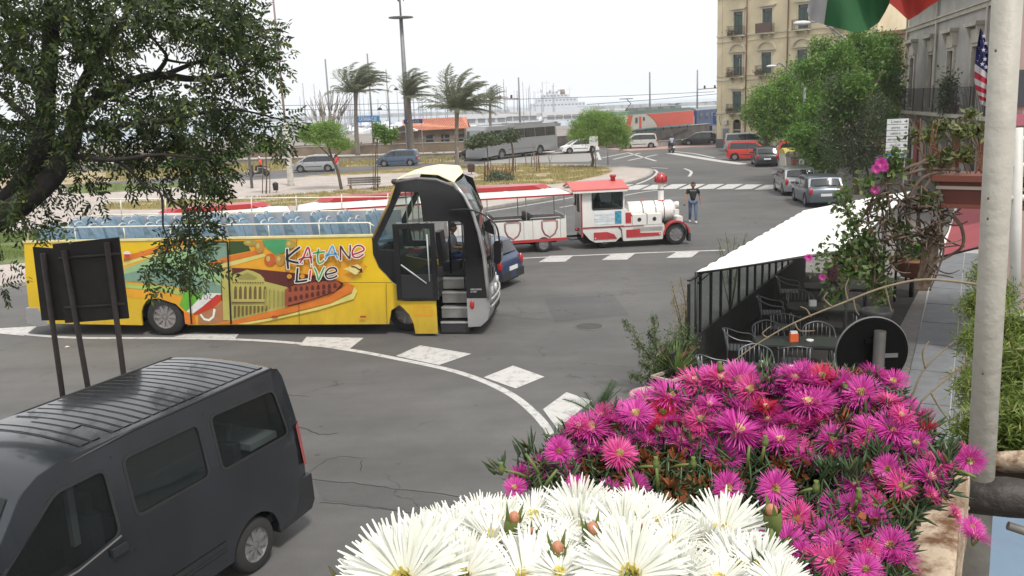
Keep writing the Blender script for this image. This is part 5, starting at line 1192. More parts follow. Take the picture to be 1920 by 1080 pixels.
# ================= BACKGROUND: BUILDINGS =================
def frame_obj(o,x,y,z,rz): return o
YW = M('yellow_stucco',(.64,.55,.37),.9,var=.14,vs_=.35,bump=.2,bs=6); YT = M('stone_trim_pale',(.52,.48,.38),.85,var=.2,vs_=1.2); GRN = M('green_shutter',(.06,.10,.09),.6,var=.2); PIPE = M('rust_pipe',(.16,.08,.05),.7)
IRON = M('black_iron',(.03,.03,.03),.6); PLI = M('grey_plinth',(.12,.12,.13),.85,var=.2); DOORD = M('dark_door',(.05,.04,.035),.7); CURT = M('curtain_white',(.5,.5,.48),.8)
def yellow_building():
  a = atan2(cos(radians(135)),sin(radians(135)))
  o = thing('apartment_building','tall pale yellow apartment building with green shutters and iron balconies','building',(22.03,90.75,0),a)
  H = 19.; Lx = 16.; D_ = 14.
  # wall face with real window openings
  cols = [(2.1,.50),(5.25,.52),(8.95,.52),(12.4,.52)]
  wins = [(12.98 - 0,13.35 - 2.2,13.35),(0,7.2,9.25),(0,3.6,5.65),(0,15.2,17.3)]
  holes = []
  for ci,(cx,hw) in enumerate(cols):
    for (_,z0,z1) in wins: holes.append((cx,hw,z0,z1,'w'))
    holes.append((cx,.46 if ci != 1 else .8,.08,2.55,'d'))
  bm = bmesh.new(); es = []
  def lp(pts):
    v = [bm.verts.new((p[0],0,p[1])) for p in pts]; return [bm.edges.new((v[i],v[(i + 1) % len(v)])) for i in range(len(v))]
  es += lp([(-.22,0),(Lx,0),(Lx,H),(-.22,H)])
  for cx,hw,z0,z1,k in holes:
    top = [(cx + hw,z1),(cx - hw,z1)] if k == 'w' else [(cx + hw * cos(pi * i / 8),z1 + hw * .7 * sin(pi * i / 8)) for i in range(9)]
    es += lp([(cx - hw,z0),(cx + hw,z0)] + top)
  bmesh.ops.triangle_fill(bm,use_beauty=True,edges=es,normal=(0,-1,0)); r = bmesh.ops.extrude_face_region(bm,geom=bm.faces[:])
  bmesh.ops.translate(bm,vec=(0,.35,0),verts=[g for g in r['geom'] if isinstance(g,bmesh.types.BMVert)]); bmesh.ops.recalc_face_normals(bm,faces=bm.faces)
  me = bpy.data.meshes.new('wall'); bm.to_mesh(me); bm.free(); me.materials.append(YW); link('wall',me,o)
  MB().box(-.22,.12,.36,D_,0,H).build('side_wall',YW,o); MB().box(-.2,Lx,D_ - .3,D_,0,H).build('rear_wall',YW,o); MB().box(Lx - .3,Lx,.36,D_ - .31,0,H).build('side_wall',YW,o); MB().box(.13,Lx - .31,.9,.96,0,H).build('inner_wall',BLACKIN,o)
  MB().box(-.4,Lx + .2,-.2,D_ + .2,H,H + .4).build('roof',M('roof_tile_red',(.3,.14,.08),.85),o)
  MB().box(-.26,1.42,-.06,-.002,0,.9).build('plinth',PLI,o); MB().box(2.7,4.3,-.06,-.002,0,.9).build('plinth',PLI,o)
  for z,h in ((3.45,.16),(6.72,.10),(7.25 - .1,.06),(11.02,.16),(10.5,.06),(14.7,.14)): MB().box(-.28,Lx,-.10,-.001,z,z + h).build('string_course',YT,o)
  for x in (-.24,.32): MB().box(x,x + .02,-.012,-.001,.9,18.9).build('corner_joint',M('joint_grey',(.25,.22,.16),.9),o)
  for x in (3.1,7.45): MB().tube([(x,-.1,.2),(x,-.1,H)],.06,8).build('drain_pipe',PIPE,o)
  for ci,(cx,hw) in enumerate(cols):
    for wi,(_,z0,z1) in enumerate(wins):
      f = MB(); f.box(cx - hw - .16,cx - hw - .002,-.06,-.002,z0 - .02,z1 + .12); f.box(cx + hw + .002,cx + hw + .16,-.06,-.002,z0 - .02,z1 + .12); f.box(cx - hw - .002,cx + hw + .002,-.06,-.002,z1 + .002,z1 + .12)
      w = f.build('window_frame',YT,o)
      MB().box(cx - hw,cx - .02,.12,.16,z0,z1 - .35).build('shutter_leaf',GRN,w); MB().box(cx + (.15 if wi % 2 and ci == 0 else .02),cx + hw,.12,.16,z0,z1 - .35).build('shutter_leaf',GRN,w)
      MB().box(cx - hw,cx + hw,.12,.15,z1 - .33,z1).build('transom_pane',WGL,w)
      if wi % 2 and ci == 0: MB().box(cx + .02,cx + .14,.2,.22,z0,z1 - .35).build('curtain',CURT,w)
      # head moulding
      if wi in (0,2,3): MB().prism([(cx - hw - .45,z1 + .34),(cx + hw + .45,z1 + .34),(cx + hw + .30,z1 + .2),(cx - hw - .30,z1 + .2)],-.28,-.002).build('window_hood',YT,w)
      else:
        n = 8; arcp = [(cx + (hw + .45) * cos(pi * i / n),z1 + .35 + .75 * sin(pi * i / n)) for i in range(n + 1)]; inn = [(cx + (hw + .3) * cos(pi * i / n),z1 + .35 + .6 * sin(pi * i / n)) for i in range(n,-1,-1)]
        MB().prism(arcp + inn,-.22,-.002).build('arched_pediment',YT,w); MB().box(cx - hw - .5,cx + hw + .5,-.26,-.002,z1 + .2,z1 + .33).build('window_hood',YT,w)
      # balcony
      bz = z0 - .12; b_ = MB().box(cx - .85,cx + .85,-.75,-.11,bz - .08,bz).build('balcony_slab',YT,o)
      for s in (-.5,.5): MB().prism([(-.10,bz - .08),(-.6,bz - .08),(-.5,bz - .3),(-.2,bz - .38),(-.10,bz - .6)],cx + s - .07,cx + s + .07,'yz').build('bracket',YT,b_)
      r = MB()
      for x in np.linspace(cx - .82,cx + .82,15): r.box(x - .01,x + .01,-.74,-.72,bz,bz + .92)
      for y in np.linspace(-.72,-.14,5): r.box(cx - .83,cx - .81,y - .01,y + .01,bz,bz + .92); r.box(cx + .81,cx + .83,y - .01,y + .01,bz,bz + .92)
      r.box(cx - .84,cx + .84,-.75,-.71,bz + .92,bz + .95); r.box(cx - .84,cx + .84,-.75,-.71,bz + .05,bz + .08)
      rr_ = r.build('balcony_railing',IRON,b_); rr_['kind'] = 'stuff'
      if (ci,wi) == (1,0): MB().box(cx - .84,cx + .84,-.79,-.765,bz + .05,bz + .95).build('reed_screen',M('reed_brown',(.12,.08,.07),.9),b_)
      if (ci,wi) in ((0,1),(1,1),(0,2),(0,0)):
        n = 500; q = RNG.normal(size=(n,3)) * (.35,.12,.16) + (cx - .2,-.85,bz + .4); q[:,2] -= np.abs(RNG.normal(size=n)) * .1
        V,F_ = quads_at(q,rand_dirs(n) * .07,rand_dirs(n) * .03); po = link('balcony_plants',np_mesh('balcony_plants',V,F_,LEAF('balcony_leaf',(.05,.04,.025),(.10,.07,.04),.2)),b_); po['kind'] = 'stuff'
    MB().box(cx - .46,cx + .46,.2,.25,.08,2.5).build('door',DOORD,o); MB().box(cx - .46,cx + .46,.15,.2,1.75,1.85).build('door_bar',YT,o)
  p = MB().box(.45,1.30,-.03,-.004,.9,2.0).build('poster_board',M('poster_paper',(.45,.45,.45),.7),o); MB().box(.5,1.25,-.04,-.031,.95,1.95).build('poster_print',M('poster_print',(.2,.2,.22),.7,var=1.0,vs_=7),p)
  MB().box(.75,1.15,-.35,-.03,2.35,2.8).build('air_conditioner',M('ac_white',(.5,.5,.48),.5),o); MB().tube([(.3,-.1,2.3),(.35,-.4,2.9),(.45,-.5,3.3)],.03,6).build('wall_lamp_arm',IRON,o)
yellow_building()
GW = M('grey_stucco',(.36,.345,.32),.9,var=.22,vs_=.6,bump=.3,bs=5); GT = M('grey_trim',(.42,.39,.33),.85,var=.2,vs_=1.5); RDW = M('red_pilaster',(.25,.05,.04),.8,var=.2); BRN = M('brown_shutter',(.09,.05,.035),.7); TILE = M('roof_tiles',(.30,.16,.11),.9,var=.3,vs_=4)
def grey_building():
  a = atan2(cos(radians(13.4)),sin(radians(13.4)))
  o = thing('grey_palazzo','weathered grey palazzo with narrow brown shutters and long iron balcony on the right','building',(21.9,40,0),a)
  Z1,Z2 = 4.0,8.9; X0,X1 = -12,17.75
  cw = [15.9,11.0,6.7,2.1,-2.5,-7]
  bm = bmesh.new(); es = []
  def lp(pts):
    v = [bm.verts.new((p[0],0,p[1])) for p in pts]; return [bm.edges.new((v[i],v[(i + 1) % len(v)])) for i in range(len(v))]
  es += lp([(X0,0),(X1,0),(X1,10.1),(X0,10.1)])
  for c in cw:
    es += lp([(c - .55,Z1 + .12),(c + .55,Z1 + .12),(c + .55,7.1),(c - .55,7.1)])
    es += lp([(c - .9,.1),(c + .9,.1),(c + .9,2.3)] + [(c + .9 * cos(pi * i / 8),2.3 + .75 * sin(pi * i / 8)) for i in range(1,8)] + [(c - .9,2.3)])
  bmesh.ops.triangle_fill(bm,use_beauty=True,edges=es,normal=(0,-1,0)); r = bmesh.ops.extrude_face_region(bm,geom=bm.faces[:])
  bmesh.ops.translate(bm,vec=(0,-.4,0),verts=[g for g in r['geom'] if isinstance(g,bmesh.types.BMVert)]); bmesh.ops.recalc_face_normals(bm,faces=bm.faces)
  me = bpy.data.meshes.new('wall'); bm.to_mesh(me); bm.free(); me.materials.append(GW); link('wall',me,o)
  # facade looks to +y of this frame? the street lies on the left of the heading
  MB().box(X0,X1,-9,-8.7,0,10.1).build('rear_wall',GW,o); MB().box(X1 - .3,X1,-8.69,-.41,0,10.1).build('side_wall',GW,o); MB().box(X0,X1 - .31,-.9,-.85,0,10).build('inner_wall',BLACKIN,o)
  MB().box(X0,X1 + .1,.002,.14,8.75,8.95).build('cornice_band',GT,o); MB().box(X0,X1 + .1,.002,.22,8.96,9.05).build('cornice_band',GT,o)
  MB().box(X0,X1 + .2,-.3,.45,10.1,10.25).build('eaves',GT,o)
  MB().add([(X0,.6,10.26),(X1 + .3,.6,10.26),(X1 + .3,-5,12.2),(X0,-5,12.2),(X0,-9.2,10.3),(X1 + .3,-9.2,10.3)],[(0,1,2,3),(3,2,5,4)]).build('roof',TILE,o)
  tm = MB().tube([(0,.66,10.28),(0,-.3,10.62)],.11,8).mesh('roof_tile',TILE)
  for i in range(90): link('roof_tile',tm,o,(X1 + .2 - i * .3,0,.03))
  for x in (17.65,9.9,.4): MB().tube([(x,.12,.2),(x,.12,10)],.07,8).build('drain_pipe',GT,o)
  for c in cw:
    f = MB(); f.box(c - .75,c - .56,.002,.10,Z1 + .1,7.25); f.box(c + .56,c + .75,.002,.10,Z1 + .1,7.25); f.box(c - .559,c + .559,.002,.10,7.101,7.25)
    w = f.build('window_frame',GT,o)
    for s in (-1,1):
      sh = MB().box(c + s * .28 - .26,c + s * .28 + .26,-.15,-.10,Z1 + .12,7.1).build('shutter_leaf',BRN,w)
    MB().prism([(c - .62,7.26),(c + .62,7.26),(c + .70,7.9),(c - .70,7.9)],.002,.16).build('window_panel',GT,w)
    MB().prism([(c - 1.0,8.02),(c + 1.0,8.02),(c + 1.12,8.2),(c - 1.12,8.2)],.002,.42).build('window_hood',GT,w)
    for s in (-1,1): MB().prism([(.002,7.3),(.12,7.35),(.30,7.85),(.34,8.01),(.002,8.01)],c + s * .82 - .09,c + s * .82 + .09,'yz').build('hood_bracket',GT,w)
    f = MB(); n = 8
    f.prism([(c + 1.08 * cos(pi * i / n),2.3 + .95 * sin(pi * i / n)) for i in range(n + 1)] + [(c + .9 * cos(pi * i / n),2.3 + .76 * sin(pi * i / n)) for i in range(n,-1,-1)],.002,.12)
    f.build('door_arch',GT,o); MB().box(c - .88,c + .88,-.3,-.25,.1,2.95).build('door',DOORD,o)
  for c in (13.4,8.9,4.4,-.2,-4.8,17.2):
    MB().box(c - .5,c + .5,.002,.12,.1,3.4).build('red_pilaster',RDW,o); MB().box(c - .6,c + .6,.002,.22,3.41,3.6).build('pilaster_cap',GT,o)
  # long balcony
  MB().box(X0,X1 - .2,.003,1.0,Z1 - .18,Z1).build('balcony_slab',GT,o)
  for i in range(14): x = X1 - .8 - i * 2.05; MB().prism([(.004,Z1 - .19),(.85,Z1 - .19),(.7,Z1 - .42),(.3,Z1 - .55),(.004,Z1 - .85)],x - .13,x + .13,'yz').build('balcony_bracket',GT,o)
  bar = MB().box(-.011,.011,.95,.972,Z1,Z1 + 1.22).mesh('railing_bar',IRON)
  for i in range(118): link('railing_bar',bar,o,(X1 - .25 - i * .23,0,0))
  for z in (Z1 + .06,Z1 + 1.22): MB().box(X0,X1 - .22,.945,.977,z,z + .03).build('railing_rail',IRON,o)
  for i in range(12): MB().tube([(X1 - .3 - i * 2.3,.96,Z1),(X1 - .3 - i * 2.3,.96,Z1 + 1.28)],.03,6).build('railing_post',IRON,o)
  n = 1500; q = RNG.normal(size=(n,3)) * (.45,.2,.5) + (3.2,.9,Z1 + .9); V,F_ = quads_at(q,rand_dirs(n) * .11,rand_dirs(n) * .04)
  po = link('balcony_plants',np_mesh('balcony_plants',V,F_,LEAF('balcony_plant_leaf',(.03,.05,.02),(.09,.12,.05),.25)),o); po['kind'] = 'stuff'
  MB().lathe([(.2,0),(.28,.4),(.25,.42)],12,'z',(3.2,.6,Z1)).build('flower_pot',M('terracotta',(.28,.11,.06),.8,var=.2),o)
  # shop front with its pinkish sign at the near end
  MB().box(-11,-3.2,.003,.3,3.2,4.0 - .2).build('shop_sign',M('pink_sign',(.40,.12,.16),.6,var=.2),o)
grey_building()
# buildings seen past the trees, closing the street
def plain_house(label,loc,rz,L,D_,H,m,nw,nf):
  o = thing('house',label,'building',loc,rz)
  MB().box(0,L,0,D_,0,H).build('wall',m,o); MB().box(-.3,L + .3,-.3,D_ + .3,H,H + .3).build('roof',TILE,o)
  for f in range(nf):
    for i in range(nw):
      x = (i + .5) * L / nw; z = 1.2 + f * 3.6
      w = MB().box(x - .65,x + .65,-.05,-.002,z - .1,z + 2.1).build('window_frame',YT,o); MB().box(x - .5,x + .5,-.09,-.052,z,z + 2).build('shutter',GRN,w)
plain_house('ochre house behind the big green street trees',(30.5,72,0),radians(-60),9,10,9.5,M('ochre_wall',(.36,.26,.15),.9,var=.2,vs_=.5),3,2)
# ================= HARBOUR =================
def ship():
  o = thing('white_ship','big white ship with stepped decks and masts moored in the harbour','ship',(27,500,-3.0),radians(4)); sw = M('ship_white',(.5,.51,.53),.6,var=.1)
  MB().prism([(-26,6.8),(-22,.2),(20,.2),(22,5),(-14,5.4)],-4.5,4.5).build('hull',sw,o)
  for x0,x1,z0,z1 in ((-12,18,5.4,8),(-9,14,8,10.4),(-6,9,10.4,12.4),(-3,3,12.4,14)):
    d = MB().box(x0,x1,-4,4,z0,z1).build('deck_house',sw,o)
    for i in range(int((x1 - x0) / 2)): MB().box(x0 + .6 + i * 2,x0 + 1.7 + i * 2,-4.05,-4.0,z0 + 1,z0 + 1.8).build('deck_window',MATS['mid_grey_paint'],d)
  MB().lathe([(1.5,12.4),(1.2,15.2)],12,'z',(6,0,0)).build('funnel',M('ship_red',(.2,.1,.08),.6),o)
  for x,h in ((-8,16),(-3,21),(1,19),(10,17)): m = MB().tube([(x,0,8),(x,0,h)],.16,6).build('mast',sw,o); MB().box(x - 1.6,x + 1.6,-.1,.1,h - 2,h - 1.8).build('crosstree',sw,m)
  for x in (-6,-1,4): MB().ball((x,0,14.9),(.8,.8,.8),8,6).build('radar_dome',sw,o)
ship()
BH = M('boat_hull_white',(.7,.7,.7),.4); MS = M('mast_metal',(.30,.30,.32),.5)
def boat(name='sailing_boat'):
  o = thing(name,'x','sailing boat',(0,0,0)); L = 10
  MB().prism([(-L / 2,.3),(-L / 2 + .4,-.2),(L / 2 - 1.5,-.2),(L / 2,1.2),(-L / 2,.9)],-1.4,1.4).build('hull',BH,o)
  MB().prism([(-2.5,.9),(1.5,1.0),(.8,1.6),(-2,1.6)],-.9,.9).build('cabin',BH,o)
  MB().tube([(.5,0,1),(.5,0,13)],.10,5).build('mast',MS,o); MB().tube([(.5,0,2),(-3.8,0,2.1)],.12,5).build('boom',M('sail_cover_blue',(.05,.08,.2),.8),o)
  MB().tube([(.5,0,12.5),(4.9,0,1.2)],.02,3).build('forestay',MS,o); return o
b0 = boat(); random.seed(11); k = 0
grp = 'sailing boats moored in the harbour'
for i in range(95):
  x_ = random.uniform(560,1040); Y = random.choice([250,275,300,330,365]) + random.uniform(-4,4)
  p = P(x_,215,Y); c = b0 if i == 0 else copy_tree(b0)
  c.location = (p.x,Y,-1.55); c.rotation_euler = (0,0,random.choice([1,-1]) * pi / 2 + random.uniform(-.12,.12)); s = random.uniform(.7,1.15); c.scale = (s,s,s)
  tag(c,'small white sailing boat with bare mast moored in the marina','sailing boat',grp)
for j,Y in enumerate((262,288,315,348)): MB().box(-75,12,Y - 1.2,Y + 1.2,-1.9,-1.1).build('pier',M('pier_concrete',(.35,.34,.32),.9))['kind'] = 'structure'
MB().box(-20,60,440,452,-2,.3).build('quay',MATS['pier_concrete'])['kind'] = 'structure'
# harbour sheds
for i,(x,Y,L,h) in enumerate(((900,240,14,1.7),(965,250,12,1.8),(1060,245,12,1.4),(590,235,14,1.2))):
  p = P(x,220,Y); o = thing('harbour_shed',['long low white harbour shed left of the catenary mast','low white harbour shed just behind the white coach roof','low pale harbour shed in front of the white ship','low harbour shed behind the bare branched tree'][i],'shed',(p.x - L / 2,Y,0)); MB().box(0,L,0,8,0,h).build('wall',M('shed_white',(.5,.5,.49),.7,var=.2,vs_=.2),o); MB().prism([(-.3,h),(4,h + 1.2),(8.3,h)],-.3,L + .3,'yz').build('roof',M('shed_roof',(.34,.34,.34),.7),o)
  for k in range(5): MB().box(1 + k * L / 5.2,3 + k * L / 5.2,-.05,-.002,.6,1.8).build('shed_door',MATS['mid_grey_paint'],o)
# ================= STATION SIDE =================
def locomotive():
  A,B = Vector((13.6,100,0)),Vector((25.6,119,0)); d = B - A; L = d.length; o = thing('electric_locomotive','red and grey electric locomotive with green roof standing above the dark wall','locomotive',(A.x,A.y,.35),atan2(d.y,d.x))
  z0,z1 = .9,3.15; GY = M('loco_grey',(.42,.40,.36),.5,var=.08); RE = M('loco_red',(.50,.07,.04),.5,var=.08); GN = M('loco_green',(.10,.16,.14),.5,var=.15)
  MB().prism([(0,z0),(0,1.9),(.9,z1),(L - .6,z1),(L,2.2),(L,z0)],0,2.9).build('body',GY,o)
  MB().prism([(.05,1.9),(.92,z1 - .01),(2.2,z1 - .01),(1.1,1.2),(.1,1.2)],-.02,-.004).build('red_nose_panel',RE,o)
  n = 8; MB().prism([(9.5 - 3.4 * (i / n) ** 2.0 ,1.35 + (z1 - 1.37) * i / n) for i in range(n + 1)][::-1] + [(L - .3,1.35),(L - .3,z1 - .02)],-.03,-.004).build('red_side_panel',RE,o)
  MB().box(0,L,-.05,-.004,z0,1.33).build('green_skirt',GN,o); MB().box(4.0,4.6,-.04,-.004,1.33,2.9).build('cab_door',RE,o)
  MB().box(2.9,3.5,-.04,-.004,2.2,2.8).build('cab_window',WGL,o); MB().box(5.1,5.6,-.04,-.004,2.4,2.8).build('side_window',WGL,o)
  MB().prism([(.9,z1),(1.5,z1 + .42),(L - 1,z1 + .42),(L - .6,z1)],.2,2.7).build('roof',GN,o)
  for x in (5,9,13,17): MB().box(x,x + 2.2,.6,2.2,z1 + .43,z1 + .75).build('roof_box',M('roof_box_grey',(.2,.22,.22),.6),o)
  for x,f in ((3.2,1),(L - 4,0)):
    h = 1.4 if f else .5
    MB().tube([(x,1.4,z1 + .45),(x + 1.6,1.4,z1 + .45 + h * .6),(x + .4,1.4,z1 + .45 + h)],.05,5).build('pantograph',IRON,o); MB().tube([(x + .4,.6,z1 + .45 + h),(x + .4,2.3,z1 + .45 + h)],.05,5).build('pantograph_bow',IRON,o)
  MB().box(1,L - 1,.3,2.6,0,z0).build('underframe',UNDER,o)
  d.normalize(); c = B + d * .8; o2 = thing('railway_coach','blue railway coach coupled behind the red locomotive','railway coach',(c.x,c.y,.35),atan2(d.y,d.x))
  BLU = M('coach_blue',(.035,.06,.15),.5); MB().box(0,24,0,2.9,.8,3.1).build('body',BLU,o2); MB().prism([(0,3.1),(.5,3.45),(2.4,3.45),(2.9,3.1)],0,24,'yz').build('roof',MATS['roof_box_grey'],o2)
  for i in range(10): MB().box(1.2 + i * 2.25,2.5 + i * 2.25,-.03,-.002,1.9,2.7).build('window',WGL,o2)
  MB().box(1,23,.3,2.6,0,.8).build('underframe',UNDER,o2)
  return o
locomotive()
def path_wall(label,p,q,h,mat,t=.5):
  p,q = Vector((*p,0)),Vector((*q,0)); far_wall(p,q,h,t,mat,label)
path_wall('dark stained retaining wall under the red locomotive',(11.5,97.5),(26.5,114),1.75,STW)
path_wall('low pale parapet in front of the dark retaining wall',(16.2,95.8),(25.5,101),.62,M('parapet_grey',(.26,.25,.24),.85,var=.2),.25)
o = thing('service_canopy','long teal platform edge rail below the red locomotive','rail',(14.5,98.6,0),atan2(14,10.5)); MB().box(0,14,-.3,-.15,1.84,1.98).build('teal_beam',M('teal_paint',(.05,.22,.25),.5),o)
for i in range(7): MB().box(i * 2.2,i * 2.2 + .1,-.28,-.18,1.6,1.84).build('beam_post',IRON,o)
# hut with orange tiled roof
def hut():
  p = P(783,240,110); q = P(860,243,108); o = thing('station_hut','low hut with orange tiled roof beside the palms','building',(p.x,p.y,0),0); L = q.x - p.x + .6
  OT = M('orange_tiles',(.48,.19,.12),.85,var=.25,vs_=3,bump=.6,bs=8)
  MB().box(0,L,0,6,0,2.55).build('wall',BRW,o); MB().box(-3.2,-.02,.3,6,0,2.3).build('annexe_wall',BRW,o)
  MB().add([(.6,-.5,2.5),(L + .6,-.5,2.55),(L + .2,3,3.9),(-2.2,3,3.85),(-1.8,-.3,3.2),(-.4,6.5,2.5),(L + .5,6.5,2.5)],[(0,1,2,3,4),(3,2,6,5)]).build('roof',OT,o)
  MB().add([(-3.8,-.2,2.3),(-.2,-.4,2.55),(-1.8,-.3,3.2)],[(0,1,2)]).build('gable',MATS['dark_door'],o)
  for i in range(24):
    x = .7 + i * (L) / 24; MB().tube([(x,-.5,2.56),(x - 1.0,2.9,3.93)],.05,5).build('roof_tile',OT,o)
  for i in range(3): MB().box(1 + i * 1.9,2 + i * 1.9,-.05,-.002,.8,1.9).build('window',WGL,o)
hut()
def slat_fence(label,a,b_,n,h,m):
  p,q = G(*a),G(*b_); d = q - p; L = d.length; o = thing('fence',label,'fence',(p.x,p.y,0),atan2(d.y,d.x))
  for i in range(n): MB().box(i * L / (n - 1) - .06,i * L / (n - 1) + .06,-.06,.06,0,h).build('post',m,o)
  for k in range(4): MB().box(0,L,-.10,-.06,.25 + k * (h - .3) / 4,.40 + k * (h - .3) / 4).build('rail',m,o)
slat_fence('dark horizontal rail fence below the hut with orange roof',(775,286),(935,281),9,1.9,M('fence_grey',(.12,.11,.11),.8))
slat_fence('rusty rail fence along the station yard left of the second palm',(420,297),(760,287),14,1.5,M('fence_rust',(.15,.10,.08),.85))
def name_board(txt,x0,y0,x1,y1,Y,mat,label,sx):
  a,b_ = P(x0,y1,Y),P(x1,y0,Y); o = thing('station_sign',label,'sign',(a.x,Y,0)); w = b_.x - a.x; z0,z1 = min(a.z,b_.z),max(a.z,b_.z)
  MB().box(0,w,0,.1,z0,z1).build('sign_panel',mat,o)
  for x in (.15,w - .15): MB().tube([(x,.08,0),(x,.08,z1)],.05,6).build('post',MS,o)
  text('lettering',txt,M('sign_white',(.7,.7,.7),.6),o,(w / 2,-.008,(z0 + z1) / 2),(pi / 2,0,0),(z1 - z0) * .85,.004,sx=sx)
name_board('CATANIA C.LE',668,217,711,230,104,M('sign_blue',(.03,.16,.38),.5),'light blue station name sign by the first palm',.55)
name_board('Catania C.le',757,223,792,232,101,M('sign_navy',(.02,.05,.16),.5),'dark navy station name sign by the second palm',.72)
# masts, lamps and overhead line
def vpole(name,label,cat,x,ybase,ytop,r,mat,Y=None,lean=0.,z0=0.):
  g = G(x,ybase) if Y is None else Vector((P(x,ybase,Y).x,Y,0)); t = P(x,ytop,g.y); o = thing(name,label,cat,(g.x,g.y,z0)); MB().tube([(0,0,0),(lean,0,t.z - z0)],[r,r * .6],8).build('pole',mat,o); return o,t.z - z0
GP = M('grey_steel',(.20,.20,.21),.6,.3); RUSTP = M('reddish_mast',(.22,.16,.14),.7)
o,h = vpole('light_tower','very tall grey floodlight tower rising behind the second palm','light tower',768,292,33,.34,GP,Y=102); 
MB().lathe([(.4,h - .1),(1.4,h),(1.4,h + .10),(.4,h + .2)],24,'z').build('lamp_ring',GP,o); MB().tube([(0,0,h),(0,0,h + 4)],.12,6).build('top_mast',GP,o)
for k in range(3): a_ = 2 * pi * k / 3; MB().tube([(.4 * cos(a_),.4 * sin(a_),h + 1.8),(.7 * cos(a_),.7 * sin(a_),h + 4.6)],.05,5).build('antenna',GP,o)
o,h = vpole('lamp_post','tall reddish pole on a thick white base beside the big tree','lamp post',546,351,-60,.10,RUSTP,lean=-.05)
MB().lathe([(.30,0),(.24,.3),(.20,2.5),(.16,4.6)],12,'z').build('white_base',M('peeling_white',(.45,.43,.38),.9,var=.4,vs_=3),o)
o,h = vpole('lamp_post','grey metal post under the foliage edge left of the white based pole','lamp post',473,356,60,.11,GP)
for x,yb,yt,Y,lb in ((622,262,110,112,'rusty catenary mast rising left of the first palm'),(700,262,100,114,'rusty catenary mast rising just right of the first palm'),(976,250,145,112,'rusty catenary mast with cross arms behind the white coach'),(1219,262,135,112,'thin catenary mast rising above the red locomotive front'),(1307,262,131,121,'rusty catenary mast with cross arms near the yellow building')):
  o,h = vpole('catenary_mast',lb,'mast',x,yb,yt,.15,GP,Y=Y)
  s = -1 if x < 1200 else 1
  if x in (976,1307): MB().tube([(0,0,h - 2.6),(s * 3.0,0,h - 2.5)],.06,5).build('cross_arm',RUSTP,o); MB().tube([(0,0,h - 4.4),(s * 2.6,0,h - 4.3)],.04,5).build('cross_arm',RUSTP,o); [MB().lathe([(.1,0),(.16,.1),(.1,.2),(.16,.3),(.05,.4)],8,'z',(s * xx,0,h - 2.5)).build('insulator',IRON,o) for xx in (1.0,2.4)]
for k,(x0,y0,x1,y1,Y) in enumerate(((520,198,800,192,112),(520,205,800,206,112),(800,192,976,186,112),(976,186,1340,172,113),(1100,196,1345,176,113))):
  o = MB().tube([P(x0,y0,Y),P((x0 + x1) / 2,(y0 + y1) / 2 + 1,Y),P(x1,y1,Y)],.03,4).build('overhead_wire',IRON); tag(o,['upper overhead wire stretched behind the first palm','lower overhead wire crossing behind the bare tree','overhead wire between the light tower and the cross armed mast','overhead wire running above the white ship','overhead wire above the locomotive pantographs'][k],'wire')
o,h = vpole('street_lamp','slim double armed street lamp between the first two palms','street lamp',734,285,130,.09,GP)
for s,zz in ((1,h - 2.0),(-1,h - 4.3)):
  a_ = MB().tube(smooth_path([(0,0,zz - .9),(s * .3,0,zz - .1),(s * .8,0,zz + .1),(s * 1.1,0,zz - .25)],4),.035,6).build('lamp_arm',GP,o); MB().lathe([(.10,.05),(.30,-.15),(.28,-.25),(.05,-.28)],12,'z',(s * 1.1,0,zz - .25)).build('lamp_head',DARKP,a_)
def arm_lamp(label,hx,hy,tx,ty,Y,s):
  a,b_ = P(hx,hy,Y),P(tx,ty,Y); o = thing('street_lamp',label,'street lamp',(b_.x + 1.2,Y,0)); ox = Vector((b_.x + 1.2,Y,0)); A,B = a - ox,b_ - ox
  MB().tube([(0,0,0),(0,0,B.z - 1.2)],.09,8).build('pole',GP,o); MB().tube(smooth_path([(0,0,B.z - 1.2),B,B + (A - B) * .55 + Vector((0,0,.35 * s)),A + Vector((.25 * s,0,0))],5),.05,6).build('lamp_arm',GP,o)
  MB().ball((A.x - .1 * s,0,A.z),(.42 * s,.16,.11 * s),12,8).build('lamp_head',M('lamp_head_grey',(.55,.56,.56),.4),o)
arm_lamp('curved arm street lamp with a pale head under the flag',1508,43,1590,78,62,1.5)
arm_lamp('small arm street lamp in front of the yellow building',1449,124,1478,132,62,.9)
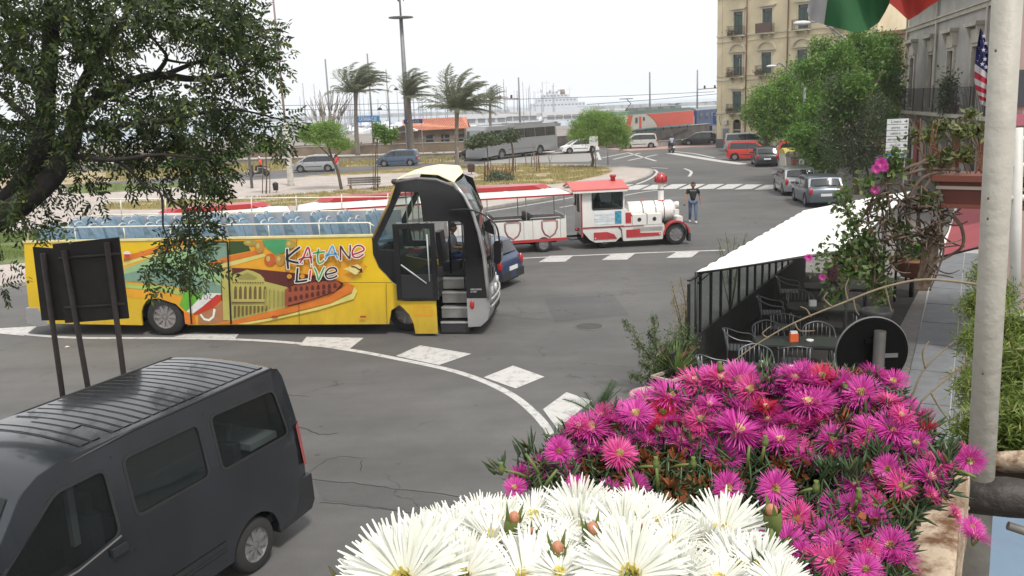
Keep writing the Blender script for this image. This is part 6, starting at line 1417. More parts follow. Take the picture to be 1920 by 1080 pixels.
# ================= PALMS AND TREES =================
BARK = M('bark',(.10,.075,.055),.95,var=.4,vs_=6,bump=.8,bs=18); PBARK = M('palm_bark',(.17,.145,.12),.95,var=.3,vs_=5,bump=.9,bs=20)
def palm(label,base,top,R_,nf,seed,wind=.75,rt=.22,thin=None):
  rg = np.random.default_rng(seed); o = thing('palm_tree',label,'palm tree',tuple(base)); t = top - base
  pts = [Vector((t.x * k * k,t.y * k,t.z * k)) for k in np.linspace(0,1,9)]
  tr = MB().tube(pts,[rt * 1.35,rt * 1.05,rt,rt * .98,rt * .95,rt * .9,rt * .88,rt * .95,rt * 1.15],12); tr.build('trunk',PBARK,o)
  for i in range(26): z = t.z * (i + .5) / 26; k = z / t.z; MB().lathe([(rt * 1.02,-.03),(rt * 1.07,0),(rt * 1.0,.03)],10,'z',(t.x * k * k,t.y * k,z),caps=False).build('bark_ring',PBARK,o) if i % 2 else None
  PL = LEAF('palm_leaf',(.12,.145,.09),(.22,.24,.15),.35)
  for f in range(nf):
    az = rg.uniform(0,2 * pi); el = rg.uniform(.05,1.5); d = Vector((cos(az) * cos(el),sin(az) * cos(el),sin(el))); p = Vector(t); L = R_ * rg.uniform(.8,1.15); n = 16; path = []
    wv = Vector((wind,wind * .15,-.10)) * rg.uniform(.7,1.2)
    for i in range(n):
      path.append(p.copy()); p = p + d * L / n; d = (d + wv * (.22 * (i / n + .25)) + Vector((0,0,-.075 * (i / n)))).normalized()
    V,F_ = [],[]
    for i in range(n - 1):       # midrib as a thin ribbon box
      pass
    rb = MB().tube(path,[.035 * (1 - i / n * .8) for i in range(n)],4)
    for i in range(2,n):
      tdir = (path[i] - path[i - 1]).normalized(); side = tdir.cross(Vector((0,0,1))); side = side.normalized() if side.length > .1 else Vector((0,1,0))
      for h_ in (0,.5):
        c = path[i - 1] + (path[i] - path[i - 1]) * h_; ll = R_ * .24 * (1 - .6 * abs(i / n - .45)) * rg.uniform(.8,1.15)
        for s in (1,-1):
          e = (side * s * .75 + tdir * .75 + Vector((wind * .55,0,-.22)) + Vector(rg.normal(size=3) * .12)).normalized(); w = tdir * .028 * R_ / 2.6; m = c + e * ll * .5
          rb.add([c - w,m - w * 1.3,c + e * ll + Vector((0,0,-.06 * ll)),m + w * 1.3],[(0,1,2,3)])
    rb.build('frond',PL,o,recalc=False)
  return o
def pbase(x,y,xt,yt):
  b_ = G(x,y); return b_,P(xt,yt,b_.y)
b_,t = pbase(671,301,667,173); palm('first palm from the left, crown blown hard to the right over a grey trunk',b_,t,3.9,44,1,.85,.22)
b_,t = pbase(774,293,765,182); palm('second palm standing against the tall floodlight tower',b_,t,3.7,34,2,.70,.26)
b_,t = pbase(858,322,857,205); palm('third palm with a wide ragged crown left of the white coach',b_,t,3.5,52,3,.55,.17)
b_,t = pbase(921,285,919,188); b_.y += 0; palm('small distant palm half hidden behind the third palm',b_,t,2.0,16,4,.5,.16)
def tube_tree(o,segs,mat,n=7,name='branch'):
  """segs: list of (points, r0, r1)"""
  for i,(pts,r0,r1) in enumerate(segs):
    pts = smooth_path(pts,4) if len(pts) > 2 else [Vector(p) for p in pts]; k = len(pts)
    MB().tube(pts,[r0 + (r1 - r0) * j / (k - 1) for j in range(k)],n).build('trunk' if i == 0 else name,mat,o)
def foliage(name,o,blobs,n,size,mat,aspect=.4,hollow=.55,droop=0.,clump=.0,rg=None):
  rg = rg or RNG; W_ = np.array([b[3] ** 2 if not hasattr(b[3],'__len__') else b[3][0] * b[3][2] for b in blobs]); W_ = W_ / W_.sum(); C = []
  for b,w in zip(blobs,W_):
    m = int(n * w) + 1; r = np.array(b[3]) if hasattr(b[3],'__len__') else np.array([b[3]] * 3)
    d = rg.normal(size=(m,3)); d /= np.linalg.norm(d,axis=1)[:,None]; rad = (hollow + (1 - hollow) * rg.uniform(0,1,m) ** .6)
    lump = np.array([.86 + .75 * noise.noise(Vector(v) * 2.1 + Vector(b[:3])) + .25 * noise.noise(Vector(v) * 6 + Vector(b[:3])) for v in d]); C.append(np.array(b[:3]) + d * r * (rad * lump)[:,None])
  C = np.vstack(C); m = len(C)
  if clump: # pull leaves into twigs
    k = max(1,m // 14); cen = C[rg.integers(0,m,k)]; idx = rg.integers(0,k,m); C = cen[idx] + rg.normal(size=(m,3)) * clump
  A = rand_dirs(m); A[:,2] -= droop; A /= np.linalg.norm(A,axis=1)[:,None]; B = np.cross(A,rand_dirs(m)); B /= np.linalg.norm(B,axis=1)[:,None] + 1e-9
  s = size * rg.uniform(.6,1.3,m)[:,None]; V,F_ = quads_at(C,A * s,B * s * aspect); x = link(name,np_mesh(name,V,F_,mat),o); x['kind'] = 'stuff'; return x
def tree_px(name,label,base,blobs,n,size,mat,segs=(),r0=.2,cat='tree',bark=BARK,**k):
  """base pixel of the trunk foot; blobs in pixels (x, y, radius px, depth offset)"""
  g = G(*base); o = thing(name,label,cat,tuple(g)); L = []
  for b in blobs:
    c = P(b[0],b[1],g.y + b[3]) - g; sc = (g.y + b[3]) / FPX; r = (b[2][0] * sc,b[2][0] * sc,b[2][1] * sc) if hasattr(b[2],'__len__') else (b[2] * sc,) * 3; L.append((c.x,c.y,c.z,r))
  T = []
  for i,s in enumerate(segs):
    pts = [P(x,y,g.y + (dy[0] if dy else 0)) - g for x,y,*dy in s[0]]; T.append((pts,s[1],s[2]))
  tube_tree(o,T,bark); foliage('crown',o,[(b[0],b[1],b[2],b[3]) for b in L],n,size,mat,**k); return o
BRG = LEAF('bright_leaf',(.06,.15,.015),(.22,.38,.05),.45); MID = LEAF('mid_leaf',(.045,.12,.015),(.17,.31,.045),.4); OLV = LEAF('olive_leaf',(.03,.05,.02),(.12,.16,.07),.25); FEA = LEAF('feather_leaf',(.14,.25,.05),(.28,.42,.10),.5)
tree_px('street_tree','bright green street tree nearest the yellow building, above the red car',(1435,290),[(1440,195,38,0),(1475,170,42,1),(1452,235,34,0),(1490,225,40,2),(1415,215,22,0),(1500,190,40,-1)],24000,.13,BRG,
    [([(1435,290),(1438,262),(1445,225),(1455,190)],.34,.12),([(1440,255),(1470,215),(1490,180)],.16,.05),([(1440,245),(1425,220),(1415,205)],.12,.04)],clump=.28)
tree_px('street_tree','tall bright green street tree rising behind the dark olive tree',(1560,345),[(1600,110,(50,40),2),(1640,130,46,2),(1570,120,34,0),(1650,90,30,3),(1560,160,40,0),(1530,230,40,-1),(1545,290,34,-1),(1660,180,34,4),(1510,130,20,1),(1540,95,20,2),(1520,270,30,-2),(1610,80,22,2),(1575,200,34,-6),(1600,165,26,-7),(1500,255,22,-3),(1670,130,22,3),(1655,225,24,0)],42000,.11,MID,
    [([(1560,345),(1562,300),(1570,250),(1585,190),(1600,130)],.28,.08),([(1566,280),(1535,230),(1520,200)],.12,.04),([(1572,240),(1630,180),(1655,130)],.14,.04)],clump=.24)
tree_px('olive_tree','dark grey green olive tree with a thin trunk behind the white awning',(1606,368),[(1600,195,34,0),(1570,160,22,0),(1625,240,34,0),(1585,265,34,.5),(1645,205,24,1),(1668,262,20,0),(1552,215,20,0),(1612,300,26,0),(1548,262,16,0),(1610,150,18,0),(1640,290,18,0),(1570,300,16,0)],24000,.07,OLV,
    [([(1606,368),(1604,330),(1600,280),(1596,220)],.17,.07),([(1603,320),(1625,270),(1640,220)],.08,.03),([(1602,300),(1580,250),(1570,190)],.08,.03),([(1632,372),(1628,330),(1618,290)],.08,.05)],aspect=.28,clump=.20)
tree_px('feathery_bush_tree','round bright green feathery tree on a thin dark trunk in the island lawn',(1108,318),[(1122,240,(54,34),0),(1150,242,(38,34),0),(1092,240,(28,26),0),(1120,222,(38,20),0),(1168,262,(16,18),0),(1080,252,(20,12),0)],26000,.16,FEA,[([(1108,318),(1112,300),(1108,280),(1112,255)],.13,.08),([(1110,275),(1135,250)],.06,.03)],aspect=.10,droop=.5,hollow=.3)
tree_px('small_tree','soft green small tree with a leaning trunk behind the silver hatchback',(641,358),[(608,255,(42,20),0),(575,250,(24,18),0),(640,270,(26,14),0),(612,238,(30,14),0)],12000,.11,FEA,[([(641,358),(633,320),(622,295),(612,262)],.12,.06),([(625,300),(600,275),(580,262)],.05,.02),([(625,298),(645,278)],.05,.02)],aspect=.2,hollow=.2)
tree_px('sapling','leafy staked sapling in front of the slate blue hatchback',(703,361),[(712,245,16,0),(735,252,14,0),(722,262,10,0)],1500,.11,MID,[([(703,361),(704,320),(706,270),(715,250)],.05,.03),([(700,361),(699,262)],.025,.02),([(708,362),(708,265)],.025,.02)])
tree_px('sapling','thin staked sapling with dull green crown in front of the black car',(914,346),[(905,262,(30,14),0),(885,270,(14,10),0)],2600,.10,OLV,[([(914,346),(915,300),(912,265)],.05,.03),([(908,345),(909,300)],.03,.03),([(921,346),(920,300)],.03,.03)],aspect=.45)
tree_px('sapling','young tree with dull green crown in front of the white coach',(961,326),[(955,255,(20,14),0),(935,262,(14,9),0)],1800,.10,OLV,[([(961,326),(962,290),(958,260)],.10,.05),([(955,326),(955,298)],.03,.03),([(967,325),(966,298)],.03,.03)],aspect=.45)
tree_px('sapling','staked bare sapling beside the small litter bin at the left',(497,366),[(495,275,(22,12),0)],700,.10,MID,[([(499,369),(500,330),(498,280)],.06,.03),([(492,366),(493,300)],.03,.03),([(506,364),(506,305)],.03,.03)])
def bare(label,base,segs,r,name='bare_tree'):
  g = G(*base); o = thing(name,label,'tree',tuple(g)); T = [([P(x,y,g.y) - g for x,y in s],r if i == 0 else r * .5,r * .35 if i == 0 else r * .12) for i,s in enumerate(segs)]; tube_tree(o,T,M('pale_bark',(.24,.21,.18),.9,var=.3,vs_=8),5); return o
rb_ = random.Random(5); segs = [[(612,300),(612,270),(610,240)]]
for i in range(26):
  x = rb_.uniform(596,628); y = rb_.uniform(225,262); tx = x + (x - 611) * rb_.uniform(.8,2.2) + rb_.uniform(-6,6); ty = rb_.uniform(160,215); segs.append([(611 + (x - 611) * .3,255),(x,y),((x + tx) / 2 + rb_.uniform(-4,4),(y + ty) / 2),(tx,ty)])
  segs.append([((x + tx) / 2,(y + ty) / 2),(tx + rb_.uniform(-12,12),ty + rb_.uniform(0,20))])
bare('bare grey branched tree standing behind the soft green small tree',(612,302),segs,.16)
for i,(x,y,lb) in enumerate(((1030,325,'thin bare Y shaped sapling right of the stake cluster'),(1000,300,'thin bare sapling in front of the coach rear'))):
  bare(lb,(x,y),[[(x,y),(x + 1,y - 18),(x - 1,y - 32)],[(x + 1,y - 18),(x + 8,y - 42)],[(x,y - 22),(x - 5,y - 45)]],.04,'bare_sapling')
# stakes round a missing tree
g = G(994,322); ST_ = M('stake_wood',(.13,.07,.05),.9,var=.3,vs_=8)
for i,(x,y,t_) in enumerate(((987,315,288),(996,316,288),(1003,317,286),(1009,322,290),(1013,326,292),(1006,327,292))):
  g = G(x,y); h = P(x,t_,g.y).z; o = MB().tube([(0,0,0),(random.uniform(-.1,.1),0,h)],.035,6).build('stake',ST_,loc=tuple(g)); tag(o,['leftmost wooden stake of the cluster on the island lawn','second stake from the left in the cluster on the lawn','third stake from the left in the cluster on the lawn','second stake from the right in the cluster on the lawn','rightmost wooden stake of the cluster on the island lawn','third stake from the right in the cluster on the lawn'][i],'stake','wooden stakes clustered on the island lawn')
# agave with dried flower stalks
g = G(935,343); o = thing('agave_shrub','grey green shrub with reddish dried stalks on the island lawn','shrub',tuple(g)); foliage('leaves',o,[(0,0,.35,(.9,.6,.5)),(.5,.1,.3,(.6,.5,.4))],2600,.14,LEAF('agave_leaf',(.10,.14,.08),(.2,.24,.15),.2),aspect=.2)
for i in range(11): x = -.9 + i * .19; MB().tube([(x,0,.5),(x + random.uniform(-.15,.15),0,1.15 + random.uniform(-.2,.3))],.035,5).build('dried_stalk',M('dried_red',(.25,.07,.04),.9),o)
# shrubs and weeds in the far verge, seen under the big tree
for i,(x,y,w,h_,lb) in enumerate(((250,322,60,14,'low dark shrubs behind the big tree trunk'),(340,318,50,14,'low dark shrubs behind the middle of the big tree'),(430,300,26,12,'dark shrub beside the grey post'),(910,292,18,8,'brown bush on the verge before the black car'),(820,296,26,6,'yellowish weeds below the hut fence'))):
  g = G(x,y); sc = g.y / FPX; o = thing('shrub',lb,'shrub',tuple(g)); foliage('leaves',o,[(0,0,h_ * sc * .5,(w * sc,1.0,h_ * sc))],3000,.16,[OLV,MID,MID,OLV,LEAF('weed_leaf',(.18,.15,.04),(.28,.24,.08),.3)][i],hollow=.2)
  MB().tube([(0,0,0),(0,0,h_ * sc * .6)],.06,5).build('stem',BARK,o)
# ================= STREET FURNITURE =================
def board_sign(label,x,y,w,h,basey,Y=None,txt='',sub=''):
  g = G(x + 4,basey); c = P(x,y,g.y) - g; o = thing('road_sign',label,'sign',tuple(g)); sc = g.y / FPX
  MB().tube([(0,0,0),(0,0,c.z + h * sc * .4)],.035,6).build('post',GP,o); MB().box(c.x - w * sc / 2,c.x + w * sc / 2,-.06,-.04,c.z - h * sc / 2,c.z + h * sc / 2).build('sign_panel',M('sign_face_white',(.55,.57,.57),.5),o)
  if txt: text('lettering',txt,TD,o,(c.x,-.065,c.z),(pi / 2,0,0),.36,.002)
board_sign('white square sign with a black arrow on a post by the feathery tree',1113,264,16,17,321,txt='<- P')
for i,(x,y,t_,lb) in enumerate(((1140,312,280,'short thin grey post right of the square white sign'),(861,330,275,'thin grey post in front of the third palm'),(829,320,300,'short thin post above the bus cab roof'))):
  g = G(x,y); h = P(x,t_,g.y).z; o = MB().tube([(0,0,0),(0,0,h)],.04,6).build('bollard_post',GP,loc=tuple(g)); tag(o,lb,'post')
def bin_on_post(label,x,y,yt,col,w=.4):
  g = G(x,y); h = P(x,yt,g.y).z; o = thing('litter_bin',label,'litter bin',tuple(g)); MB().tube([(0,.2,0),(0,.2,h)],.03,6).build('post',GP,o); MB().lathe([(w * .42,h * .35),(w * .5,h * .9),(w * .52,h * .92)],12,'z').build('bin_body',col,o); MB().lathe([(w * .52,h * .92),(w * .3,h * 1.05),(.02,h * 1.08)],12,'z').build('bin_lid',DARKP,o)
bin_on_post('black litter bin on a post on the pale paving at the left',518,364,343,DARKP)
bin_on_post('brown litter bin on the island lawn left of the black car',884,330,308,M('bin_brown',(.12,.06,.05),.8),.6)
g = G(684,358); o = thing('park_bench','long grey backed bench on the pale paving behind the bus cab','bench',tuple(g)); WD_ = M('bench_grey_wood',(.16,.15,.14),.9,var=.3,vs_=6)
for z in (.52,.66,.80): MB().box(-1.1,1.1,-.02,.03,z,z + .12).build('back_slat',WD_,o)
for y in (-.45,-.28,-.12): MB().box(-1.1,1.1,y,y + .12,.42,.46).build('seat_slat',WD_,o)
for x in (-.9,.9): MB().prism([(-.42,0),(-.34,0),(-.34,.38),(.02,.38),(.06,0),(.12,0),(.06,.9),(.03,.9),(.02,.42),(-.42,.42)],x - .03,x + .03,'yz').build('leg',M('bench_red',(.25,.05,.04),.7),o)
g = G(322,403); 
# ---------- rubbish containers ----------
def skip(label,x,y,body,lid,w=1.4,h=1.15,rz=0.,name='rubbish_container'):
  g = G(x,y); o = thing(name,label,'rubbish container',tuple(g),rz); MB().prism([(-w / 2 + .08,.22),(w / 2 - .08,.22),(w / 2,h),(-w / 2,h)],-.5,.5).build('bin_body',body,o,angle=30)
  MB().prism([(-.56,h),(-.40,h + .24),(0,h + .36),(.40,h + .24),(.56,h)],-w / 2 - .03,w / 2 + .03,'yz').build('lid',lid,o,angle=30)
  for a in (-w / 2 + .2,w / 2 - .2):
    for b_ in (-.35,.35): MB().lathe([(.1,-.03),(.1,.03)],12,'y',(a,b_,.1)).build('caster',DARKP,o)
  for i in range(3): MB().bx((-w / 4 + i * w / 4,-.52,.7),(.05,.03,.7)).build('rib',body,o)
  return o
o = skip('white container with yellow lid, leftmost of the rubbish containers',1483,317,M('bin_white',(.5,.48,.42),.6,var=.15),M('bin_yellow',(.42,.36,.06),.6),rz=.1)
o = skip('grey brown container with white stickers in the middle of the rubbish containers',1501,326,M('bin_taupe',(.26,.22,.2),.6,var=.15),M('bin_lid_brown',(.13,.09,.08),.7),1.7,rz=.0)
MB().bx((-.1,-.53,.85),(.4,.012,.35)).build('sticker',PLATE,o); MB().bx((-.6,-.53,.75),(.2,.012,.5)).build('warning_stripes',M('sticker_red',(.4,.08,.05),.6),o); MB().bx((.62,-.53,.75),(.2,.012,.5)).build('warning_stripes',MATS['sticker_red'],o)
skip('dark brown container, rightmost of the rubbish containers in the shade',1527,318,M('bin_dark_brown',(.10,.04,.03),.7),MATS['bin_lid_brown'],1.3)
g = G(1578,330); o = thing('bike_hoop','grey arched metal hoop shelter beside the olive tree trunk','hoop',tuple(g)); MB().tube([(-.55,0,0),(-.55,0,.9)] + [(-.55 * cos(pi * i / 8),0,.9 + .5 * sin(pi * i / 8)) for i in range(1,8)] + [(.55,0,.9),(.55,0,0)],.06,8).build('hoop_tube',M('galvanised',(.35,.35,.35),.4,.5),o); MB().box(-.3,.3,-.02,.02,.5,1.0).build('hoop_plate',MATS['bin_taupe'],o)
# shop sign, one way arrow sign, direction signs
g = G(1583,312); c = P(1583,271,g.y) - g; o = thing('shop_sign','white shop sign half hidden behind the olive tree','sign',tuple(g)); MB().box(-1.0,1.0,0,.1,c.z - .32,c.z + .22).build('sign_panel',M('shop_white',(.6,.6,.6),.5),o); text('lettering','BAR',TD,o,(0,-.01,c.z - .05),(pi / 2,0,0),.36,.003); MB().tube([(-.9,.12,0),(-.9,.12,c.z)],.04,6).build('post',GP,o); MB().tube([(.9,.12,0),(.9,.12,c.z)],.04,6).build('post',GP,o)
def arrow_board(o,x0,x1,z0,z1,y,m):
  MB().box(x0,x1,y,y + .03,z0,z1).build('sign_panel',m,o)
g = G(1637,352); sc = g.y / FPX; c = P(1632,280,g.y) - g; o = thing('one_way_sign','brown and white arrow sign pointing left before the direction boards','sign',tuple(g)); MB().tube([(0,.06,0),(0,.06,c.z + .1)],.035,6).build('post',GP,o)
MB().box(c.x - .50,c.x + .50,-.02,.02,c.z - .15,c.z + .15).build('sign_panel',M('sign_brown',(.12,.06,.045),.6),o); MB().add([(c.x - .42,-.026,c.z),(c.x - .28,-.026,c.z + .12),(c.x - .28,-.026,c.z + .06),(c.x + .35,-.026,c.z + .06),(c.x + .35,-.026,c.z - .06),(c.x - .28,-.026,c.z - .06),(c.x - .28,-.026,c.z - .12)],[(0,1,2,3,4,5,6)]).build('arrow',MATS['sign_face_white'],o); MB().box(c.x - .5,c.x + .5,-.02,.02,c.z - .22,c.z - .17).build('lower_strip',MATS['sign_face_white'],o)
Yd = 29.0; a,b_ = P(1660,300,Yd),P(1702,222,Yd); o = thing('direction_sign','stack of white street direction boards with black arrows right of the olive tree','sign',(a.x,Yd,0),radians(-8)); w = b_.x - a.x
for x in (.05,w - .05): MB().tube([(x,.06,0),(x,.06,b_.z)],.03,6).build('post',GP,o)
names = ['L.mare','porto','centro','aeroporto','via Cali','zona Toscana','OSPEDALE']
for i,nm in enumerate(names):
  h = (b_.z - a.z) / 7; z1 = b_.z - i * h; m = MATS['sign_face_white'] if i < 6 else M('sign_blue2',(.03,.10,.35),.5); bo = MB().box(0,w,0,.03,z1 - h * .90,z1).build('sign_board',m,o)
  tm_ = TD if i < 6 else MATS['sign_white']; text('lettering',nm,tm_,bo,(w * .42,-.004,z1 - h * .46),(pi / 2,0,0),h * .62,.001)
  MB().add([(w * .80,-.003,z1 - h * .38),(w * .80,-.003,z1 - h * .52),(w * .88,-.003,z1 - h * .52),(w * .88,-.003,z1 - h * .68),(w * .97,-.003,z1 - h * .45),(w * .88,-.003,z1 - h * .2),(w * .88,-.003,z1 - h * .38)],[(0,1,2,3,4,5,6)]).build('arrow',tm_,bo)
g = G(1340,262); Y = 93; c = P(1345,242,Y); o = thing('route_sign','small white square signs on a post at the corner of the yellow building','sign',(c.x - .1,Y,0)); MB().tube([(0,0,0),(0,0,c.z + 2)],.05,6).build('post',GP,o); MB().box(-.45,.45,-.08,-.05,c.z - .4,c.z + .4).build('sign_panel',MATS['sign_face_white'],o); MB().box(-.4,.4,-.08,-.05,c.z + .55,c.z + 1.7).build('sign_panel',M('sign_blue3',(.04,.14,.4),.5),o); text('lettering','T',MATS['sign_white'],o,(0,-.085,c.z + 1.15),(pi / 2,0,0),.9,.002)
# barrier-like pale panel seen through the big tree
# ================= CAFE TERRACE =================
TA = Vector((3.5,16.05,0)); TRZ = radians(90 - 30.6)
def tl(s,t,z=0): a = radians(30.6); return Vector((TA.x + s * sin(a) + t * cos(a),TA.y + s * cos(a) - t * sin(a),z))
BKM = M('terrace_black_metal',(.010,.010,.010),.55,var=.2); BWALL = M('terrace_black_panel',(.014,.013,.012),.8,var=.3); ALU = M('brushed_aluminium',(.16,.17,.175),.4,.75)
flat('terrace_floor',[tl(-3.2,-.1),tl(10.2,-.1),tl(10.2,3.1),tl(-3.2,3.1)],.125,M('terrace_floor_brown',(.022,.018,.015),.9,var=.3,vs_=2),kind='structure',thick=.12)
o = thing('terrace_windbreak','long glazed windbreak with black posts on a black base beside the cafe tables','windbreak',tuple(TA),TRZ)
for i in range(9): MB().box(-1.4 + i * 1.24,-.17 + i * 1.24,-.03,.03,.12,.80).build('base_panel',BWALL,o)
tg = GLASS('windbreak_glass',(.85,.88,.87),.86)
for i in range(16):
  x = -.42 + i * .672
  MB().box(x - .022,x + .022,-.025,.025,.12 if i else .3,2.03 if i else 1.9).build('post',BKM,o)
  if i < 15: MB().box(x + .024,x + .648,-.004,.004,.82,1.93).build('glass_pane',tg,o)
MB().box(-.44,9.7,-.03,.03,1.95,1.98).build('top_rail',BKM,o); MB().box(-1.4,9.75,-.035,.035,.80,.82).build('base_rail',BKM,o)
o = thing('awning','white sloping fabric awning over the cafe terrace','awning',tuple(TA),TRZ)
WF = bpy.data.materials.new('awning_fabric'); WF.use_nodes = True; b = WF.node_tree.nodes['Principled BSDF']; b.inputs['Base Color'].default_value = (.82,.81,.77,1); b.inputs['Roughness'].default_value = .8
t_ = WF.node_tree.nodes.new('ShaderNodeBsdfTranslucent'); t_.inputs[0].default_value = (.8,.78,.72,1); mx = WF.node_tree.nodes.new('ShaderNodeMixShader'); mx.inputs[0].default_value = .07
WF.node_tree.links.new(b.outputs[0],mx.inputs[1]); WF.node_tree.links.new(t_.outputs[0],mx.inputs[2]); WF.node_tree.links.new(mx.outputs[0],WF.node_tree.nodes['Material Output'].inputs[0])
for seg in range(4):
  vs,m,n = [],8,12
  for i in range(m + 1):
    for j in range(n + 1):
      s = seg * 2.4 + 2.4 * i / m; t = -2.7 * j / n; sag = .10 * sin(pi * i / m) * sin(pi * j / n); vs.append((s,t,2.05 + .57 * j / n - sag + .012 * sin(9 * s + 2 * t)))
  MB().add(vs,[(i * (n + 1) + j,i * (n + 1) + j + 1,(i + 1) * (n + 1) + j + 1,(i + 1) * (n + 1) + j) for i in range(m) for j in range(n)],True).build('fabric_panel',WF,o)
for i in range(5): MB().tube([(i * 2.4,0,2.02),(i * 2.4,-2.7,2.59)],.022,6).build('awning_rib',BKM,o); MB().tube([(i * 2.4,-2.7,.12),(i * 2.4,-2.7,2.59)],.03,6).build('awning_post',BKM,o)
for i in range(1,4): MB().add([(i * 2.4 + dx,-2.7 * j / 12,2.062 + .57 * j / 12 + .010) for dx in (-.012,.012) for j in range(13)],[(j,j + 1,14 + j,13 + j) for j in range(12)]).build('fabric_seam',M('seam_grey',(.42,.41,.38),.9),o)
MB().tube([(-.02,-.0,2.03),(9.62,0,2.03)],.022,6).build('front_bar',BKM,o); MB().tube([(0,-2.72,2.6),(9.6,-2.72,2.6)],.025,6).build('rear_bar',BKM,o)
MB().tube([(0,0,.12),(0,0,2.05)],.032,8).build('corner_post',BKM,o); MB().tube([(.0,-.0,1.8),(.0,-.3,2.08)],.014,5).build('corner_brace',BKM,o)
TOPM = M('table_grey_green',(.028,.033,.029),.5,var=.12,vs_=2)
def table(x,y,rz,label,L=1.5,D_=.68):
  o = thing('cafe_table',label,'table',(x,y,.125),rz,'dark cafe tables on the terrace'); c = .13
  pts = [(sx * (L / 2 - c) + c * cos(a),sy * (D_ / 2 - c) + c * sin(a)) for sx,sy,a0 in ((1,1,0),(-1,1,pi / 2),(-1,-1,pi),(1,-1,1.5 * pi)) for a in [a0 + k * pi / 8 for k in range(5)]]
  MB().prism(pts,.60,.635,'xy').build('tabletop',TOPM,o); MB().prism([(p[0] * .97,p[1] * .95) for p in pts],.56,.60,'xy').build('apron',BKM,o)
  for sx in (-1,1):
    for sy in (-1,1): MB().tube([(sx * (L / 2 - .12),sy * (D_ / 2 - .1),.58),(sx * (L / 2 - .08),sy * (D_ / 2 - .06),0)],.018,6).build('leg',ALU,o)
def chair(x,y,rz,label):
  o = thing('cafe_chair',label,'chair',(x,y,.125),rz,'aluminium cafe armchairs on the terrace')
  MB().tube(smooth_path([(.25,.27,.0),(.27,.27,.45),(.25,.28,.62),(.0,.29,.66),(-.20,.24,.74),(-.30,.0,.80),(-.20,-.24,.74),(.0,-.29,.66),(.25,-.28,.62),(.27,-.27,.45),(.25,-.27,0)],4),.014,6).build('arm_frame',ALU,o)
  for s in (-1,1): MB().tube([(-.22,s * .22,0),(-.2,s * .22,.45),(-.22,s * .22,.74)],.013,6).build('leg',ALU,o)
  for i in range(7): MB().box(-.22 + i * .066,-.17 + i * .066,-.22,.22,.43,.445).build('seat_slat',ALU,o)
  for i in range(5): y_ = -.16 + i * .08; MB().tube([(-.22,y_,.45),(-.27,y_,.78)],.008,5).build('back_slat',ALU,o)
R14 = radians(-14)
table(4.28,13.95,R14,'cafe table nearest the camera, with a napkin box and white cup'); table(5.28,15.55,R14,'second cafe table, with an orange and white napkin holder'); table(6.72,18.15,R14,'third cafe table, with one white napkin box'); table(7.75,20.1,R14,'farthest cafe table, under the awning edge by the seated guest')
for x,y,a,lb in ((3.42,14.25,-15,'armchair at the left end of the nearest cafe table'),(4.25,14.62,-100,'armchair behind the nearest cafe table'),(5.32,13.75,165,'armchair at the right end of the nearest cafe table'),(4.30,15.95,-15,'armchair at the left end of the second cafe table'),(4.95,16.25,-100,'armchair behind the second cafe table, on the glass side'),(5.85,16.0,-105,'armchair behind the second cafe table, on the pavement side'),
          (5.05,14.92,78,'armchair tucked in front of the second cafe table'),(5.70,18.55,-15,'armchair at the left end of the third cafe table'),(6.45,18.85,-100,'armchair behind the third cafe table'),(5.6,17.3,60,'armchair by the black base between second and third tables'),(6.75,20.6,-15,'armchair at the left end of the farthest cafe table'),(7.5,19.5,80,'armchair in front of the farthest cafe table')): chair(x,y,radians(a),lb)
NB = M('napkin_box',(.45,.45,.42),.4,.3); 
def small(name,label,cat,x,y,m,mb,z=.76,rz=0): o = mb.build(name,m,loc=(x,y,z),rot=(0,0,rz)); tag(o,label,cat); return o
small('napkin_box','metal napkin box on the nearest cafe table','napkin box',4.2,13.98,NB,MB().box(-.07,.07,-.045,.045,0,.13)); small('cup','white cup holder on the nearest cafe table','cup',4.62,13.85,PLATE,MB().lathe([(.035,0),(.045,.07),(.04,.075)],14,'z'))
o = small('napkin_box','orange and white napkin holder on the second cafe table','napkin box',5.22,15.55,M('napkin_orange',(.65,.12,.03),.5),MB().box(-.075,.075,-.05,.05,0,.15)); MB().box(-.06,.06,-.04,.04,.15,.19).build('napkins',PLATE,o)
small('ashtray','small round white ashtray on the second cafe table','ashtray',5.5,15.48,PLATE,MB().lathe([(.05,0),(.07,.035),(.05,.03)],14,'z')); small('napkin_box','white napkin box on the third cafe table','napkin box',6.5,18.2,PLATE,MB().box(-.07,.07,-.045,.045,0,.13)); 
person('guest with dark hair in a patterned pink shirt seated at the far terrace table',(7.9,20.75,.125),radians(-105),sit(.42,.1),M('pink_pattern_shirt',(.24,.12,.14),.85,var=.8,vs_=16),DKT,hair=HAIR)
o = thing('round_pot','round terracotta bowl planter on a stand beyond the terrace posts','planter',(10.1,21.3,.1)); TC = MATS['terracotta']; MB().lathe([(.25,.55),(.55,.95),(.60,1.0),(.56,1.02)],24,'z').build('bowl',TC,o); MB().tube([(0,0,0),(0,0,.6)],.06,8).build('stand',BKM,o)
foliage('leaves',o,[(0,0,1.15,.38)],500,.09,MID)
c = P(1645,592,13.2); o = thing('black_bowl','wide black bowl on a stand right of the third cafe table','bowl',(c.x,c.y,.1)); MB().lathe([(.08,c.z - .3),(.20,c.z - .12),(.24,c.z),(.22,c.z + .0),(.18,c.z - .1)],24,'z').build('bowl',BKM,o); MB().tube([(0,0,0),(0,0,c.z - .3)],.04,8).build('stand',BKM,o)
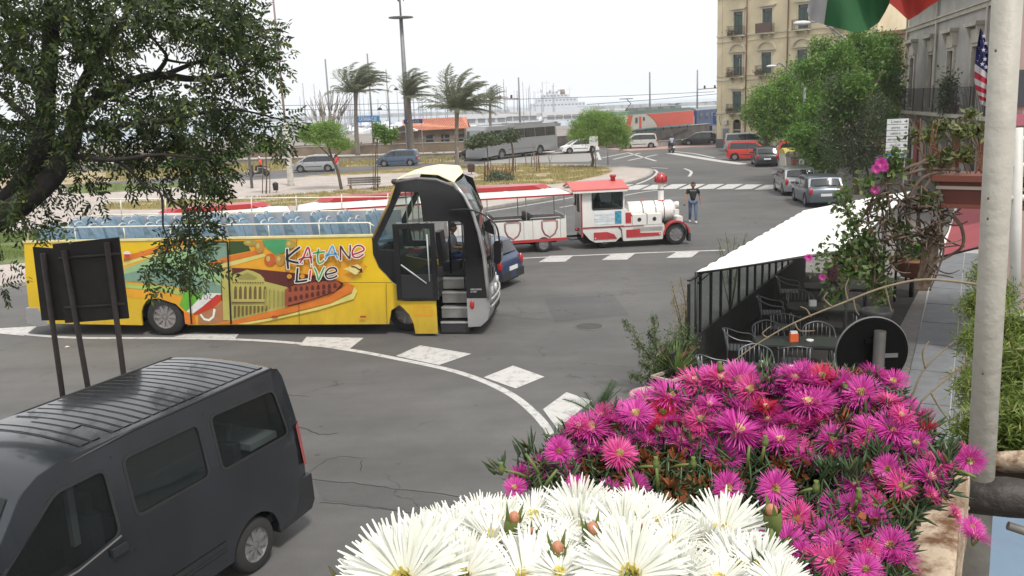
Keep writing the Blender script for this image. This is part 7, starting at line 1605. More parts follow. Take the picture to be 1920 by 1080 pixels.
# ---------- grey slab strip ----------
SLM = M('grey_slab',(.15,.157,.166),.75,var=.18,vs_=2.5,bump=.3,bs=30); base = flat('pavement',[(5.6,12),(13.8,27.6),(17,27),(9,11)],.115,M('slab_joint_pale',(.34,.34,.33),.9),kind='structure')
e1 = Vector((sin(radians(28.3)),cos(radians(28.3)),0)); e2 = Vector((cos(radians(28.3)),-sin(radians(28.3)),0)); q0 = Vector((6.52,13.85,0)); random.seed(4)
for r in range(4):
  for i in range(-2,8):
    a = q0 + e1 * (i * 1.90) + e2 * (r * .74 + .01); h = .13 + random.uniform(-.002,.003); pts = [a + e1 * .02,a + e1 * 1.88,a + e1 * 1.88 + e2 * .715,a + e1 * .02 + e2 * .715]
    s_ = MB().prism([(p.x,p.y) for p in pts],.10,h,'xy').build('paving_slab',SLM,base)
# ---------- red awning and house edge on the right ----------
RF = M('red_awning_fabric',(.26,.045,.055),.85,var=.12,vs_=1.2); a,b_,c,d = G(1762,482,2.6),G(1885,452,3.0),G(1905,380,3.0),G(1792,392,2.6)
o = thing('red_awning','dark red fabric awning below the terracotta coloured trough','awning',tuple(Vector((0,0,0)))); vs = []
for i in range(9):
  for j in range(9):
    u,v = i / 8,j / 8; p = (a * (1 - u) + d * u) * (1 - v) + (b_ * (1 - u) + c * u) * v; vs.append((p.x,p.y,p.z - .06 * sin(pi * u) * sin(pi * v)))
MB().add(vs,[(i * 9 + j,i * 9 + j + 1,(i + 1) * 9 + j + 1,(i + 1) * 9 + j) for i in range(8) for j in range(8)],True).build('fabric',RF,o)
MB().tube([a,d],.03,6).build('white_edge_bar',PLATE,o); MB().tube([a,b_],.02,6).build('front_bar',BKM,o)
WRL = M('white_rail_paint',(.55,.54,.50),.5,var=.15,vs_=4)
o = thing('white_balcony_rail','white painted balcony railing seen right of the thick flagpole','railing',(0,0,0)); Y = 3.6
for y0,y1 in ((262,259),(312,308),(372,368),(590,600)): MB().tube([P(1868,y0,Y),P(2000,y1,Y)],.014,6).build('rail',WRL,o)
for x,y0,y1,r in ((1908,240,620,.022),(1960,240,620,.022)): MB().tube([P(x,y0,Y),P(x - 6,y1,Y)],r,8).build('baluster',WRL,o)
o = thing('neighbour_wall','pinkish house wall with a dark window behind the flagpole','wall',(0,0,0)); a = P(1878,300,16); MB().box(a.x,a.x + 6,16,16.3,0,9).build('wall_face',M('pink_stucco',(.36,.26,.23),.9,var=.15,vs_=.6),o); c1,c2 = P(1896,200,15.9),P(1935,130,15.9); MB().box(c1.x,c2.x,15.9,15.98,c1.z,c2.z).build('window',WGL,o); c1,c2 = P(1893,236,15.9),P(1960,212,15.9); MB().box(c1.x,c2.x + 1,15.85,15.98,c1.z,c2.z).build('pink_sign',MATS['pink_sign'],o)
# ================= ROUND SIGN SEEN FROM BEHIND =================
SGB = M('sign_back_black',(.007,.007,.007),.9,var=.2,spec=.05)
c = P(1634,660,6.6); o = thing('round_road_sign','big round road sign seen from behind, black with a grey pole','sign',(c.x,6.6,0)); MB().lathe([(.26,-.006),(.285,-.012),(.29,0),(.285,.012),(.26,.006)],48,'y',(0,0,c.z)).build('sign_disc',M('sign_back_black',(.007,.007,.007),.9,var=.2,spec=.05),o)
MB().lathe([(.286,-.014),(.294,0),(.286,.014)],48,'y',(0,0,c.z),caps=False).build('disc_rim',M('rim_grey',(.12,.12,.12),.4),o)
MB().tube([(.01,-.07,0),(.03,-.07,c.z + .19)],.045,12).build('post',M('galvanised_dull',(.055,.05,.046),.7,.2,var=.3,vs_=5),o); MB().bx((.0,-.03,c.z + .1),(.13,.03,.03)).build('clamp',SGB,o); MB().bx((.0,-.03,c.z - .14),(.13,.03,.03)).build('clamp',SGB,o)
MB().bx((.14,-.016,c.z - .03),(.13,.004,.035)).build('sticker',M('sticker_grey',(.12,.12,.12),.6),o)
# square sign backs on three posts
SBK = M('sign_back_dark',(.02,.017,.015),.7,var=.35,vs_=4); PST = M('dark_post',(.05,.04,.036),.7,var=.3,vs_=9); Y = 12.5
o = thing('road_sign','two big square road sign panels seen from behind on three dark posts','sign',(P(150,640,Y).x,Y,0)); ox = o.location.x
def sgp(x,y,dy): p = P(x,y,Y + dy); return Vector((p.x - ox,dy,p.z))
for q,dy in (([(98,458),(222,445),(241,597),(122,606)],0),([(61,463),(150,470),(170,600),(78,601)],.12)):
  v = [sgp(x,y,dy) for x,y in q]; w = [p + Vector((0,.035,0)) for p in v]; MB().add(v + w,[(0,1,2,3),(7,6,5,4)] + [(i,i + 4,(i + 1) % 4 + 4,(i + 1) % 4) for i in range(4)]).build('sign_panel',SBK,o)
for z0,z1 in ((.18,.22),(.82,.86)):
  a,b_ = sgp(108,458,0).lerp(sgp(126,602,0),z0),sgp(222,449,0).lerp(sgp(238,595,0),z0); MB().tube([a + Vector((0,-.02,0)),b_ + Vector((0,-.02,0))],.025,4).build('stiffener',PST,o)
for xt,yt,xb,yb in ((118,468,121,760),(120,470,165,727),(200,455,232,703)):
  t_ = sgp(xt,yt,-.05); bt = sgp(xb,yb,-.05); d = (bt - t_); k = (0 - t_.z) / d.z; 
  if xt == 118: t_ = sgp(80,475,.06); bt = sgp(118,745,.06); d = bt - t_; k = -t_.z / d.z
  MB().tube([t_,t_ + d * k],.04,10).build('post',PST,o)
# ================= POTTED PLANTS BY THE TERRACE =================
def pot_box(name,label,p,w,d_,h,m,rimm,rz=0.):
  o = thing(name,label,'planter',tuple(p),rz); MB().add([(sx * w * k / 2,sy * d_ * k / 2,z) for k,z in ((.82,0),(1,h)) for sx,sy in ((-1,-1),(1,-1),(1,1),(-1,1))],[(0,1,5,4),(1,2,6,5),(2,3,7,6),(3,0,4,7),(3,2,1,0)]).build('pot_body',m,o)
  r = MB(); [r.bx(c_,s_) for c_,s_ in (((0,-d_ / 2,h),(w + .06,.05,.05)),((0,d_ / 2,h),(w + .06,.05,.05)),((-w / 2,0,h),(.05,d_ - .05,.05)),((w / 2,0,h),(.05,d_ - .05,.05)))]; r.build('pot_rim',rimm,o); MB().box(-w * .45,w * .45,-d_ * .45,d_ * .45,h - .1,h - .05).build('soil',M('potting_soil',(.05,.035,.025),.95),o); return o
CRM = M('pot_rim_cream',(.42,.34,.27),.8)
p1 = pot_box('planter_box','black planter box with pale rim under the oleander',G(1262,745),.62,.42,.42,BWALL,CRM,radians(40)); p2 = pot_box('planter_box','black planter box with brown rim right at the windbreak corner',tl(-.75,-.15,.12),.8,.42,.55,BWALL,M('pot_rim_brown',(.16,.06,.04),.8),TRZ)
g = G(1222,782); o = thing('round_pot','round cream rimmed pot partly hidden by the magenta flowers','planter',tuple(g)); MB().lathe([(.25,0),(.36,.40),(.39,.42),(.34,.43)],24,'z').build('pot_body',CRM,o)
OLE = LEAF('oleander_leaf',(.045,.08,.03),(.15,.20,.07),.3); YUC = LEAF('yucca_leaf',(.08,.15,.03),(.20,.30,.07),.35)
def stems_plant(label,base,tips,n,size,mat,cat='plant',r0=.014,aspect=.22,spread=.09,name='potted_plant'):
  o = thing(name,label,cat,tuple(base)); C = []; A = []
  for i,t in enumerate(tips):
    t = Vector(t) - base; m = t * .5 + Vector((random.uniform(-.08,.08),0,.1)); path = smooth_path([(0,0,0),m,t],6); MB().tube(path,[r0 * (1 - .7 * k / (len(path) - 1)) for k in range(len(path))],5).build('stem',BARK,o)
    for k in range(n // len(tips)): u = random.uniform(.25,1); q = path[int(u * (len(path) - 1))]; C.append(np.array(q) + RNG.normal(size=3) * spread * (1.25 - u)); A.append(np.array([random.gauss(0,.6),random.gauss(0,.6),.6]))
  C = np.array(C); A = np.array(A); A /= np.linalg.norm(A,axis=1)[:,None]; B = np.cross(A,rand_dirs(len(A))); B /= np.linalg.norm(B,axis=1)[:,None]; s = size * RNG.uniform(.6,1.3,len(A))[:,None]; V,F_ = quads_at(C,A * s,B * s * aspect); x = link('leaves',np_mesh('leaves',V,F_,mat),o); x['kind'] = 'stuff'; return o
g = G(1250,735); Yp = g.y
stems_plant('tall oleander with two leafy arching shoots in the black planter',g,[P(1168,598,Yp),P(1225,588,Yp),P(1190,640,Yp),P(1215,620,Yp + .1),P(1200,680,Yp - .1),P(1250,640,Yp),P(1180,705,Yp - .1)],2600,.042,OLE,spread=.12)
g = tl(-.75,-.15,.6); stems_plant('bushy small leaved shrub in the planter at the windbreak corner',g,[P(1275,625,g.y),P(1300,640,g.y - .1),P(1262,650,g.y),P(1290,612,g.y)],1600,.03,OLE,spread=.16)
def blades(label,base,n,L,mat,w=.022,name='spiky_plant',el=(.35,1.4),droop=.5):
  o = thing(name,label,'plant',tuple(base))
  for i in range(n):
    az = random.uniform(0,2 * pi); e = random.uniform(*el); d = Vector((cos(az) * cos(e),sin(az) * cos(e),sin(e))); s = Vector((-sin(az),cos(az),0)); p = Vector((0,0,.03)); l = L * random.uniform(.6,1.1); vs = []
    for k in range(6): ww = w * (1 - (k / 5) ** 2) * .5 + .001; vs += [p - s * ww,p + s * ww]; p = p + d * l / 5; d = (d + Vector((0,0,-droop * .12 * k))).normalized()
    MB().add(vs,[(2 * k,2 * k + 1,2 * k + 3,2 * k + 2) for k in range(5)],True).build('blade',mat,o,recalc=False)
  return o
g = G(1262,745) + Vector((0,0,.4)); blades('bright green spiky yucca beside the oleander',g + Vector((.08,.05,0)),70,.72,YUC)
g = G(1120,815); o = thing('cycad','dark green cycad with stiff feathery fronds left of the magenta flowers','plant',tuple(g)); MB().lathe([(.12,0),(.15,.2),(.08,.3)],12,'z').build('trunk',PBARK,o); CY = LEAF('cycad_leaf',(.03,.06,.025),(.08,.13,.05),.2)
for i in range(26):
  az = random.uniform(0,2 * pi); e = random.uniform(.3,1.25); d = Vector((cos(az) * cos(e),sin(az) * cos(e),sin(e))); p = Vector((0,0,.28)); mb = MB(); path = []
  for k in range(12): path.append(p.copy()); p = p + d * .062; d = (d + Vector((0,0,-.06))).normalized()
  mb.tube(path,.006,4)
  for k in range(1,12):
    t = (path[k] - path[k - 1]).normalized(); s = t.cross(Vector((0,0,1))).normalized(); ll = .17 * (1 - abs(k / 12 - .45))
    for sg in (1,-1):
      for h_ in (0,.5): q = path[k - 1].lerp(path[k],h_); ee = (s * sg + t * .5 + Vector((0,0,.2))).normalized() * ll; mb.add([q - t * .006,q + ee,q + t * .006],[(0,1,2)])
  mb.build('frond',CY,o,recalc=False)
for (x,y,xs,Y,m,lb) in ((1285,600,[(1258,530),(1275,520),(1290,545),(1262,560),(1280,575)],17.5,LEAF('yellow_leaf',(.22,.20,.05),(.36,.26,.08),.4),'yellowish wispy plant outside the first glass panes'),(1372,470,[(1345,445),(1360,435),(1378,440),(1400,435),(1385,455),(1350,460)],20.5,YUC,'green wispy plant sticking out beyond the awning edge')):
  g = P(x,y,Y); g.z = .1; stems_plant(lb,g,[P(a_,b2,Y) for a_,b2 in xs],500,.06,m,aspect=.09,spread=.10)
# ================= BIG FOREGROUND TREE =================
TY = 11.0; tb = Vector((-8.6,TY,0)); o = thing('big_tree','large dark leafed tree overhanging the picture at the upper left','tree',tuple(tb))
TB = M('dark_bark',(.020,.016,.014),.95,var=.4,vs_=7,bump=.8,bs=20)
def tp(x,y,dy=0): return P(x,y,TY + dy) - tb
tube_tree(o,[([(0,0,0),(.1,0,1.6),tp(-190,470)],.28,.2),
  ([tp(-200,480),tp(-60,430),tp(30,360),tp(80,270),tp(86,180),tp(94,90),tp(98,-40)],.17,.085),
  ([tp(-200,490,-.3),tp(-20,420,-.3),tp(80,350,-.3),tp(125,290,-.2),tp(140,235),tp(165,200),tp(210,168),tp(290,142),tp(370,148),tp(470,132)],.17,.02),
  ([tp(135,245),tp(150,170,.3),tp(188,100,.5),tp(225,50,.6),tp(262,-20,.6)],.08,.035),
  ([tp(90,180),tp(60,150,.4),tp(28,118,.6),tp(2,85,.8),tp(-20,60,.8)],.08,.04),([tp(86,250,.2),tp(40,210,.5),tp(0,175,.7),tp(-30,150,.8)],.05,.02),
  ([tp(290,142),tp(312,110,-.3),tp(300,88,-.4),tp(268,50,-.5)],.03,.012),([tp(310,140),(tp(360,120,.3)),tp(430,95,.4),tp(505,60,.5)],.035,.01),([tp(312,112,-.3),tp(350,118),tp(400,112,.2)],.018,.008),
  ([tp(150,240),tp(220,235,-.5),tp(320,225,-.7),tp(430,205,-.6),tp(530,225,-.5)],.035,.008),([tp(130,290,-.2),tp(210,300,-.8),tp(300,290,-1),tp(390,300,-1)],.035,.008),
  ([tp(215,300,-.8),tp(242,318,-.8),tp(268,345,-.8),tp(300,362,-.8),tp(305,390,-.8),tp(306,425,-.8),tp(316,455,-.8),tp(304,492,-.8)],.022,.008),([tp(305,365,-.8),tp(350,400,-.8),tp(355,450,-.8),tp(350,490,-.8)],.014,.006),
  ([tp(60,350),tp(40,400,-.4),tp(60,440,-.5)],.04,.01)],TB,8)
BL = [(20,30,50),(90,20,45),(160,40,50),(230,60,45),(55,80,35),(200,110,42),(280,12,45),(350,20,45),(410,40,42),(445,70,42),(485,62,36),(506,108,20),(485,130,34),(435,110,38),(385,85,32),(335,50,30),(150,130,40),(110,100,28),(20,165,24),(20,250,48),(80,275,48),(150,255,45),(205,205,42),(265,180,40),(315,195,42),(365,180,38),(412,192,38),(462,222,40),(512,242,28),(536,224,14),(235,262,46),(300,252,46),(352,240,42),(405,262,40),(330,308,40),(398,322,32),(370,342,30),(250,322,26),(165,330,28),(40,330,40),(15,390,26),(60,405,24),(105,425,14),(95,372,24),(402,292,30),(385,372,20),(350,402,20),(330,440,24),(366,450,28),(345,415,20),(385,425,14),(350,490,26),(368,470,20),(322,503,16),(272,506,20),(288,500,14),(345,515,14),(390,505,9),(6,500,9),(4,535,8),(180,372,14),(120,190,30),(60,210,28),(175,85,30),(300,345,14),(230,20,40),(440,20,30),(60,140,24),(-40,100,60),(-40,250,60),(-30,20,50),(120,-30,60),(300,-40,60),(420,-30,40)]
rg = np.random.default_rng(21); V = []; n_l = 0
for bi,(x,y,r) in enumerate(BL):
  c = np.array(tp(x,y,rg.uniform(-1.0,1.0))); R_ = r / FPX * TY; k = max(6,int(2.4 * (r / 8.6) ** 2))
  for _ in range(k):
    d = rg.normal(size=3); d /= np.linalg.norm(d); q = c + d * R_ * rg.uniform(.25,1.05) * np.array([1,1.8,1]); ax = d * .6 + rg.normal(size=3) * .55 + np.array([.15,0,-.35]); ax /= np.linalg.norm(ax); sd_ = np.cross(ax,rg.normal(size=3)); sd_ /= np.linalg.norm(sd_); up = np.cross(ax,sd_); L = rg.uniform(.16,.30); m = 5
    V.append([q,q + ax * L * .5 + up * .002,q + ax * L,q + ax * L * .5 + sd_ * .003])
    for j in range(m):
      t = .2 + .8 * j / (m - 1); b0_ = q + ax * L * t + np.array([0,0,-.05 * t * t])
      for s in (1,-1):
        e = sd_ * s * .85 + ax * .5 + np.array([0,0,-.25]); e /= np.linalg.norm(e); ll = rg.uniform(.06,.10) * (1.1 - .4 * abs(t - .5)); w = ax * ll * .24 + up * ll * .08 * rg.normal()
        V.append([b0_,b0_ + e * ll * .45 + w,b0_ + e * ll,b0_ + e * ll * .45 - w])
    e = ax; b0_ = q + ax * L; V.append([b0_,b0_ + e * .04 + sd_ * .016,b0_ + e * .09,b0_ + e * .04 - sd_ * .016])
V = np.array(V).reshape(-1,3); x = link('crown',np_mesh('crown',V,np.arange(len(V)).reshape(-1,4),LEAF('big_tree_leaf',(.009,.016,.004),(.045,.080,.012),.25,.6,(.15,.17,.025))),o); x['kind'] = 'stuff'  # leaf colours kept dark, their backlighting is put into the colour
# ================= BALCONY: TROUGH, FLAGPOLE, FLOWERS =================
STN_ = bpy.data.materials.new('stained_stone'); STN_.use_nodes = True; t = STN_.node_tree; b = t.nodes['Principled BSDF']; tc = t.nodes.new('ShaderNodeTexCoord'); n = t.nodes.new('ShaderNodeTexNoise'); n.inputs['Scale'].default_value = 16; n.inputs['Detail'].default_value = 9; n.inputs['Roughness'].default_value = .68; n.inputs['Distortion'].default_value = .15
r = t.nodes.new('ShaderNodeValToRGB'); e = r.color_ramp.elements; e[0].position = .40; e[0].color = (.13,.055,.02,1); e[1].position = .56; e[1].color = (.50,.40,.29,1); t.links.new(tc.outputs['Object'],n.inputs['Vector']); t.links.new(n.outputs[0],r.inputs[0]); t.links.new(r.outputs[0],b.inputs['Base Color']); b.inputs['Roughness'].default_value = .85
bp = t.nodes.new('ShaderNodeBump'); bp.inputs['Strength'].default_value = .7; bp.inputs['Distance'].default_value = .01; t.links.new(n.outputs[0],bp.inputs['Height']); t.links.new(bp.outputs[0],b.inputs['Normal'])
az = radians(90 - 31); o = thing('stone_trough','weathered pale stone trough with rusty stains holding the magenta flowers','planter',(.462,.95,0),az)
def rough(mb,m=.004):
  bm = bmesh.new(); me = mb; return me
def stone(name,x0,x1,y0,y1,z0,z1):
  q = MB().box(x0,x1,y0,y1,z0,z1).build(name,STN_,o); bm = bmesh.new(); bm.from_mesh(q.data); bmesh.ops.subdivide_edges(bm,edges=bm.edges,cuts=7,use_grid_fill=True)
  for v in bm.verts: v.co += Vector((noise.noise(v.co * 30),noise.noise(v.co * 30 + Vector((5,0,0))),noise.noise(v.co * 30 + Vector((0,7,0))))) * .006
  bm.to_mesh(q.data); bm.free(); q.data.polygons.foreach_set('use_smooth',[True] * len(q.data.polygons)); return q
stone('right_rim',-.38,.235,-.05,.0,4.42,4.72); stone('left_rim',-.38,.36,.36,.42,4.42,4.70); stone('end_block',.24,.31,-.052,.0,4.42,4.765); stone('end_rim',.25,.33,.01,.35,4.42,4.70); stone('base',-.38,.26,.005,.355,4.42,4.60)
MB().box(-.36,.26,.01,.35,4.61,4.66).build('soil',MATS['potting_soil'],o)
POLE = M('flagpole_paint',(.37,.35,.30),.55,var=.16,vs_=5,bump=.25,bs=30); Yp = 1.6
a,b_ = P(1903,-260,Yp),P(1823,1180,Yp); o = thing('flagpole','thick cream painted metal pole at the right edge of the picture','pole',tuple(b_)); MB().tube([(0,0,0),tuple((a - b_) * .5),tuple(a - b_)],[.0248,.0248,.0252],32).build('pole',POLE,o)
for px_,py_ in ((1867,95),(1853,372),(1852,410),(1843,700)): q = P(px_,py_,Yp - .0252) - b_; MB().ball(tuple(q),(.0022,.002,.003),8,5).build('paint_chip',M('chip_dark',(.10,.07,.05),.8),o)
BRK_ = M('bracket_dark',(.03,.024,.02),.6,var=.4,vs_=12,bump=.5,bs=30); c = P(1842,925,Yp); o = thing('pole_bracket','dark iron bracket clamping the foot of the cream pole','bracket',tuple(c))
MB().tube([(-.05,0,.0),(.04,-.02,.0),(.25,-.05,-.02)],[.035,.04,.03],12).build('bracket_arm',BRK_,o); MB().lathe([(.032,-.03),(.036,0),(.032,.03)],24,'z',(0,0,0)).build('clamp_ring',BRK_,o); MB().tube([(.02,-.06,-.04),(.12,-.09,-.07)],.009,8).build('iron_rod',M('rod_worn',(.22,.2,.18),.5,.5),o)
q = P(1775,935,1.35); MB().ball((-.06,-.03,-.012),(.02,.015,.008),8,6).build('stone_chip',STN_,o)
o = thing('blue_glass_canopy','flat blue grey canopy below the balcony at the lower right corner','canopy',(0,0,0)); MB().prism([tuple(G(x,y,3.4).to_2d()) for x,y in ((1835,905),(1940,880),(2100,1120),(1822,1120))],3.33,3.4,'xy').build('canopy_slab',M('blue_grey_sheet',(.13,.19,.26),.5,var=.12,vs_=2),o)
o = thing('ledge','pale stone ledge under the bright green bushes at the right edge','ledge',(0,0,0)); a,b_ = D(1772,872,2.15),D(1990,862,2.05); MB().tube([a,b_],[.022,.024],4).build('ledge_stone',STN_,o); MB().add([tuple(a),tuple(b_),(b_.x + .1,b_.y + .25,a.z - .1),(a.x + .1,a.y + .25,a.z - .1),(a.x,a.y,a.z - .1),(b_.x,b_.y,b_.z - .1)],[(0,1,2,3),(0,4,5,1)]).build('planter_bed',MATS['potting_soil'],o)
# bright bushes behind the pole
NL = LEAF('needle_leaf',(.07,.12,.02),(.20,.26,.045),.3,.45,(.38,.33,.13)); bs_ = [(1910,790,58,2.25),(1865,800,42,2.25),(1900,710,54,2.45),(1822,805,28,2.3),(1858,730,38,2.6),(1828,715,20,2.8),(1868,650,36,3.0),(1836,640,24,3.1),(1905,640,46,2.8),(1832,575,20,3.5),(1862,555,30,3.6),(1850,515,18,3.9),(1950,700,60,2.4),(1950,820,60,2.2)]
for i,grp_ in enumerate((bs_[:4] + bs_[12:],bs_[4:9],bs_[9:12])):
  cs = [D(x,y,d) for x,y,r,d in grp_]; o = thing('green_bush',['bright green needle leaved bush right beside the foot of the cream pole','bright green needle leaved bush half way up along the cream pole','farthest yellow green bush beside the grey slab strip'][i],'bush',tuple(cs[0] - Vector((0,0,.1))))
  foliage('leaves',o,[(*(c - o.location),r / FPX * d * 1.05) for c,(x,y,r,d) in zip(cs,grp_)],(17000,15000,7000)[i],.0125,NL,aspect=.16,hollow=.1,droop=-.3,clump=.02)
  for k in range(5): MB().tube([(0,0,0),tuple(cs[k % len(cs)] - o.location + Vector((random.uniform(-.03,.03),0,.03)))],.004,5).build('stem',BARK,o)
# ---------- flowers ----------
def flower_mesh(name,n,layers,R_,w,mat,seed,segs=3):
  rg = np.random.default_rng(seed); V,F_ = [],[]
  for l,(rad,el) in enumerate(layers):
    for i in range(n):
      a = 2 * pi * (i + rg.uniform(-.35,.35) + .5 * l) / n; e = el + rg.normal() * .13; L = R_ * rad * rg.uniform(.82,1.1); r_ = np.array([cos(a),sin(a),0]); s = np.array([-sin(a),cos(a),0]); p = r_ * R_ * .12; b0_ = len(V); tw = rg.normal() * .15
      for k in range(segs + 1):
        u = k / segs; ww = w * (.45 + 1.1 * u - .55 * u ** 3) * (1 if k < segs else .35); V += [p - s * ww / 2,p + s * ww / 2 + np.array([0,0,ww * tw])]; p = p + (r_ * cos(e) + np.array([0,0,1]) * sin(e)) * L / segs; e += rg.uniform(-.22,.10)
      F_ += [(b0_ + 2 * k,b0_ + 2 * k + 1,b0_ + 2 * k + 3,b0_ + 2 * k + 2) for k in range(segs)]
  return np_mesh(name,V,F_,mat,True)
def PET(name,c1,c2,tr=.3): return LEAF(name,c1,c2,tr,.45)
MAG = [PET('petal_magenta',(.50,.03,.29),(.74,.11,.47)),PET('petal_pink',(.55,.03,.20),(.76,.12,.38)),PET('petal_red',(.50,.02,.06),(.62,.04,.12))]; WHT = PET('petal_white',(.72,.73,.64),(.85,.85,.80),.25)
fm = [[flower_mesh('flower',54,[(1,.05),(.97,.34),(.84,.66)],.031,.0017,m,s) for s in (1,2,3)] for m in MAG]; fw = [flower_mesh('flower',54,[(1,.12),(.99,.30),(.93,.52)],.037,.0026,WHT,s) for s in (5,6,7)]
YC = M('stamen_yellow',(.84,.70,.22),.7,var=.3,vs_=400); YC2 = M('stamen_pale',(.86,.72,.34),.7,var=.3,vs_=400)
def centre_mesh(r,m):
  mb = MB(); mb.ball((0,0,r * .2),(r,r,r * .55),12,6)
  return mb.mesh('stamens',m)
def stamens(r,m,seed):
  rg = np.random.default_rng(seed); V,F_ = [],[]
  for i in range(70): a = rg.uniform(0,2 * pi); q = r * sqrt(rg.uniform(0,1)); b0_ = np.array([cos(a) * q,sin(a) * q,0]); t_ = b0_ * 1.15 + np.array([0,0,r * rg.uniform(.7,1.2)]); w = np.array([-sin(a),cos(a),0]) * r * .10; k = len(V); V += [b0_ - w,b0_ + w,t_ + w,t_ - w]; F_.append((k,k + 1,k + 2,k + 3))
  return np_mesh('stamens',V,F_,m)
cm_,cw_ = stamens(.0068,YC2,1),stamens(.0066,YC,2)
cal = MB(); SEP = LEAF('sepal_green',(.09,.14,.03),(.18,.22,.06),.2)
cal.lathe([(.002,-.018),(.0065,-.008),(.007,0),(.003,.001)],8,'z'); calm = cal.mesh('calyx',SEP)
camp = Vector((0,0,CH))
def put_flower(parent,org,pos,size,mesh,cmesh,face=.5,stem=None,jit=.3):
  up = Vector((0,0,1)); tocam = (camp - pos).normalized(); nrm = (up * (1 - face) + tocam * face + Vector(RNG.normal(size=3)) * jit).normalized(); rot = nrm.to_track_quat('Z','Y').to_euler()
  f = link('flower',mesh,parent,pos - org,rot,size); link('stamens',cmesh,f); link('calyx',calm,f); return f
def fingers(name,parent,C,A,L,r,mat):
  n = len(C); V = np.empty((n,9,3)); A = A / np.linalg.norm(A,axis=1)[:,None]; U_ = np.cross(A,rand_dirs(n)); U_ /= np.linalg.norm(U_,axis=1)[:,None]; W_ = np.cross(A,U_)
  for j in range(3):
    a = 2 * pi * j / 3
    for k,(h,rr) in enumerate(((0,.7),(.55,1.0),(1,.12))): V[:,k * 3 + j] = C + A * (L * h)[:,None] + (U_ * cos(a) + W_ * sin(a)) * (r * rr)[:,None]
  b0_ = np.arange(n)[:,None] * 9; Fq = np.concatenate([b0_ + np.array([k * 3 + j,k * 3 + (j + 1) % 3,(k + 1) * 3 + (j + 1) % 3,(k + 1) * 3 + j]) for k in range(2) for j in range(3)]); o_ = link(name,np_mesh(name,V.reshape(-1,3),Fq,mat,True),parent); o_['kind'] = 'stuff'; return o_
def dist_m(x,y): return 1.22 - .22 * (y - 700) / 380
mo = Vector((.30,1.0,4.66)); mp = thing('ice_plant','dense mat of magenta and pink ice plant flowers spilling over the stone trough','flowering plant',tuple(mo))
MF = [(1254,744,92,0),(1285,757,80,1),(1305,718,90,1),(1330,730,70,1),(1212,753,70,0),(1192,777,75,0),(1170,770,60,0),(1107,804,90,0),(1085,800,60,1),(1068,823,62,0),(1048,847,62,0),(1017,874,52,0),(1066,872,72,0),(1080,910,45,0),(974,893,56,0),(965,915,48,1),(1161,852,74,1),(1204,835,74,0),(1150,792,72,0),(1130,780,60,1),(1192,913,56,0),(1142,928,62,0),(1243,773,66,2),(1265,790,50,2),(1371,744,92,0),(1387,714,84,0),(1398,773,92,0),(1348,779,70,0),(1313,788,70,1),(1383,808,100,0),(1355,805,60,0),(1441,788,66,0),(1464,827,76,0),(1359,858,78,0),(1363,915,68,0),(1519,870,78,0),(1453,917,74,0),(1476,1018,76,0),(1491,794,76,0),(1515,757,90,0),(1476,757,76,0),(1488,711,74,0),(1519,714,84,0),(1437,765,60,2),(1639,703,66,0),(1541,707,62,2),(1507,703,58,2),(1495,726,92,0),(1615,738,76,0),(1666,753,56,1),(1588,751,68,0),(1534,757,76,0),(1674,804,86,0),(1654,823,58,1),(1736,808,56,2),(1720,831,52,0),(1713,870,68,1),(1678,889,40,2),(1744,909,52,1),(1748,930,40,1),(1818,862,56,0),(1800,850,40,1),(1569,959,78,0),(1603,955,64,0),(1561,1053,68,1),(1627,1033,50,1),(1623,1068,60,0),(1790,965,42,1),(1829,1008,54,0),(1822,990,44,0),(1557,845,26,2),(1640,940,40,1),(1545,735,60,0),(1420,735,70,0),(1350,710,60,1),(1440,712,60,0),(1230,800,46,2),(1330,760,56,0),(1690,780,50,1),(1580,720,54,0),(1455,745,60,0),(1410,800,56,0)]
random.seed(9)
for x,y,d,c in MF:
  ds = dist_m(x,y) + random.uniform(-.02,.02); p = D(x,y,ds); put_flower(mp,mo,p,d * .86 / FPX * ds / .0575,random.choice(fm[c if random.random() < .8 else 0]),cm_,.55 if y > 830 else random.choice((.0,.1,.35)),jit=.32)
for _ in range(34):
  x,y = random.uniform(1440,1770),random.uniform(850,1075)
  if x > 1700 and y > 960: continue
  ds = dist_m(x,y) + random.uniform(-.01,.02); p = D(x,y,ds); put_flower(mp,mo,p,random.uniform(44,66) / FPX * ds / .0575,random.choice(fm[random.choice((0,0,1))]),cm_,random.uniform(.3,.6),jit=.3)
for _ in range(110):
  x,y = random.uniform(1010,1740),random.uniform(705,850)
  if y < 700 + max(0,1330 - x) * .46 + 8 or (x > 1690 and y < 760): continue
  ds = dist_m(x,y) + random.uniform(-.005,.04); p = D(x,y,ds); put_flower(mp,mo,p,random.uniform(44,66) / FPX * ds / .0575,random.choice(fm[random.choice((0,0,0,1))]),cm_,random.uniform(.05,.5),jit=.3)
reg = [(955,915),(975,885),(1010,858),(1045,815),(1090,790),(1160,770),(1230,745),(1320,722),(1400,715),(1480,712),(1560,706),(1640,712),(1690,745),(1745,805),(1765,850),(1790,880),(1790,920),(1740,950),(1705,1000),(1690,1100),(1300,1100),(1200,960)]
n = 11000; q = in_poly(reg,n); C = []; 
for x,y in q: ds = dist_m(x,y) + random.uniform(.0,.10); C.append(D(x,y,ds) - mo)
C = np.array(C); A = rand_dirs(n) * .8 + np.array([0,-.25,.75]); fingers('succulent_leaves',mp,C,A,RNG.uniform(.014,.030,n),RNG.uniform(.0013,.0024,n),LEAF('succulent_leaf',(.025,.05,.02),(.09,.14,.06),.1,.4,(.16,.08,.03)))
bpts = in_poly([(1410 + (x - 1410) * .90,900 + (y - 900) * .86) for x,y in reg],900); V = []; F_ = []
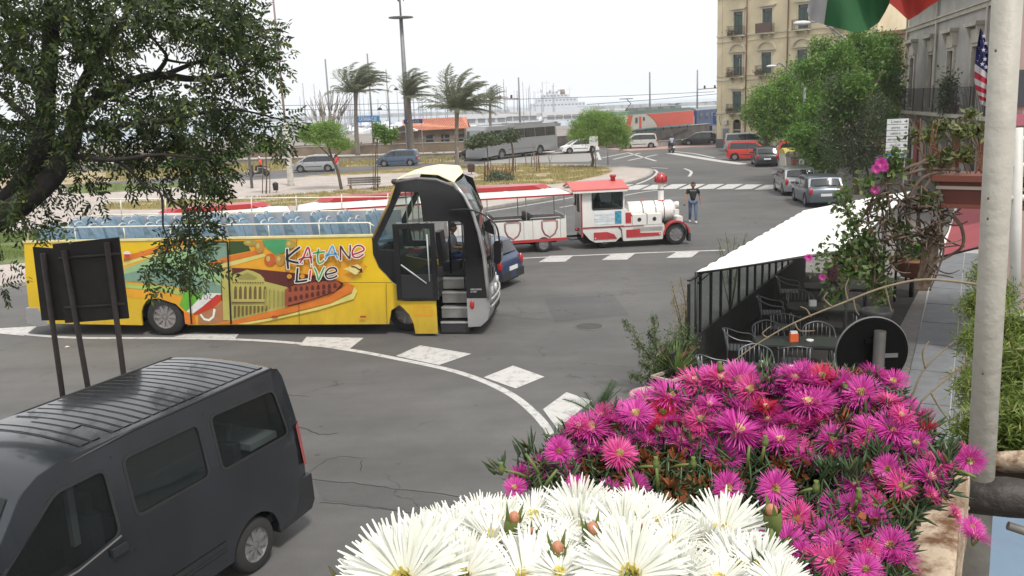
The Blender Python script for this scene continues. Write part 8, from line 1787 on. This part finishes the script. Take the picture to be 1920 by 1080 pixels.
for x,y in bpts: 
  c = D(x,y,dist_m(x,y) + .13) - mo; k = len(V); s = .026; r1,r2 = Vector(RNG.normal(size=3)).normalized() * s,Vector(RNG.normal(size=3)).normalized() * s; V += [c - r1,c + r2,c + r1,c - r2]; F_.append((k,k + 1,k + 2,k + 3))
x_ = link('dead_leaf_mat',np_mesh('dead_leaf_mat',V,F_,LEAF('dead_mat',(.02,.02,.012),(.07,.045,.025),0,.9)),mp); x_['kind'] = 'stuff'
# shrivelled orange heads and green seed heads
wm = []
for s in (1,2):
  rg = np.random.default_rng(s); V,F_ = [],[]
  for i in range(60): a = rg.normal(size=3); a /= np.linalg.norm(a); p = a * .004; b_v = np.cross(a,rg.normal(size=3)) * .0011; k = len(V); m_ = p + a * .009 + rg.normal(size=3) * .003; e_ = m_ + rg.normal(size=3) * .007; V += [p - b_v,p + b_v,m_ + b_v,m_ - b_v,e_]; F_ += [(k,k + 1,k + 2,k + 3),(k + 3,k + 2,k + 4,k + 4)]
  V2 = np.array(V); F2 = [f for f in F_ if f[2] != f[3]]; wm.append(np_mesh('withered_flower',V2,F2,LEAF('withered_petal',(.20,.05,.015),(.40,.16,.05),.2,.8)))
for x,y in [(1320,805),(1290,815),(1250,840),(1262,865),(1175,900),(1120,830),(1148,815),(1300,915),(1270,925),(1325,930),(1280,960),(1340,830),(1390,900),(1480,890),(1590,800),(1560,785),(1630,790),(1650,1000),(1640,985),(1670,1015),(1600,1000),(1500,880),(1410,810),(1550,780),(1660,900),(1345,895),(1100,880),(1130,870),(1230,890),(1690,960),(1460,880),(1415,720),(1425,715),(1590,705),(1520,1000),(1220,870),(1640,905)]:
  for j in range(1): ds = dist_m(x,y) + .014; link('withered_flower',random.choice(wm),mp,D(x + random.uniform(-9,9),y + random.uniform(-6,6),ds) - mo,(random.uniform(0,6),random.uniform(0,6),0),random.uniform(.9,1.5))
for i,(x0,y0,x1,y1) in enumerate([(1210,980,1180,880),(1235,930,1230,870),(1400,890,1405,835),(1425,880,1435,830),(1010,930,1045,880),(1000,900,940,880),(1020,905,985,850),(1490,930,1530,915),(1480,925,1455,940),(1600,960,1610,930),(1730,905,1680,925),(1250,880,1300,870),(1180,880,1240,875),(1360,700,1350,690),(1780,880,1830,895),(1690,925,1640,960)]):
  ds = dist_m(x0,y0) - .015; MB().tube([D(x0,y0,ds + .03) - mo,D((x0 + x1) / 2,(y0 + y1) / 2 - 3,ds) - mo,D(x1,y1,ds) - mo],[.0022,.002,.0016],6).build('flower_stem',SEP,mp)
  if i % 2: MB().lathe([(.0012,-.008),(.0038,-.002),(.0042,.002),(.0022,.006),(.0030,.009)],8,'z',tuple(D(x1,y1,ds) - mo)).build('seed_head',SEP,mp)
for (x,y,n_) in ((985,850,14),(940,882,8),(1440,730,18),(1435,705,14),(1775,860,16),(1600,895,30),(1640,860,30),(1550,890,26)):
  C = np.array([list(D(x + random.uniform(-14,14),y + random.uniform(-10,10),dist_m(x,y) - .01) - mo) for _ in range(n_)]); fingers('leaf_tuft',mp,C,rand_dirs(n_) * .6 + np.array([-.2 if x < 1000 else 0,0,.9]),RNG.uniform(.02,.032,n_),RNG.uniform(.0018,.0026,n_),MATS['succulent_leaf'])
# white flowers in front
def dist_w(x,y): return .60 - .12 * (y - 950) / 130
wo = Vector((.08,.42,4.86)); wp = thing('ice_plant','big white ice plant flowers filling the bottom edge of the picture','flowering plant',tuple(wo))
WFl = [(1355,985,150,.55),(1184,1064,185,.6),(986,1078,200,.5),(1169,985,140,.5),(1227,962,110,.4),(1083,950,130,.25),(1087,985,130,.4),(998,955,120,.3),(1033,1002,120,.4),(924,995,150,.3),(905,962,110,.25),(759,1075,210,.5),(800,1030,150,.3),(862,1000,140,.35),(940,962,100,.2),(690,1085,120,.3),(1320,1016,110,.5),(1385,1050,130,.4),(1425,1050,120,.3),(1347,1075,120,.5),(1100,1068,130,.4),(1140,1020,120,.3),(870,1065,150,.4),(1260,1000,100,.3),(1270,1070,130,.5),(1050,1060,110,.4),(740,1035,110,.2),(1130,940,90,.2),(1190,935,90,.2),(1060,1020,110,.4),(1460,1080,100,.3),(830,980,90,.2)]
for x,y,d,fc in WFl: y += 16; ds = dist_w(x,y) + random.uniform(-.02,.02); put_flower(wp,wo,D(x,y,ds),d / FPX * ds / .070,random.choice(fw),cw_,fc * .85,jit=.22)
wreg = [(640,1110),(720,1050),(830,990),(920,965),(1080,950),(1250,960),(1380,990),(1470,1060),(1500,1110)]; n = 3500; q = in_poly(wreg,n); C = np.array([list(D(x,y + 18,dist_w(x,y) + random.uniform(.03,.12)) - wo) for x,y in q])
fingers('succulent_leaves',wp,C,rand_dirs(n) + np.array([0,0,.6]),RNG.uniform(.014,.028,n),RNG.uniform(.0014,.0024,n),MATS['succulent_leaf'])
bud_s = MB(); 
for k in range(4): a = 2 * pi * k / 4; bud_s.add([(.006 * cos(a - .7),.006 * sin(a - .7),-.002),(.006 * cos(a + .7),.006 * sin(a + .7),-.002),(.0105 * cos(a),.0105 * sin(a),.019)],[(0,1,2)])
bud_s.lathe([(.002,-.016),(.0062,-.008),(.0075,0),(.007,.006)],10,'z',caps=False); bsm = bud_s.mesh('bud',SEP,recalc=False); bt = MB().ball((0,0,.006),(.0050,.0050,.0065),10,8).mesh('bud_tip',M('bud_orange',(.42,.18,.10),.6,var=.3,vs_=300))
for x,y,s in ((961,985,.72),(1110,1010,.8),(1203,1006,.68),(1044,1042,.7),(1449,972,.75),(905,1030,.5),(997,1003,.42)):
  ds = dist_w(x,y) - .035; q = link('bud',bsm,wp,D(x,y,ds) - wo,(random.uniform(-.2,.2),random.uniform(-.2,.2),random.uniform(0,1)),s); link('bud_tip',bt,q)
  x2,y2 = (x - 25,y + 110) if x == 1449 else (x + 8,y + 60); MB().tube([D(x,y + 8,ds) - wo,D((x + x2) / 2 + 3,(y + y2) / 2,ds) - wo,D(x2,y2,ds + .02) - wo],[.0022,.0018,.0018],6).build('bud_stem',SEP,wp)
# ================= TERRACOTTA TROUGH WITH VINES =================
Yv = 4.6; a,b_ = P(1757,332,Yv),P(1960,292,Yv - .3); lo = P(1766,388,Yv); o = thing('terracotta_trough','long reddish brown plastic trough on the balcony rail with dry vines','planter',tuple(a)); hh = a.z - lo.z; RBP = M('trough_brown_red',(.10,.022,.013),.6,var=.15,vs_=3); d = b_ - a; L = hypot(d.x,d.y); o.rotation_euler = (0,0,atan2(d.y,d.x))
MB().prism([(0,0),(L,0),(L,-hh),(.05,-hh)],0,.2).build('trough_body',RBP,o); MB().box(-.02,L,-.03,.23,-.02,.012).build('trough_rim',M('trough_rim_orange',(.16,.045,.025),.6),o); MB().box(0,L,-.012,-.002,-.062,-.045).build('pale_band',CRM,o); MB().box(.03,L,-.014,-.002,-hh,-hh + .02).build('lower_band',M('trough_rim_orange',(.3,.075,.03)),o)
vo = P(1690,420,Yv); vn = thing('dry_vine','tangle of bare brown vine stems hanging in loops left of the trough','vine',tuple(vo)); VB_ = M('vine_bark',(.12,.085,.06),.9,var=.35,vs_=20); random.seed(12)
def vt(pts,r0=.011,r1=.006,nm='vine_stem'): MB().tube(smooth_path([P(x,y,Yv + (dy[0] if dy else 0)) - vo for x,y,*dy in pts],5),[r0 + (r1 - r0) * k / ((len(pts) - 1) * 5) for k in range((len(pts) - 1) * 5 + 1)],5).build(nm,VB_,vn)
for pts in ([(1800,320),(1740,305),(1690,320),(1650,350),(1622,400)],[(1790,318),(1730,318),(1680,338),(1640,380),(1600,430)],[(1770,322),(1735,330),(1710,360),(1700,410),(1715,470)],[(1765,322),(1742,340),(1722,380),(1728,440),(1752,500)],[(1760,325),(1755,360),(1768,410),(1750,470),(1738,510)],[(1690,345),(1700,370),(1712,392),(1745,385),(1757,360)],[(1780,400,-.05),(1802,425,-.05),(1805,460,-.05),(1780,480),(1740,500)],[(1735,300),(1712,318),(1705,345)],[(1752,450),(1720,480),(1670,500),(1640,530)],[(1780,415),(1740,430),(1700,445),(1650,450)]): vt(pts)
for i in range(130):
  cx_,cy_ = random.uniform(1622,1768),random.gauss(425,46); L_ = random.uniform(25,70); a_ = random.uniform(0,2 * pi); cv = random.uniform(-1.6,1.6); pts = []
  for k in range(4): pts.append((cx_,cy_,random.uniform(-.12,.12))); cx_ += L_ / 3 * cos(a_); cy_ += L_ / 3 * sin(a_) * .8; a_ += cv / 2
  vt(pts,random.uniform(.004,.0075),.003)
for i in range(22): x = random.uniform(1735,1765); vt([(x,430),(x + random.uniform(-8,8),470),(x - 8 + random.uniform(-16,6),515),(x - 18 + random.uniform(-8,8),545)],.007,.004)
VL = LEAF('vine_leaf',(.05,.09,.025),(.13,.20,.05),.35,.45,(.20,.10,.05)); vl = thing('geranium','pink flowered trailing geranium leaves above the white awning corner','plant',tuple(P(1625,480,Yv)))
foliage('leaves',vl,[(*(P(x,y,Yv + dy) - vl.location),r / FPX * Yv) for x,y,r,dy in [(1583,388,10,0),(1598,410,10,0),(1613,415,8,0),(1592,440,12,0),(1602,465,18,0),(1630,478,24,.1),(1605,505,20,-.1),(1640,512,24,.1),(1620,450,18,0),(1650,490,18,0),(1560,555,12,0),(1650,545,16,0),(1688,432,14,0),(1727,370,14,0),(1668,320,18,0),(1625,345,13,0),(1580,372,11,0),(1540,495,10,0),(1550,470,8,0),(1590,490,12,0),(1650,380,12,0),(1675,295,12,0)]],2600,.017,VL,aspect=.6,hollow=.1,clump=.03)
for pts in ([(1580,375),(1600,420),(1625,470)],[(1625,345),(1650,380),(1660,430)],[(1560,555),(1600,510),(1640,500)],[(1668,320),(1665,370),(1680,430)],[(1638,560),(1640,500),(1638,450)]): MB().tube(smooth_path([P(x,y,Yv) - vl.location for x,y in pts],4),.006,5).build('stem',VB_,vl)
for x,y,s in ((1652,306,1.0),(1641,356,.8),(1516,483,.7),(1542,520,.6),(1643,317,.8),(1657,314,.8)): 
  p = P(x,y,Yv - .05); f = link('flower',fm[0][0],vl,p - vl.location,(camp - p).to_track_quat('Z','Y').to_euler(),s)
tv = thing('trough_plants','green and dry yellow plants growing in the reddish brown trough','plant',tuple(P(1800,300,Yv))); foliage('leaves',tv,[(*(P(x,y,Yv + dy) - tv.location),r / FPX * Yv) for x,y,r,dy in [(1745,255,26,.1),(1765,235,18,.1),(1800,245,24,0),(1775,290,22,0),(1820,215,16,.1),(1835,245,20,0),(1715,250,14,.2),(1745,300,14,0),(1810,290,22,0)]],1000,.020,LEAF('trough_leaf',(.06,.09,.03),(.17,.19,.06),.3,.5,(.28,.14,.06)),aspect=.45,hollow=.1)
for i in range(26): x = random.uniform(1730,1850); y = random.uniform(220,300); MB().tube(smooth_path([P(x,325,Yv) - tv.location,P(x + random.uniform(-12,12),(y + 320) / 2,Yv) - tv.location,P(x + random.uniform(-25,25),y,Yv) - tv.location],4),.0028,5).build('twig',M('twig_orange_brown',(.17,.085,.045),.85),tv)
Yt = 3.0; tw = thing('long_twig','long bare arching twig crossing above the round black sign','twig',tuple(P(1620,560,Yt))); 
def tt(pts,r0,r1): MB().tube(smooth_path([P(x,y,Yt) - tw.location for x,y in pts],6),[r0 + (r1 - r0) * k / ((len(pts) - 1) * 6) for k in range((len(pts) - 1) * 6 + 1)],6).build('twig_stem',M('twig_pale',(.20,.155,.095),.8,var=.2,vs_=30),tw)
tt([(1840,534),(1740,524),(1660,538),(1580,568),(1490,605),(1420,645),(1355,693)],.0052,.0018)
for p in ([(1560,575),(1545,560),(1552,548)],[(1490,605),(1500,620),(1528,620)],[(1600,560),(1604,580),(1611,591)],[(1660,538),(1665,560),(1672,585)],[(1520,594),(1512,580),(1500,575)],[(1440,634),(1430,625),(1445,612)],[(1590,565),(1585,540),(1592,522)]): tt(p,.0035,.0015)
for pts in ([(1700,800),(1712,740),(1735,690),(1790,640),(1850,600)],[(1712,770),(1740,740),(1790,700),(1850,660)],[(1700,760),(1690,720),(1705,690)],[(1735,690),(1730,660),(1742,640)],[(1745,735),(1765,770),(1790,800)],[(1840,655),(1800,690),(1760,712)]): tt(pts,.0045,.002)
# ================= FLAGS =================
def cloth(name,label_parent,grid,m):
  rows,cols = len(grid),len(grid[0]); vs = [p for r_ in grid for p in r_]; return MB().add(vs,[(i * cols + j,i * cols + j + 1,(i + 1) * cols + j + 1,(i + 1) * cols + j) for i in range(rows - 1) for j in range(cols - 1)],True).build(name,m,label_parent,recalc=False)
FY = 5.0; fo = P(1640,-60,FY); o = thing('italian_flag','Italian flag billowing at the top edge, green white and red','flag',tuple(fo))
def fabric(name,c): 
  m = LEAF(name,c,c,.35,.8); return m
bnd = [(1513,20),(1520,38),(1545,46),(1575,54),(1603,61),(1628,56),(1648,42),(1660,22),(1668,6),(1682,18),(1703,38),(1722,27),(1742,12),(1768,-4)]
topx = [1556,1562,1572,1585,1600,1618,1640,1655,1668,1680,1695,1710,1730,1750]
def col_(i): 
  x,y = bnd[i]; xt = topx[i]; return [P(x + (xt - x) * k / 8,y + (-150 - y) * k / 8,FY + .10 * sin(i * 1.3 + k * .5) + (.06 if i > 8 else 0)) - fo for k in range(9)]
cols_ = [col_(i) for i in range(len(bnd))]
cloth('white_band',o,cols_[0:3],fabric('flag_white',(.42,.41,.41))); cloth('green_band',o,cols_[2:9],fabric('flag_green',(.03,.12,.045))); cloth('red_band',o,cols_[8:],fabric('flag_red',(.36,.04,.03)))
MB().tube([P(1556,-150,FY) - fo,P(1900,-420,FY - 1.5) - fo],.015,6).build('flag_staff',POLE,o)
FY = 4.0; fo = P(1840,60,FY); o = thing('american_flag','American flag hanging folded beside the cream pole','flag',tuple(fo)); LE = [(1838,52),(1833,80),(1829,108),(1827,130),(1827,150),(1829,168),(1836,182),(1838,195)]; RE = [(1842,58),(1852,88),(1860,135),(1862,152),(1862,168),(1860,180),(1858,190),(1850,200)]
def fp(u,v):  # u down, v across
  i = min(int(u * 7),6); f = u * 7 - i; lx = LE[i][0] * (1 - f) + LE[i + 1][0] * f; ly = LE[i][1] * (1 - f) + LE[i + 1][1] * f; rx = RE[i][0] * (1 - f) + RE[i + 1][0] * f; ry = RE[i][1] * (1 - f) + RE[i + 1][1] * f
  return P(lx + (rx - lx) * v,ly + (ry - ly) * v,FY + .04 * sin(9 * v + 3 * u)) - fo
cloth('canton',o,[[fp(u,v) for v in np.linspace(0,1,7)] for u in np.linspace(0,.36,6)],fabric('flag_navy',(.025,.03,.12)))
for i in range(7): u0,u1 = .36 + i * .0915,.36 + (i + 1) * .0915; cloth('stripe',o,[[fp(u,v) for v in np.linspace(0,1,7)] for u in np.linspace(u0,min(u1,1),3)],fabric('flag_stripe_red',(.42,.03,.05)) if i % 2 else fabric('flag_stripe_white',(.55,.52,.52)))
sm2 = MB().add([(.011 * (1 if k % 2 == 0 else .42) * sin(pi * k / 5),0,.011 * (1 if k % 2 == 0 else .42) * cos(pi * k / 5)) for k in range(10)],[tuple(range(10))]).mesh('star',MATS['flag_stripe_white'])
for i in range(5):
  for j in range(2 + i // 2): link('star',sm2,o,fp(.06 + i * .062,(j + .5 + .25 * (i % 2)) / (2.5 + i // 2)) + Vector((0,-.012,0)))
# ================= AIR =================
hz = MB().box(-16000,16000,-60,17500,-3.2,27).build('haze',bpy.data.materials.new('haze_air')); hz['kind'] = 'stuff'
hm = bpy.data.materials['haze_air']; hm.use_nodes = True; t = hm.node_tree; t.nodes.clear(); ot = t.nodes.new('ShaderNodeOutputMaterial'); pv = t.nodes.new('ShaderNodeVolumePrincipled'); pv.inputs['Color'].default_value = (.98,.99,1,1); pv.inputs['Density'].default_value = .0004; pv.inputs['Anisotropy'].default_value = .2
t.links.new(pv.outputs[0],ot.inputs['Volume'])
